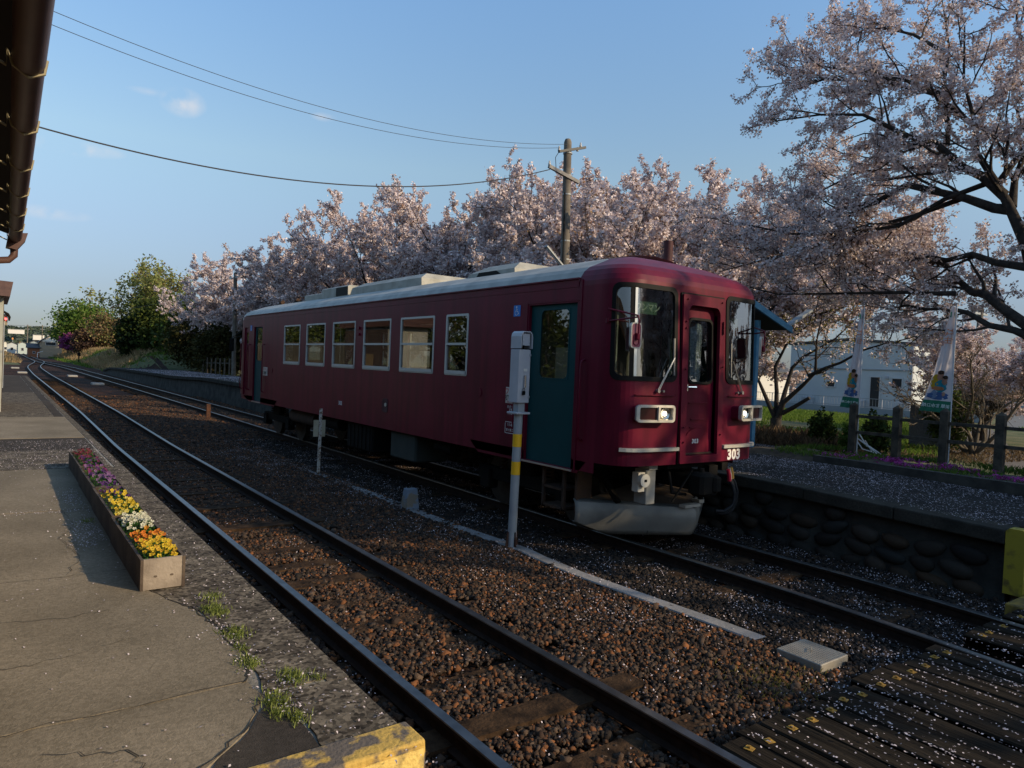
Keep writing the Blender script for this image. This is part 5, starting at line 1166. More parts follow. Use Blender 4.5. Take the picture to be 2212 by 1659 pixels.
T.dress(sp1=.6, L1=1.5, sp2=.4, L2=.7, sp3=.2, L3=.25, dens=11, jit=.06, t0=.5)
T.finish('cherry_tree', (12,6.7,.1), 'small dark many-stemmed cherry tree standing between the platform shelter and the left banner', 'cherry tree', G, M_BARK, M_BLOS, .055, leafmat('young olive bud leaf', (.20,.17,.03), (.32,.26,.07), .4), .42, seed=9)
# the big cherry reaching in from the right
T = Tree(99); X0 = 9.0
def wl(L, dx): return [(X0+dx*i/(len(L)-1), y, z) for i, (y, z) in enumerate(L)]
T.wood.tube([(9.3,-1.5,-.1),(9.25,-1.4,1.2),(9.15,-1.1,2.4),(9.1,-.8,3.3),(9.05,-.6,4.2),(9,-.42,4.94)], [.26,.20,.18,.15,.13,.115], 12, False)
D1 = [((-.42,4.94),(-.13,5.72),(.12,6.25),(.4,6.97),(.54,7.41),(.75,8.3),(.8,9.3)), ]
T.add_limb(wl([(-.42,4.94),(-.13,5.72),(.12,6.25),(.4,6.97),(.54,7.41),(.75,8.3),(.8,9.4)], -.4), .115, .03)
T.add_limb(wl([(-.13,5.72),(-.12,6.27),(-.3,7.2),(-.7,8.2),(-.9,9.4)], .9), .09, .03)
T.add_limb(wl([(-.16,5.65),(.16,5.83),(.71,6.05),(1.71,6.4),(2.23,6.23),(2.78,6.13),(3.57,5.94),(4.06,5.77),(5.2,5.35)], -.9), .12, .02)
T.add_limb(wl([(0,5.96),(.28,6.34),(.62,6.58),(1.05,7.12),(1.56,7.41),(1.99,7.76),(2.35,7.89),(3.2,8.05),(4.2,8.1)], -1.6), .11, .015)
T.add_limb(wl([(1.14,7.2),(1.14,7.55),(1.23,8.38),(1.26,9.33),(1.48,10.39)], .3), .07, .02)
T.add_limb(wl([(1.23,8.3),(1.9,8.8),(2.8,9.1),(3.7,9.5),(4.4,9.8)], -.8), .05, .012)
T.add_limb(wl([(.62,6.58),(1.4,6.9),(2.4,7.1),(3.4,7.2),(4.3,7.0),(5.3,6.9)], .9), .06, .015)
T.add_limb(wl([(-.45,4.5),(.05,4.72),(.65,4.85),(1.28,4.81),(1.8,4.93),(2.34,4.98),(3.11,5.02),(3.73,5.1),(5.0,5.0)], .6), .085, .015)
T.add_limb(wl([(-.9,2.9),(-.46,3.15),(-.22,3.26),(.14,3.43),(.57,3.67),(.98,3.71),(1.44,3.77),(1.87,3.81),(2.33,3.89)], .3), .10, .03)
T.add_limb(wl([(-.8,3.1),(-.45,3.42),(.04,3.73),(.41,4.02),(.7,4.18),(.94,4.45),(1.2,4.7),(1.64,4.86),(2.23,5.04),(3.3,5.5),(4.4,5.8)], 1.2), .13, .02)
T.add_limb(wl([(.79,4.07),(1.16,4.01),(1.74,4.07),(2.48,4.11),(3.28,4.15),(4.51,4.15),(5.4,4.5)], -.8), .06, .012)
T.add_limb(wl([(-.7,3.9),(-1.2,4.6),(-1.6,5.6),(-2.0,7),(-2.3,8.6)], -.4), .12, .03)
T.add_limb(wl([(-.9,3.4),(-1.6,3.9),(-2.6,4.6),(-3.8,5.3),(-5,5.8)], .5), .11, .03)
T.add_limb(wl([(-.6,4.2),(-1.4,5.2),(-2.4,6.4),(-3.2,7.6),(-3.8,8.6)], -1.5), .10, .03)
T.add_limb(wl([(0.2,6.3),(.9,5.9),(1.8,5.5),(2.8,5.4),(3.8,5.5),(5.2,5.9),(6.1,6.1)], -1.8), .06, .012)
T.add_limb(wl([(.12,6.25),(-.3,7.0),(-.2,8.2),(.1,9.6),(.3,10.6)], .5), .07, .02)
T.add_limb(wl([(.54,7.41),(1.3,8.2),(2.2,8.7),(3.2,9.0),(4.2,9.0)], -1.4), .06, .012)
T.add_limb(wl([(1.26,9.2),(2.0,9.9),(2.8,10.4),(3.6,10.6)], .6), .045, .012)
T.add_limb(wl([(-.12,6.27),(-.8,6.8),(-1.6,7.2),(-2.4,8.0)], -.8), .06, .015)
T.add_limb(wl([(.71,6.05),(1.6,5.7),(2.6,5.6),(3.7,5.3),(4.9,5.0),(6.0,4.8)], -1.1), .06, .012)
T.dress(sp1=.40, L1=1.7, sp2=.33, L2=.95, sp3=.15, L3=.32, dens=44, jit=.045, t0=.22, twig_r=.006, upb=.03, flat=.7)
T.finish('cherry_tree', (9.3,-1.5,.1), 'big old cherry tree whose dark limbs and shaded blossom reach in from the right edge', 'cherry tree', G, M_BARK, M_BLOS, .050, M_BLOSB, .10, seed=12)

# broadleaf and evergreen trees far left
def leafy(name, seed, loc, H, spread, leaf, size, label, cat, group=None, tiltr=(.2,.8), nl=7, dens=6, flat=1, leaf2=None, f2=0, trunk=.2, L1=.25, bark=M_BARK2, th=.15, jit=.25):
    T = Tree(seed); R = T.R; b = Vector(loc)
    tk, rs = curve_branch(R, b-Vector((0,0,.4)), (0,0,1), H*th+.4, trunk, trunk*.8, 3, 0, .05); T.wood.tube(tk, rs, 7, False)
    for i in range(nl):
        a = 6.283*i/nl*2.4+R.uniform(-.3,.3); tilt = R.uniform(*tiltr); l = H*(1-th)*R.uniform(.75,1.0)*(1 if tilt < .5 else spread)
        d = (math.cos(a)*math.sin(tilt), math.sin(a)*math.sin(tilt), math.cos(tilt)); pts, rs = curve_branch(R, tk[-1], d, l, trunk*.5, .03, 7, .02, .08); T.add_limb(pts, trunk*.5, .03)
    T.dress(sp1=H*.075, L1=H*L1, sp2=H*.05, L2=H*.10, sp3=H*.03, L3=H*.04, dens=dens, jit=jit, twig_r=0, t0=.12, upb=.15)
    return T.finish(name, loc, label, cat, group, bark, leaf, size, leaf2, f2, part='foliage', seed=seed)
leafy('broadleaf_tree', 5, (12,106,1.2), 13.6, .9, M_GREEN1, .30, 'tall airy yellow green tree left of the cherry row', 'tree', tiltr=(.1,.75), nl=15, dens=11, leaf2=M_TWIG, f2=.2, jit=.4)
leafy('broadleaf_tree', 6, (9.6,101,1.0), 8.2, .8, M_GREEN1, .32, 'slanting pale green tree at the left side of the tall yellow green tree', 'tree', tiltr=(.2,.6), nl=6, dens=3)
def roundtree(name, seed, loc, rx, rz, leaf, size, label, cat='tree', n=150, m=60, cr=.22, stem=.12, leaf2=None, f2=0, low=.0):
    R = np.random.default_rng(seed); RR = random.Random(seed); T = Tree(seed); b = Vector(loc); cz = rz*(1-low)
    T.wood.tube([b-Vector((0,0,.4)), b+Vector((0,0,cz*.5)), b+Vector((0,0,cz))], [stem,stem*.8,stem*.5], 7, False)
    u = R.normal(0,1,(n,3)); u /= np.linalg.norm(u,axis=1)[:,None]; r = R.random(n)**.33*R.uniform(.80,1.12,n)
    C = u*r[:,None]*np.array([rx,rx,rz]); C = C[C[:,2] > -rz*.92]; C += np.array([loc[0],loc[1],loc[2]+cz])
    for c in C[::3]:
        q = Vector(c); p0 = b+Vector((0,0,RR.uniform(.15,.9)*cz)); mid = p0.lerp(q,.5)+Vector((0,0,.1*rz)); T.wood.tube([p0,mid,q],[stem*.35,stem*.2,.02],4,False)
    k = R.uniform(.6,1.3,len(C)); P = (C[:,None]+R.normal(0,1,(len(C),m,3))*(cr*min(rx,rz)*k)[:,None,None]*np.array([1,1,.7])).reshape(-1,3)
    T.leafp = P.tolist(); return T.finish(name, loc, label, cat, None, M_BARK2, leaf, size, leaf2, f2, part='foliage', seed=seed)
roundtree('evergreen_tree', 8, (10.0,90,1.0), 4.3, 3.9, M_GREEN2, .30, 'dense dark green tree in front of the tall yellow green tree', n=190, m=90)
roundtree('evergreen_tree', 9, (11.0,80,.8), 3.4, 3.4, M_GREEN2, .28, 'dark olive tree beside the low end of the cherry row', n=150, m=80, leaf2=M_GREEN3, f2=.12)
roundtree('evergreen_tree', 10, (7.2,92,.9), 2.4, 2.7, leafmat('near black green leaf', (.008,.018,.006), (.03,.045,.012), .15), .26, 'rounded near black bush tree at the foot of the dark green tree', n=110, m=80)
roundtree('evergreen_tree', 13, (9.0,68,.5), 2.6, 2.5, leafmat('olive shrub leaf', (.025,.03,.008), (.07,.06,.02), .2), .22, 'brownish dark thicket tree behind the picket fence', n=130, m=80)
roundtree('evergreen_tree', 17, (8.6,57,.3), 2.0, 2.2, MATS['olive shrub leaf'], .2, 'olive brown shrub tree just left of the railcar rear behind the platform', n=110, m=80)
roundtree('broadleaf_tree', 11, (8.2,165,1.6), 5.6, 5.0, M_GREEN3, .42, 'rounded mid green tree beyond the platform end, left of the tall yellow green tree', n=170, m=90, leaf2=M_GREEN1, f2=.12)
roundtree('broadleaf_tree', 12, (9.8,150,1.6), 3.3, 3.8, M_TWIG, .34, 'brown budding tree in front of the rounded mid green tree', n=120, m=36, leaf2=M_GREEN1, f2=.25)
roundtree('broadleaf_tree', 14, (12.4,150,1.6), 2.2, 3.4, M_TWIG, .32, 'brown budding tree between the rounded green tree and the dark bush', n=110, m=26, leaf2=M_GREEN3, f2=.2)
roundtree('azalea_bush', 15, (4.8,160,1.6), 1.2, 1.7, leafmat('magenta azalea flower', (.16,.03,.12), (.28,.07,.20), .2), .30, 'magenta flowering bush at the left foot of the rounded green tree', 'bush', n=60, m=50)
roundtree('broadleaf_tree', 16, (6.6,150,1.5), 1.8, 2.0, leafmat('dark red brown shrub', (.04,.02,.02), (.09,.06,.04), .2), .28, 'dark reddish shrub beside the magenta bush', 'bush', n=80, m=60)
# verge shrubs and dry grass on the bank (stuff)
def clumps(name, label, xr, yr, n, h, w, m, cond=None, seed=1, size_jit=.5, lean=.6, z0=0):
    R = np.random.default_rng(seed); x = R.uniform(*xr, n); y = R.uniform(*yr, n)
    if cond is not None: k = cond(x, y); x = x[k]; y = y[k]
    z = gh(x, y)+z0; blades(np.stack([x, y, z], 1), h, w, name, m, None, R, lean); tag(COL.objects[-1], label, 'grass', kind='stuff')
clumps('dry_grass', 'dry straw coloured grass on the bank beside the line', (2.4,16), (76,250), 22000, .8, .10, M_STRAW, lambda x, y: (x > 2.4+np.clip((y-75)/60,0,1)*1.2) & (vnoise(x,y,7,4) > .38), 2)
clumps('dry_grass', 'straw coloured grass at the left of the distant junction', (-12,-4.0), (112,300), 9000, .8, .12, M_STRAW, None, 3)
clumps('green_weeds', 'green weeds at the foot of the bank', (2.2,14), (74,200), 14000, .45, .10, M_GREEN3, lambda x, y: vnoise(x,y,5,14) > .45, 4)
clumps('green_weeds', 'low green growth along the far platform back', (6.3,9.5), (-1,60), 26000, .35, .035, leafmat('undergrowth leaf', (.03,.05,.01), (.09,.11,.03), .3), lambda x, y: (vnoise(x,y,1.2,24) > .3) & ((y > 3) | (x < 7.4)), 5, z0=.1)
clumps('brush_tangle', 'tangle of dry brown brush and cut twigs behind the platform', (6.4,9.4), (2.4,9), 13000, .50, .014, leafmat('dark dead brush', (.05,.03,.018), (.13,.085,.045), .2), lambda x, y: vnoise(x,y,1.0,6) > .25, 6, lean=1.35, z0=.30)
clumps('field_grass', 'bright grass in the field beyond the fence', (12.5,34), (-2,30), 60000, .20, .035, M_GRASS, lambda x, y: ~((y-3.5 > (x-17.5)*.40-2.6) & (y-3.5 < (x-17.5)*.40+.9)) & (vnoise(x,y,2.5,7) > .25), 7)
clumps('dry_leaf_litter', 'reddish brown litter below the bushes', (12,20), (1.5,9), 9000, .12, .05, M_TWIG, lambda x, y: vnoise(x,y,1.6,17) > .5, 8, lean=1.4)
def shrub(loc, rx, rz, n, size, m, label, seed, name='shrub'):
    R = np.random.default_rng(seed); u = R.normal(0,1,(n,3)); u /= np.linalg.norm(u,axis=1)[:,None]; r = R.random(n)**.45
    lump = .75+.35*np.sin(u[:,0]*5+seed)*np.cos(u[:,2]*4+u[:,1]*6); P = u*(r*lump)[:,None]*np.array([rx,rx,rz])+np.array([loc[0],loc[1],loc[2]+rz])
    t = empty(name, loc, label, 'bush', 'dark clipped bushes behind the platform'); leafobj('foliage', P, size, m, R, t, up=.1)
    mb = MB(); RR = random.Random(seed)
    for i in range(9):
        a = RR.uniform(0,6.28); q = Vector(loc)+Vector((math.cos(a)*rx*.6, math.sin(a)*rx*.6, rz*1.5)); mb.tube([Vector(loc)-Vector((0,0,.1)), Vector(loc).lerp(q,.5)+Vector((0,0,.1)), q],[.025,.015,.006],5,False)
    mb.build('stem', M_BARK, t); return t
shrub((7.7,2.85,.55), .36, .50, 2600, .055, M_GREEN2, 'round dark bush left of the left banner pole', 31)
shrub((7.4,1.48,.50), .33, .56, 2600, .055, M_GREEN2, 'tall dark bush between the left banner and the next fence post', 32)
shrub((7.4,2.05,.50), .22, .45, 900, .055, M_GREEN3, 'narrow green bush just behind the left banner pole', 33)
shrub((7.6,-2.0,.3), .55, .85, 1500, .05, leafmat('sparse dark leaf', (.02,.03,.01), (.05,.06,.02), .2), 'thin dark bush right of the last fence post at the photo edge', 34)
shrub((15.6,3.4,.15), .75, 1.0, 5000, .08, M_GREEN2, 'olive bush at the foot of the bare tree right of the right banner', 35)
# bare bush tree behind right banner
T = Tree(41); 
for i in range(8):
    a = i*.8; pts, rs = curve_branch(T.R, (16,2.9,.1), (math.cos(a)*.55, math.sin(a)*.55, 1), T.R.uniform(2.4,3.4), .07, .015, 6, 0, .18); T.add_limb(pts, .075, .015)
T.dress(sp1=.45, L1=1.1, sp2=.3, L2=.5, sp3=.2, L3=.3, dens=.6, jit=.05, t0=.2, twig_r=.008)
T.finish('bare_tree', (16,2.9,.1), 'gnarled bare leafless tree right of the right banner', 'tree', None, M_BARK2, M_TWIG, .05, part='foliage')

# ------------------------------------------------------------------ fence, banners, shelter, poles
fe = empty('post_fence', (5.9,0,.7), 'dark post and rail fence with pointed posts behind the flower bed', 'fence')
M_FP = mat('dark concrete fence post', (.030,.025,.018), (.075,.062,.045), scale=8, rough=.95, bump=.4)
for y in (1.18,.39,-.39,-1.215,-2.1,-3.0):
    mb = MB(); w = .062; x = 5.9; zt = 1.70
    v = [(x-w,y-w,.6),(x+w,y-w,.6),(x+w,y+w,.6),(x-w,y+w,.6),(x-w,y-w,zt),(x+w,y-w,zt),(x+w,y+w,zt),(x-w,y+w,zt),(x,y,zt+.06)]
    mb.add(v, [(0,1,5,4),(1,2,6,5),(2,3,7,6),(3,0,4,7),(4,5,8),(5,6,8),(6,7,8),(7,4,8)]); mb.build('post', M_FP, fe)
for z in (1.20,1.50):
    ys_ = [1.18,.39,-.39,-1.215,-2.1,-3.0]
    for a, b in zip(ys_, ys_[1:]): mb = MB(); mb.bar((5.9,a-.062,z),(5.9,b+.062,z),.05,.055); mb.build('rail', M_FP, fe)
M_CLOTH = leafmat('banner cloth', (.62,.58,.60), (.62,.58,.60), .35)
def cmat(n_, c): 
    return MATS.get(n_) or leafmat(n_, c, c, .3)
def banner(y0, ybot, yw_top, yw_bot, z0, z1, label, ptop=3.5):
    """pole at y0, cloth hangs toward +y, widening to the bottom"""
    b = empty('banner', (5.95, y0, .7), label, 'banner', 'white banners tied to the fence posts')
    mb = MB(); mb.cyl((5.93,y0,.6),(5.96,y0+.012,z1+.04),.011,8); mb.build('pole', mat('white banner pole', (.5,.5,.5), rough=.4), b)
    def S(u, v, d=0):   # u 0 at pole..1 free edge ; v 0 bottom..1 top
        wd = yw_bot+(yw_top-yw_bot)*(v**.85); fold = .045*math.sin(u*9+v*3)*(.3+v)+.02*math.sin(u*21+v*7)
        return (5.95-d-fold*(u**.5), y0+.015+u*wd, z0+(z1-z0)*v+.02*u*(1-v))
    def patch(mb, poly_uv, d, n=1): mb.add([S(u,v,d) for u, v in poly_uv], [tuple(range(len(poly_uv)))])
    def strip(name, va, vb, m, ua=0, ub=1, d=0., nu=22, nv=18):
        mb = MB(); vv = [S(ua+(ub-ua)*i/nu, va+(vb-va)*j/nv, d) for j in range(nv+1) for i in range(nu+1)]
        mb.add(vv, [(j*(nu+1)+i, j*(nu+1)+i+1, (j+1)*(nu+1)+i+1, (j+1)*(nu+1)+i) for j in range(nv) for i in range(nu)]); return mb.build(name, m, b, smooth=80)
    cl = strip('cloth', .11, 1, M_CLOTH); strip('green_band', 0, .11, cmat('banner green band', (.03,.16,.10)))
    def blob(name, cu, cv, ru, rv, c, d=.008):
        mb = MB(); n_ = 16; rings = [(0,0)]+[(q*math.cos(a), q*math.sin(a)) for q in (.5,1) for a in np.linspace(0,6.283,n_+1)[:-1]]
        mb.add([S(min(.98,max(.02,cu+p[0]*ru*(1+.15*math.sin(i*2.2)))), cv+p[1]*rv, d) for i, p in enumerate(rings)], [(0,1+i,1+(i+1)%n_) for i in range(n_)]+[(1+i,1+n_+i,1+n_+(i+1)%n_,1+(i+1)%n_) for i in range(n_)]); mb.build(name, cmat('print '+name, c), b, smooth=80)
    # printed picture: two children sitting together, seen from the reverse side
    blob('printed_yellow_sleeve', .74,.29,.16,.07,(.50,.33,.03),.006); blob('printed_blue_trousers', .5,.155,.40,.038,(.08,.15,.32),.006)
    blob('printed_jeans_knee', .68,.165,.12,.045,(.20,.27,.40),.010); blob('printed_teal_shirt', .46,.25,.26,.06,(.03,.26,.32),.008)
    blob('printed_orange_arm', .55,.225,.26,.018,(.55,.22,.10),.012); blob('printed_face', .56,.345,.13,.042,(.42,.22,.15),.012); blob('printed_face', .33,.30,.14,.040,(.46,.26,.18),.012)
    blob('printed_hair', .56,.378,.14,.020,(.05,.03,.02),.014); blob('printed_hair', .32,.334,.15,.018,(.05,.03,.02),.014); blob('printed_hand', .30,.175,.07,.02,(.46,.26,.18),.012)
    def tx(s, size, cu, cv, m, nm): 
        def fn(u, v, d):
            wd = yw_bot+(yw_top-yw_bot)*(max(0,min(1,cv+v/(z1-z0)))**.85); uu_ = cu+u/wd if True else 0; return S(min(1,max(0,uu_)), cv+v/(z1-z0), .012)
        text_mesh(nm, s, size, m, fn, b, mirror=False, bold=.001)
    wm = mat('banner white letters', (.6,.65,.6), rough=.8); om = mat('banner orange letters', (.62,.22,.10), rough=.8); gm = mat('banner green letters', (.03,.18,.12), rough=.8)
    tx('美草 宮水口畑', min(.08, yw_bot*.14), .5, .058, wm, 'band_lettering')
    tx('ル', .12, .45, .92, gm, 'top_lettering'); tx('と', .13, .40, .765, om, 'banner_lettering'); tx('住', .13, .40, .68, om, 'banner_lettering')
    if yw_bot > .4: tx('い', .10, .8, .74, om, 'banner_lettering'); tx('ま', .10, .82, .65, om, 'banner_lettering')
banner(-.46, 0, .085, .50, 1.67, 3.48, 'larger white cloth banner with printed children and green band, on the right fence post')
banner(1.11, 0, .06, .36, 1.63, 3.50, 'narrower folded white banner on the left fence post, partly hiding its picture')
# a white bundle of pruned sticks / folded frame beside the bush
mb = MB()
for p, q in (((6.9,1.72,1.08),(7.0,1.25,.74)),((6.95,1.66,1.02),(7.05,1.20,.73)),((6.9,1.72,1.08),(6.95,1.52,.80)),((6.95,1.52,.80),(7.0,1.25,.74)),((6.92,1.60,1.12),(6.98,1.45,.86)),((6.9,1.45,.98),(7.05,1.38,.76)),((6.88,1.76,1.00),(6.92,1.62,1.14))): mb.tube([p,q],.011,6)
o = mb.build('white_folding_frame', mat('white tube paint', (.65,.65,.63), rough=.4)); tag(o, 'white tubular folding frame lying behind the first fence post', 'frame')
# platform shelter
sh = empty('platform_shelter', (4.6,4.6,.72), 'blue and grey waiting shelter on the platform behind the railcar nose', 'shelter')
M_CORR = mat('pale blue grey wall', (.27,.31,.34), (.34,.38,.41), scale=3, rough=.6); M_BLUEP = mat('blue timber paint', (.05,.17,.27), (.07,.22,.33), scale=6, rough=.6)
mb = MB(); 
for k in range(30):
    x = 3.5+k*.062; mb.cbox(x, x+.056, 3.0, 3.05, .72, min(3.3, 3.3), .012)
mb.build('end_wall', M_CORR, sh)
mb = MB(); mb.box(3.4,5.40,3.05,7.4,.72,.9); mb.box(5.32,5.38,3.06,7.4,.9,3.2); mb.build('wall', M_CORR, sh)
mb = MB(); mb.box(5.30,5.40,2.94,3.06,.72,3.3); mb.build('corner_post', M_BLUEP, sh)
mb = MB(); sl_ = [(2.6,4.35),(6.13,3.20)]
def roofpt(x): return 4.35+(x-2.6)*(3.20-4.35)/(6.13-2.6)-.04
mb.add([(x,y,roofpt(x)+d) for y in (2.75,7.7) for x, d in ((4.75,0),(6.16,0),(6.16,.05),(4.75,.05))], [(0,1,2,3),(7,6,5,4),(0,4,5,1),(1,5,6,2),(2,6,7,3),(3,7,4,0)]); mb.build('roof', mat('dark roof sheet', (.02,.03,.04), rough=.6), sh)
mb = MB(); mb.add([(x,y,roofpt(x)+d) for y in (2.70,2.745) for x, d in ((4.75,-.06),(6.17,-.06),(6.17,.065),(4.75,.065))], [(0,1,2,3),(7,6,5,4),(0,4,5,1),(1,5,6,2),(2,6,7,3),(3,7,4,0)]); mb.build('fascia', M_BLUEP, sh)
def tube_lamp(a, b, label):
    o = empty('tube_lamp', a, label, 'lamp', 'unlit tube lamps on slanting arms'); a = Vector(a); b = Vector(b)
    mb = MB(); mb.bar(a, b, .13, .05); mb.build('housing', M_GREYP, o); mb = MB(); d = (b-a).normalized(); mb.cyl(a+d*.08-Vector((0,0,.04)), b-d*.05-Vector((0,0,.04)), .02, 8); mb.build('tube', mat('unlit tube', (.6,.6,.58), rough=.3), o); return o
tube_lamp((6.22,2.95,3.20),(7.45,3.1,3.68), 'pale unlit tube lamp slanting up from the blue shelter eave')
tube_lamp((6.35,10.4,5.20),(5.72,10.4,5.69), 'grey unlit tube lamp slanting left from the foot of the tall utility pole')
# utility poles and wires
M_POLE = mat('weathered concrete pole', (.10,.085,.07), (.17,.15,.125), scale=4, rough=.95)
pb_ = (6.707, 10.701, 0.525); up = empty('utility_pole', (pb_[0],pb_[1],.1), 'tall round concrete utility pole with crossarms behind the railcar roof', 'utility pole')
mb = MB(); mb.tube([(pb_[0]+.03,pb_[1],.0),(6.715, 10.701, 5.194),(6.620, 10.701, 8.953),(6.620, 10.701, 9.040)],[.16,.14,.115,.08],16); mb.build('pole', M_POLE, up, smooth=40)
mb = MB(); mb.bar((6.193, 10.583, 8.557),(7.222, 10.583, 8.898),.08,.07); mb.build('crossarm', mat('dark steel crossarm', (.05,.05,.05), rough=.6), up)
mb = MB(); mb.bar((5.837, 10.583, 8.059),(7.024, 10.583, 7.806),.08,.10); mb.build('crossarm', mat('weathered crossarm', (.16,.15,.14), (.22,.21,.20), scale=5, rough=.7), up)
M_INS = mat('porcelain insulator', (.5,.48,.45), rough=.3)
for p in ((6.232, 10.622, 8.629), (7.063, 10.622, 8.914), (6.945, 10.622, 8.755), (5.876, 10.606, 8.122)): mb = MB(); mb.tube([(p[0],p[1],p[2]-.02),(p[0],p[1],p[2]+.03),(p[0],p[1],p[2]+.04),(p[0],p[1],p[2]+.10)],[.04,.04,.024,.024],10); mb.build('insulator', M_INS, up)
for q in ((6.636, 10.701, 8.597), (6.653, 10.701, 7.924), (6.667, 10.701, 7.37), (6.701, 10.701, 5.985), (6.715, 10.701, 5.431), (6.729, 10.701, 4.877)): mb = MB(); mb.cyl(q,(q[0],q[1],q[2]+.04),.142,14); mb.build('band', M_GREYP, up)
mb = MB(); mb.tube([(6.486, 10.583, 7.410),(6.509, 10.567, 5.985),(6.557, 10.559, 2.820)],.024,6); mb.tube([(6.232, 10.583, 8.597),(6.074, 10.583, 8.360),(6.114, 10.583, 8.043),(6.351, 10.583, 7.806)],.010,5); mb.build('riser_cable', M_RUBBER, up)
def wire(a, b, sag, label, r=.006):
    a = Vector(a); b = Vector(b); K = 40; mb = MB(); pts = []
    for k in range(K+1): t = k/K; p = a.lerp(b, t); p.z -= sag*4*t*(1-t); pts.append(p)
    mb.tube(pts, r, 5); o = mb.build('overhead_wire', mat('wire black', (.03,.03,.035), rough=.7), org=a); tag(o, label, 'wire', 'overhead wires crossing the sky'); return o
wire((6.549, 10.583, 8.850),(-8.606, 8.644, 8.162),1.05*.79,'uppermost thin wire from the tall pole top across the sky to the left')
wire((6.232, 10.583, 8.676),(-8.606, 8.644, 7.924),1.05*.79,'second thin wire just below the uppermost one across the sky')
wire((5.876, 10.583, 7.964),(-8.606, 8.644, 6.065),1.25*.79,'lowest single wire crossing the sky toward the station roof', .014)
u2_ = empty('utility_pole', (6.0,44.3,.1), 'smaller grey utility pole left of the cherry row near the rear of the railcar', 'utility pole')
mb = MB(); mb.tube([(6.1,44.3,0),(6.0,44.3,7.75)],[.15,.11],12); mb.build('pole', M_POLE, u2_, smooth=40)
mb = MB(); mb.bar((5.99,44.9,7.42),(6.0,43.4,7.42),.08,.08); mb.build('crossarm', M_GREYP, u2_); mb = MB(); mb.cyl((5.95,45.4,7.45),(5.95,45.4,7.62),.06,8); mb.bar((5.95,44.9,7.42),(5.95,45.5,7.42),.08,.08); mb.build('insulator', M_INS, u2_)
wire((5.95,45.4,7.5),(2.6,95,7.4),1.0,'faint wire running from the smaller pole toward the green tree', .012)
def far_pole(loc, h, label):
    o = empty('utility_pole', loc, label, 'utility pole', 'distant utility poles by the houses'); mb = MB(); mb.tube([loc,(loc[0],loc[1],loc[2]+h)],[.22,.16],8); mb.build('pole', M_POLE, o)
    mb = MB(); mb.bar((loc[0]-.9,loc[1],loc[2]+h-.4),(loc[0]+.9,loc[1],loc[2]+h-.4),.14,.14); mb.bar((loc[0]-.7,loc[1],loc[2]+h-1.6),(loc[0]+.7,loc[1],loc[2]+h-1.6),.14,.14); mb.build('crossarm', M_GREYP, o)
far_pole((2.49,300,-.2),10.1,'left one of the two distant utility poles above the far houses'); far_pole((6.87,300,-.2),10.3,'right one of the two distant utility poles above the far houses'); far_pole((40,11.7,.1),6.8,'slim grey utility pole beside the road at the far right')
wire((-14,300,9.6),(2.5,300,9.6),.3,'faint distant wire left of the left far pole',.05); wire((2.5,300,9.6),(6.9,300,9.7),.2,'short distant wire between the two far poles',.05); wire((6.9,300,9.7),(20,300,9.0),.4,'faint distant wire right of the right far pole',.05)
# pickets at the far platform
for i in range(8):
    mb = MB(); y = 57-i*1.35; z0_ = pz(y); 
    mb.prism([(y-.16,z0_-.3),(y-.16,z0_+1.18+rng.uniform(-.05,.05)),(y+.16,z0_+1.2+rng.uniform(-.05,.05)),(y+.16,z0_-.3)], lambda u,v,d: (d,u,v), 6.98, 7.03)
    if i == 0: pf = empty('picket_fence', (7,52,.6), 'row of worn brown pickets at the back of the far platform', 'fence')
    mb.build('picket', mat('worn picket wood', (.05,.035,.022), (.11,.08,.05), scale=4, rough=.95), pf)
mb = MB(); mb.bar((7.05,57.2,1.4),(7.05,47.3,1.55),.04,.08); mb.build('rail', M_FP, pf)

# ------------------------------------------------------------------ station building on the left
M_DKW = mat('dark station timber', (.030,.020,.016), (.055,.038,.030), scale=5, rough=.9); M_SOF = mat('black soffit boards', (.012,.009,.008), rough=.95); M_GUT = mat('brown gutter', (.085,.045,.038), (.11,.06,.05), scale=6, rough=.45)
stn = empty('station_building', (-9,-4,0), 'dark eave and gutter of the station building along the upper left edge', 'building')
def gx(y): return -6.985+(y+3)*.0125
mb = MB(); 
for y0, y1 in ((-16,3.3),): mb.add([(gx(y0)-.09,y0,3.27),(gx(y1)-.09,y1,3.27),(-9.2,y1,3.95),(-9.2,y0,3.95),(gx(y0)-.09,y0,3.33),(gx(y1)-.09,y1,3.33),(-9.2,y1,4.02),(-9.2,y0,4.02)], [(0,1,2,3),(7,6,5,4),(0,4,5,1),(1,5,6,2),(2,6,7,3),(3,7,4,0)])
mb.build('roof', M_SOF, stn)
mb = MB(); v = []; K = 9
for y in (-16,3.2):
    for q, off in ((.055,0),(.048,0)):
        for k in range(K+1): a = math.pi+math.pi*k/K; v.append((gx(y)-.05+q*math.cos(a), y, 3.235+q*math.sin(a)*1.15))
n_ = K+1; mb.add(v, [(k,k+1,2*n_+k+1,2*n_+k) for k in range(K)]+[(n_+k+1,n_+k,3*n_+k,3*n_+k+1) for k in range(K)]+[(K,2*n_-1,4*n_-1,3*n_-1)])
mb.build('gutter', M_GUT, stn, smooth=50)
for y in np.arange(-14, 3.2, .9):
    mb = MB(); g0 = gx(y); mb.tube([(g0-.35,y,3.30),(g0-.12,y,3.19),(g0-.12,y,3.25),(g0-.10,y+.01,3.20),(g0-.05,y+.01,3.165),(g0-.0,y+.01,3.19),(g0+.008,y+.01,3.245)],.006,5); mb.build('gutter_bracket', mat('pale bracket metal', (.30,.26,.16), rough=.5), stn)
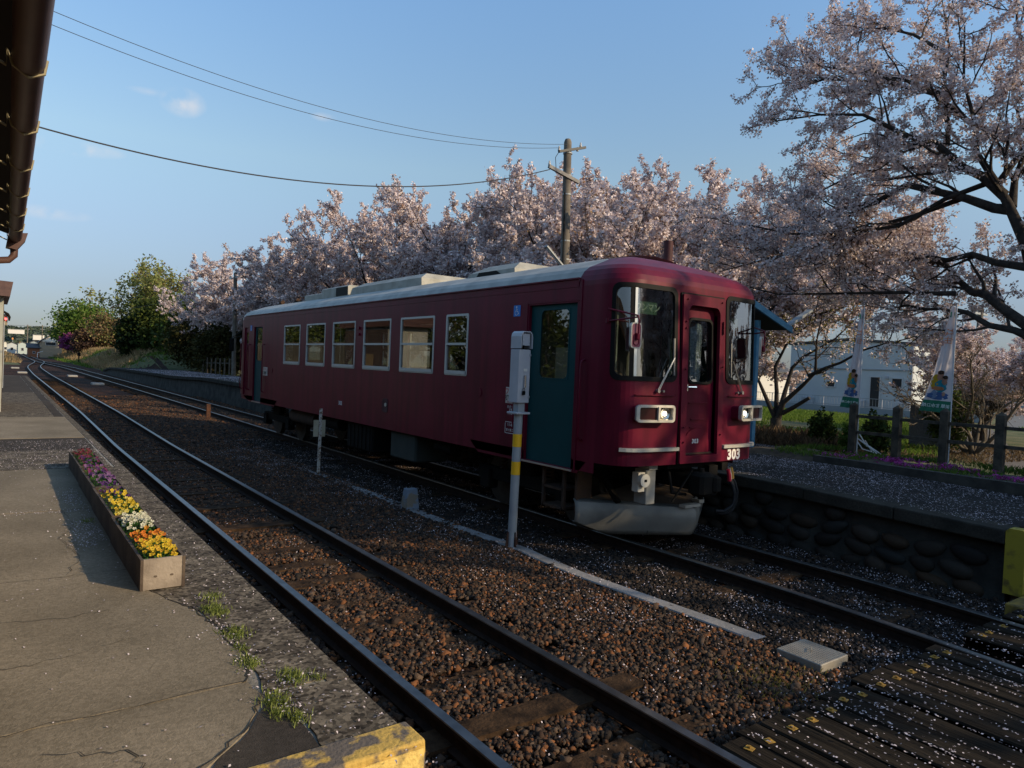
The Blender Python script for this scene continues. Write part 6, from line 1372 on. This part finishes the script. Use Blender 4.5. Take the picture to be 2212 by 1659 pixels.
mb = MB(); mb.prism([(gx(3.2)-.13,3.12),(gx(3.2)-.11,3.26),(gx(3.2)+.05,3.28),(gx(3.2)+.03,3.20),(gx(3.2)-.04,3.10)], lambda u,v,d:(u,d,v), 3.08, 3.24); mb.tube([(gx(3.2)-.06,3.16,3.12),(gx(3.2)-.06,3.16,3.05),(gx(3.2)-.10,3.16,3.0),(gx(3.2)-.5,3.16,2.93)],.035,10); mb.build('downpipe', M_GUT, stn, smooth=50)
mb = MB(); mb.box(-14,-8.3,-16,3.0,.4,3.9); wb = mb.build('wall', M_DKW, stn)
for y, w, z0_, z1_ in ((-12,2.2,1.2,2.6),(-8.5,1.8,.42,2.6),(-5,2.2,1.2,2.6),(-1.2,2.2,1.2,2.6)):
    mb = MB(); mb.box(-8.32,-8.28,y-w/2,y+w/2,z0_,z1_); f_ = mb.build('window', mat('cream window panel', (.30,.25,.16), (.36,.30,.20), scale=3, rough=.5), stn)
s2 = empty('track_side_hut', (-9,19,.4), 'white walled hut with a brown flat eave at the left edge beyond the station', 'hut')
mb = MB(); mb.box(-8.4,-6.93,17,21,.4,3.45); mb.build('wall', mat('pale hut wall', (.30,.30,.25), (.38,.38,.33), scale=2, rough=.8), s2)
mb = MB(); mb.add([(-8.7,16.7,3.45),(-6.80,16.7,3.40),(-6.74,16.7,3.78),(-8.7,16.7,3.85),(-8.7,21.3,3.45),(-6.80,21.3,3.40),(-6.74,21.3,3.78),(-8.7,21.3,3.85)], [(0,1,2,3),(7,6,5,4),(0,4,5,1),(1,5,6,2),(2,6,7,3),(3,7,4,0)]); mb.build('eave', M_GUT, s2); mb = MB(); mb.box(-6.93,-6.915,17.25,21,.4,3.3); mb.build('added_dark_cladding', M_DKW, s2); mb = MB(); mb.box(-6.915,-6.90,18.4,19.6,1.0,2.4); mb.build('shutter', mat('ochre shutter', (.14,.10,.05), rough=.8), s2)  # dark boards added to the unseen side wall to dim its reflection
sg = empty('railway_signal', (-6.76,30,.2), 'railway signal with a red light peeking out from behind the white hut', 'signal')
mb = MB(); mb.cyl((-6.82,30,.2),(-6.82,30,3.1),.05,10); mb.build('mast', M_GREYP, sg); mb = MB(); mb.cbox(-7.0,-6.68,30,30.2,2.95,3.42,.03); mb.build('housing', mat('tan signal back', (.25,.22,.15), rough=.7), sg)
mb = MB(); mb.tube([(-6.98,29.9,3.45),(-6.8,29.9,3.5),(-6.68,29.9,3.42),(-6.62,29.9,3.3),(-6.63,29.9,3.15)],[.04,.05,.055,.05,.03],8); mb.build('hood', M_BLACK, sg); mb = MB(); mb.prism([(-6.74+.045*math.cos(a), 3.22+.045*math.sin(a)) for a in np.linspace(0,6.28,13)[:-1]], lambda u,v,d:(u,d,v), 29.92, 29.97); mb.build('lit_lens', emit('red signal light', (1,.08,.08), 4), sg)

gT = leafy('evergreen_tree', 61, (-14.5,4,.1), 8.5, 1.0, M_GREEN2, .20, 'dark tree nearest the station, only seen mirrored in the railcar windows', 'tree', 'dark trees mirrored in the windows', tiltr=(.2,1.1), nl=9, dens=7, th=.1)
for i, (x, y, rz, sc) in enumerate([(-15,10,1,.9),(-16,19,2.2,.95),(-15,28,3.4,1),(-16.5,37,.3,1),(-15.5,47,5,1),(-16,58,4.1,1.05),(-15,70,2.7,1.0)]):
    copy_tree(gT, (x, y, .1), rz, (sc, sc*.95), 'dark tree number %s behind the station, only seen mirrored in the railcar windows' % ['one','two','three','four','five','six','seven'][i], 'dark trees mirrored in the windows')
mb = MB(); mb.box(-12.5,-9.2,24,52,-.2,3.0); o = mb.build('storehouse', mat('ochre store wall', (.05,.045,.03), (.09,.075,.05), scale=1, rough=.9)); tag(o, 'low ochre store wall on the station side, only seen mirrored in the railcar', 'storehouse')
# ------------------------------------------------------------------ houses
def house(name, x0, x1, y0, y1, z0, ze, zr, wallm, roofm, label, axis='x', wins=(), over=.4, cat='house'):
    o = empty(name, ((x0+x1)/2,(y0+y1)/2,z0), label, cat); mb = MB()
    if axis == 'x':   # ridge along x, gables face +-x
        ym = (y0+y1)/2; P = [(y0,z0),(y1,z0),(y1,ze),(ym,zr),(y0,ze)]; mb.prism(P, lambda u,v,d:(d,u,v), x0, x1)
        mb.build('wall', wallm, o); mb = MB(); s = (zr-ze)/(ym-y0)
        for a, b in ((y0-over,ym),(y1+over,ym)):
            za = zr-s*abs(a-ym); mb.add([(x0-over,a,za+.03),(x1+over,a,za+.03),(x1+over,b,zr+.03),(x0-over,b,zr+.03),(x0-over,a,za+.18),(x1+over,a,za+.18),(x1+over,b,zr+.18),(x0-over,b,zr+.18)], [(0,1,2,3),(7,6,5,4),(0,4,5,1),(1,5,6,2),(2,6,7,3),(3,7,4,0)])
    else:
        xm = (x0+x1)/2; P = [(x0,z0),(x1,z0),(x1,ze),(xm,zr),(x0,ze)]; mb.prism(P, lambda u,v,d:(u,d,v), y0, y1)
        mb.build('wall', wallm, o); mb = MB(); s = (zr-ze)/(xm-x0)
        for a, b in ((x0-over,xm),(x1+over,xm)):
            za = zr-s*abs(a-xm); mb.add([(a,y0-over,za+.03),(a,y1+over,za+.03),(b,y1+over,zr+.03),(b,y0-over,zr+.03),(a,y0-over,za+.18),(a,y1+over,za+.18),(b,y1+over,zr+.18),(b,y0-over,zr+.18)], [(0,1,2,3),(7,6,5,4),(0,4,5,1),(1,5,6,2),(2,6,7,3),(3,7,4,0)])
    mb.build('roof', roofm, o); gm = mat('dark house window', (.03,.035,.04), rough=.2); wf = mat('window frame white', (.5,.5,.5), rough=.5)
    for face, a, b, c, d in wins:
        mb = MB(); fb = MB()
        if face == '-x': mb.box(x0-.03,x0-.01,a,b,c,d); fb.ring([(a-.06,c-.06),(b+.06,c-.06),(b+.06,d+.06),(a-.06,d+.06)],[(a,c),(b,c),(b,d),(a,d)], lambda u,v,q:(x0-q,u,v), 0, .06)
        else: mb.box(a,b,y0-.03,y0-.01,c,d); fb.ring([(a-.06,c-.06),(b+.06,c-.06),(b+.06,d+.06),(a-.06,d+.06)],[(a,c),(b,c),(b,d),(a,d)], lambda u,v,q:(u,y0-q,v), 0, .06)
        w_ = fb.build('window', wf, o); mb.build('pane', gm, w_)
    return o
M_HW = mat('pale blue white siding', (.46,.49,.50), (.52,.55,.56), scale=.6, rough=.8); M_DR = mat('dark grey roof', (.07,.07,.075), rough=.8); M_TAN = mat('tan plaster', (.28,.22,.15), (.34,.27,.19), scale=1, rough=.9)
wh = house('white_house', 40, 46, 15.3, 23.9, .1, 4.62, 4.95, M_HW, M_DR, 'large pale house with small windows behind the banners', 'x',
      [('-x',23.05,23.3,1.85,2.5),('-x',20.45,21.0,1.75,2.1),('-x',17.35,17.95,.55,2.5),('-x',15.95,16.55,1.85,2.45),('-y',42,42.5,1.5,2.6)], over=.12)
for y in (18.6,15.6,22.3):
    mb = MB(); mb.cbox(39.6,39.95,y-.4,y+.4,.35,.95,.03); a_ = mb.build('outdoor_unit', M_PBOX, wh); mb = MB(); mb.cyl((39.6,y+.08,.65),(39.58,y+.08,.65),.22,14); mb.build('fan_grille', M_GREYP, a_)
for y, z in ((21.3,2.75),(16.9,2.55)): mb = MB(); mb.box(39.9,40.0,y-.12,y+.12,z-.12,z+.05); mb.build('vent_hood', M_PBOX, wh)
mb = MB(); mb.box(39.94,40,15.3,23.9,2.98,3.04); mb.build('siding_band', M_GREYP, wh)
mb = MB(); mb.box(39.93,39.99,15.32,15.44,.1,4.6); mb.build('downpipe', M_PBOX, wh)
mf_ = empty('mesh_fence', (37,19,.1), 'low block wall topped by a grey mesh fence in front of the pale house', 'fence')
mb = MB(); mb.box(36.9,37.1,10,27,.05,.55); mb.build('block_wall', mat('blue grey block', (.26,.30,.32), rough=.9), mf_)
for y in np.arange(10,27.1,1.9): mb = MB(); mb.cyl((37,y,.55),(37,y,1.15),.03,6); mb.build('post', M_PBOX, mf_)
mb = MB(); mb.bar((37,10,1.13),(37,27,1.13),.04,.03); mb.bar((37,10,.62),(37,27,.62),.03,.03)
for y in np.arange(10,27,.19): mb.bar((37,y,.62),(37,y,1.13),.012,.012)
mb.build('mesh_panel', M_GREYP, mf_)
house('small_white_house', 44, 50, 30.0, 37, .1, 2.7, 3.9, mat('white plaster', (.58,.57,.54), rough=.85), M_DR, 'small bright white house between shelter and the dark cherry stems', 'x', [('-x',32,33.2,1,2)])
house('tan_shed', 66, 72, 24.2, 29.0, .1, 2.9, 3.6, M_TAN, mat('brown tile roof', (.09,.075,.06), rough=.9), 'low tan house with dark roof right of the pale house', 'x', [('-x',25,26,1.2,2)])
house('grey_house', 70, 79, 19.9, 24, .1, 2.6, 3.3, mat('dark weathered boards', (.06,.05,.045), (.09,.08,.07), scale=2, rough=.9), M_DR, 'dark low farmhouse across the road at the far right', 'x', [('-x',21,22.5,.8,1.9)])
house('blue_grey_building', 64, 72, 12.0, 18.2, .1, 4.2, 4.4, mat('blue grey wall', (.25,.30,.33), (.28,.33,.36), scale=1, rough=.8), M_DR, 'blue grey flat roofed building at the right edge', 'x', [('-x',16.9,17.6,1,1.9)], over=.1)
mb = MB(); v = [(16.5,4.9,.15),(16.6,3.8,.15),(16.6,3.8,1.15),(16.5,4.9,1.55),(16.3,4.4,.15),(16.3,4.4,1.35)]; mb.add(v, [(0,4,5,3),(4,1,2,5)])
o = mb.build('net_screen', mat('grey garden net', (.07,.075,.08), (.10,.105,.11), scale=20, rough=.9)); sm = o.modifiers.new('s','SOLIDIFY'); sm.thickness = .02; tag(o, 'grey net screen standing behind the larger banner', 'screen')
house('farm_house', 1.0, 5.1, 180, 186, -.2, 3.3, 4.75, mat('sunlit tan plaster', (.34,.27,.19), rough=.9), M_DR, 'two storey tan house with dark tiled gable roof at the far end of the line', 'y', [('-y',2.1,3.9,2.6,3.2)], over=.35)
mb = MB(); mb.add([(1.1,179.9,3.35),(5.0,179.9,3.35),(3.05,179.9,4.62)], [(0,1,2)]); mb.build('gable_panel', mat('white gable', (.75,.72,.65), rough=.8), COL.objects['farm_house'])
house('farm_annex', -1.1, .95, 180, 184, -.2, 1.9, 2.7, mat('red brown siding', (.26,.10,.05), rough=.9), M_DR, 'low red brown annex left of the tan house', 'x', [('-y',-.2,.15,.7,1.1)], over=.3)
for i, (x, y, w, h, c, lab) in enumerate([(-2.6,260,2.4,2.6,(.45,.48,.48),'small pale building left of the red brown annex'),(-.2,250,2.2,2.8,(.40,.46,.44),'pale green grey building behind the red brown annex'),(1.9,230,1.8,3.2,(.25,.30,.32),'blue grey shed roof behind the tan house'),(-4.0,280,1.2,2.9,(.62,.60,.52),'bright cream building at the far left by the hut')]):
    house('distant_house', x-w/2, x+w/2, y, y+6, -.2, h, h+.5, mat('far wall %d' % i, c, rough=.9), M_DR, lab, 'y', [('-y',x-.3,x+.3,.8,1.6)], over=.2)
for i, (x0, x1, z0_, z1_, lab) in enumerate([(3.9,17.3,15.4,18.3,'long white building on the hill at far left'),(24.4,33.9,10.2,13.9,'white building on the hill behind the tan house'),(36.6,42.0,12.4,14.2,'small white block on the hill right of the tan roof')]):
    o = empty('hillside_building', ((x0+x1)/2,850,z0_), lab, 'building', 'white buildings on the distant hill'); mb = MB(); mb.box(x0,x1,850,862,z0_-1.2,z1_); mb.build('wall', mat('white works wall', (.62,.60,.56), rough=.8), o); mb = MB(); mb.box(x0-.4,x1+.4,849.6,862.4,z1_,z1_+.3); mb.build('roof', M_PBOX, o)
xs_ = np.linspace(-160,700,120); ys_ = np.linspace(800,1500,30); X, Y = np.meshgrid(xs_, ys_)
ZZ = -1+(17+5*np.sin(X*.013)+5*vnoise(X,Y,60,5)+4*vnoise(X,Y,14,6))*smooth01((Y-830)/90)*(.72+.3*np.cos(X*.004)); nx_ = len(xs_)
i = (np.arange(nx_-1)[None,:]+np.arange(len(ys_)-1)[:,None]*nx_).ravel()
o = npmesh('hills', np.stack([X.ravel(),Y.ravel(),ZZ.ravel()],1), np.stack([i,i+1,i+nx_+1,i+nx_],1), mat('distant wooded hill', (.045,.065,.05), (.09,.11,.08), scale=.05, rough=1), smooth=True); tag(o, kind='structure')
R_ = np.random.default_rng(3); n = 9000; x = R_.uniform(-100,300,n); y = R_.uniform(840,930,n)
zz = np.interp(x, [-100,300],[16,14])*0-1+(17+5*np.sin(x*.013)+5*vnoise(x,y,60,5)+4*vnoise(x,y,14,6))*smooth01((y-830)/90)*(.72+.3*np.cos(x*.004))+R_.uniform(0,3,n)
o = leafobj('hill_wood', np.stack([x,y,zz],1), 2.6, leafmat('far wood foliage', (.05,.075,.05), (.11,.13,.09), .2), R_); tag(o, 'wooded hillside behind the far houses', 'woods', kind='stuff')
# small trackside things near the points
for x, y, h, lab in ((3.2,118,.55,'small dark trackside lever by the far points'),):
    t = empty('trackside_lever', (x,y,.0), lab, 'lever'); mb = MB(); mb.cyl((x,y,-.2),(x,y,1.1),.08,8); mb.build('stand', M_BLACK, t); mb = MB(); mb.cbox(x-.22,x+.22,y-.1,y+.1,1.0,1.5,.05); mb.build('head', M_BLACK, t)
t = empty('trackside_board', (.2,165,0), 'small white angled board beside the distant line', 'marker'); mb = MB(); mb.cyl((.0,165,0),(.0,165,1.0),.06,6); mb.build('stand', M_WHITE, t); mb = MB(); mb.bar((.0,165,.95),(.9,165,1.3),.25,.1); mb.build('arm', M_WHITE, t)
for x, y, lab in ((-2.3,270,'left orange round signal board far down the line'),(-.5,262,'right orange round signal board far down the line')):
    t = empty('line_signal', (x,y,-.2), lab, 'signal', 'orange boards far down the line'); mb = MB(); mb.cyl((x,y,-.2),(x,y,4.6 if x < -2 else 3.3),.09,6); mb.build('mast', M_GREYP, t); mb = MB(); zt_ = 4.4 if x < -2 else 3.1; mb.cbox(x-.22,x+.22,y-.2,y-.1,zt_-.3,zt_+.35,.1); mb.build('board', mat('orange board', (.60,.30,.10), rough=.6), t)
for x, y in ((-1.9,62),(-1.6,47.5),(-5.3,83),(-5.1,68)):
    mb = MB(); mb.cbox(x-.35,x+.35,y-.5,y+.5,-.2,-.05,.03); tag(mb.build('gravel_slab', mat('pale lid concrete', (.30,.29,.27), rough=.9)), 'flat pale concrete lid lying in the gravel between the far tracks', 'lid', 'pale concrete lids in the gravel')

# ------------------------------------------------------------------ fallen petals
def petals(name, label, n, xr, yr, zf, dens, size=.013, seed=1, tilt=.35):
    R = np.random.default_rng(seed); x = R.uniform(*xr, n); y = R.uniform(*yr, n); k = R.random(n) < dens(x, y); x = x[k]; y = y[k]; n = len(x)
    P = np.stack([x, y, zf(x, y)], 1); nr = np.stack([R.normal(0,tilt,n), R.normal(0,tilt,n), np.ones(n)], 1); nr /= np.linalg.norm(nr,axis=1)[:,None]
    a = np.cross(nr, R.normal(0,1,(n,3))); a /= np.linalg.norm(a,axis=1)[:,None]; b = np.cross(nr, a); s = size*R.uniform(.6,1.25,n)[:,None]
    V = np.stack([P-a*s*.6, P-b*s*.38+a*s*.1, P+a*s*.6, P+b*s*.38+a*s*.1], 1).reshape(-1,3)
    o = npmesh(name, V, np.arange(len(V)).reshape(-1,4), M_PETAL); tag(o, label, 'petals', kind='stuff')
def clump(x, y, s, seed, lo=.5, p=3): return np.clip((vnoise(x,y,s,seed)*.6+vnoise(x,y,s*.35,seed+1)*.4-lo)/(1-lo), 0, 1)**p
def dball(x, y):
    d1 = abs(x-XTR(y)); d2 = abs(x-XNR(y)); base = .025+.95*clump(x,y,.45,31,.34,1.8)+.8*clump(x,y,.16,36,.55,1.2)*(x > -2.3)+.55*(x > 1.12)*clump(x,y,.3,37,.2,1)+.6*np.exp(-((y+3.0)/.14)**2)*clump(x,y,.25,38,.15,1)*(x > -3.4)
    g = 1.0*smooth01((x+3.6)/1.2)*(1-.2*smooth01((y-6)/8)); g = np.maximum(g, .22)
    nearrail = (abs(d1-.566) < .10)*.8; return np.clip(base*g*(1.6 if True else 1)+0*nearrail, 0, 1)*((abs(d1-.566) > .045) & (abs(d2-.566) > .045))*((y > -3.1))
petals('fallen_petals', 'white cherry petals scattered over the ballast', 100000, (-5.3,1.5), (-3.2,14), lambda x,y: bed(x,y)+.034, dball, .014, 1, .6)
petals('fallen_petals', 'white petals lying on the timber crossing', 60000, (-3.6,1.5), (-7,-3.15), lambda x,y: np.full(x.shape, .003), lambda x,y: .25*clump(x,y,.5,41,.3,1.5)+.02+.8*(np.mod(x-.06*(y+3),.212) < .02), .015, 2, .2)
petals('fallen_petals', 'carpet of petals covering the far platform', 150000, (1.7,6.1), (-2.7,16), lambda x,y: np.interp(y,[-3,-2.8,0,14,19],[.64,.64,.72,.73,.93])+.006, lambda x,y: np.clip(.20+.75*clump(x,y,.9,51,.25,1.4)+.8*(abs(x-4.3+.0*y) < .07)*(y < 1.2), 0, 1)*((x < 4.33)|(y > 1.1)), .016, 3, .25)
petals('fallen_petals', 'petals strewn over the raised part of the far platform', 60000, (1.7,6.1), (16,60), lambda x,y: np.interp(y,[14,16.5,19,24,28,33,36,40,46,53,60],[.73,.83,.93,.93,.93,.93,.84,.74,.70,.66,.62])+.010, lambda x,y: np.clip(.3+.6*clump(x,y,1.5,52,.25,1.2), 0, 1), .035, 13, .25)
jp = [(-5.86,-.55,.16,.05),(-5.9,-.35,.12,.1),(-5.93,-1.0,.08,.22),(-5.9,-1.55,.07,.3),(-5.78,-1.93,.2,.05),(-5.9,-2.1,.08,.12),(-5.86,-2.25,.07,.1),(-6.36,2.2,.16,.5),(-6.42,1.7,.12,.2),(-6.4,3.15,.5,.05),(-6.35,3.9,.12,.5),(-6.9,3.25,.4,.03)]
def dplat(x, y):
    d = .004+.02*clump(x,y,.6,61,.3,2)+.07*(x > -5.92)*(y < 6)+.12*((y > 6.3) & (y < 10))
    for (cx, cy, sx, sy) in jp: d = d+.9*np.exp(-((x-cx)/sx)**2*1.2-((y-cy)/sy)**2*1.2)*(.4+.6*vnoise(x,y,.03,5))
    return np.clip(d, 0, 1)*~((x > -6.24) & (x < -5.9) & (y > -.01) & (y < 6.42))
petals('fallen_petals', 'petals gathered along the slab joints of the near platform', 90000, (-7.6,-5.52), (-3.6,10), lambda x,y: np.full(x.shape, ZP+.008), dplat, .013, 4, .35)
petals('fallen_petals', 'petals drifted between the near platform edge and the rail', 9000, (-5.48,-4.93), (-4,6), lambda x,y: np.full(x.shape,-.13), lambda x,y: .25*clump(x,y,.3,71,.3,1.5), .014, 5, .5)
# yellow green weed on the ballast near the pit cover
n = 420; q = NR.normal(0,1,(n,2)); P = np.stack([-2.42+q[:,0]*.20, -2.68+q[:,1]*.19, np.full(n,-.13)],1); blades(P, .055, .007, 'ballast_weed', leafmat('dry yellow weed', (.14,.13,.03), (.28,.22,.07), .3)); tag(COL.objects[-1], 'yellowish weed growing through the ballast by the pit cover', 'weeds', kind='stuff')
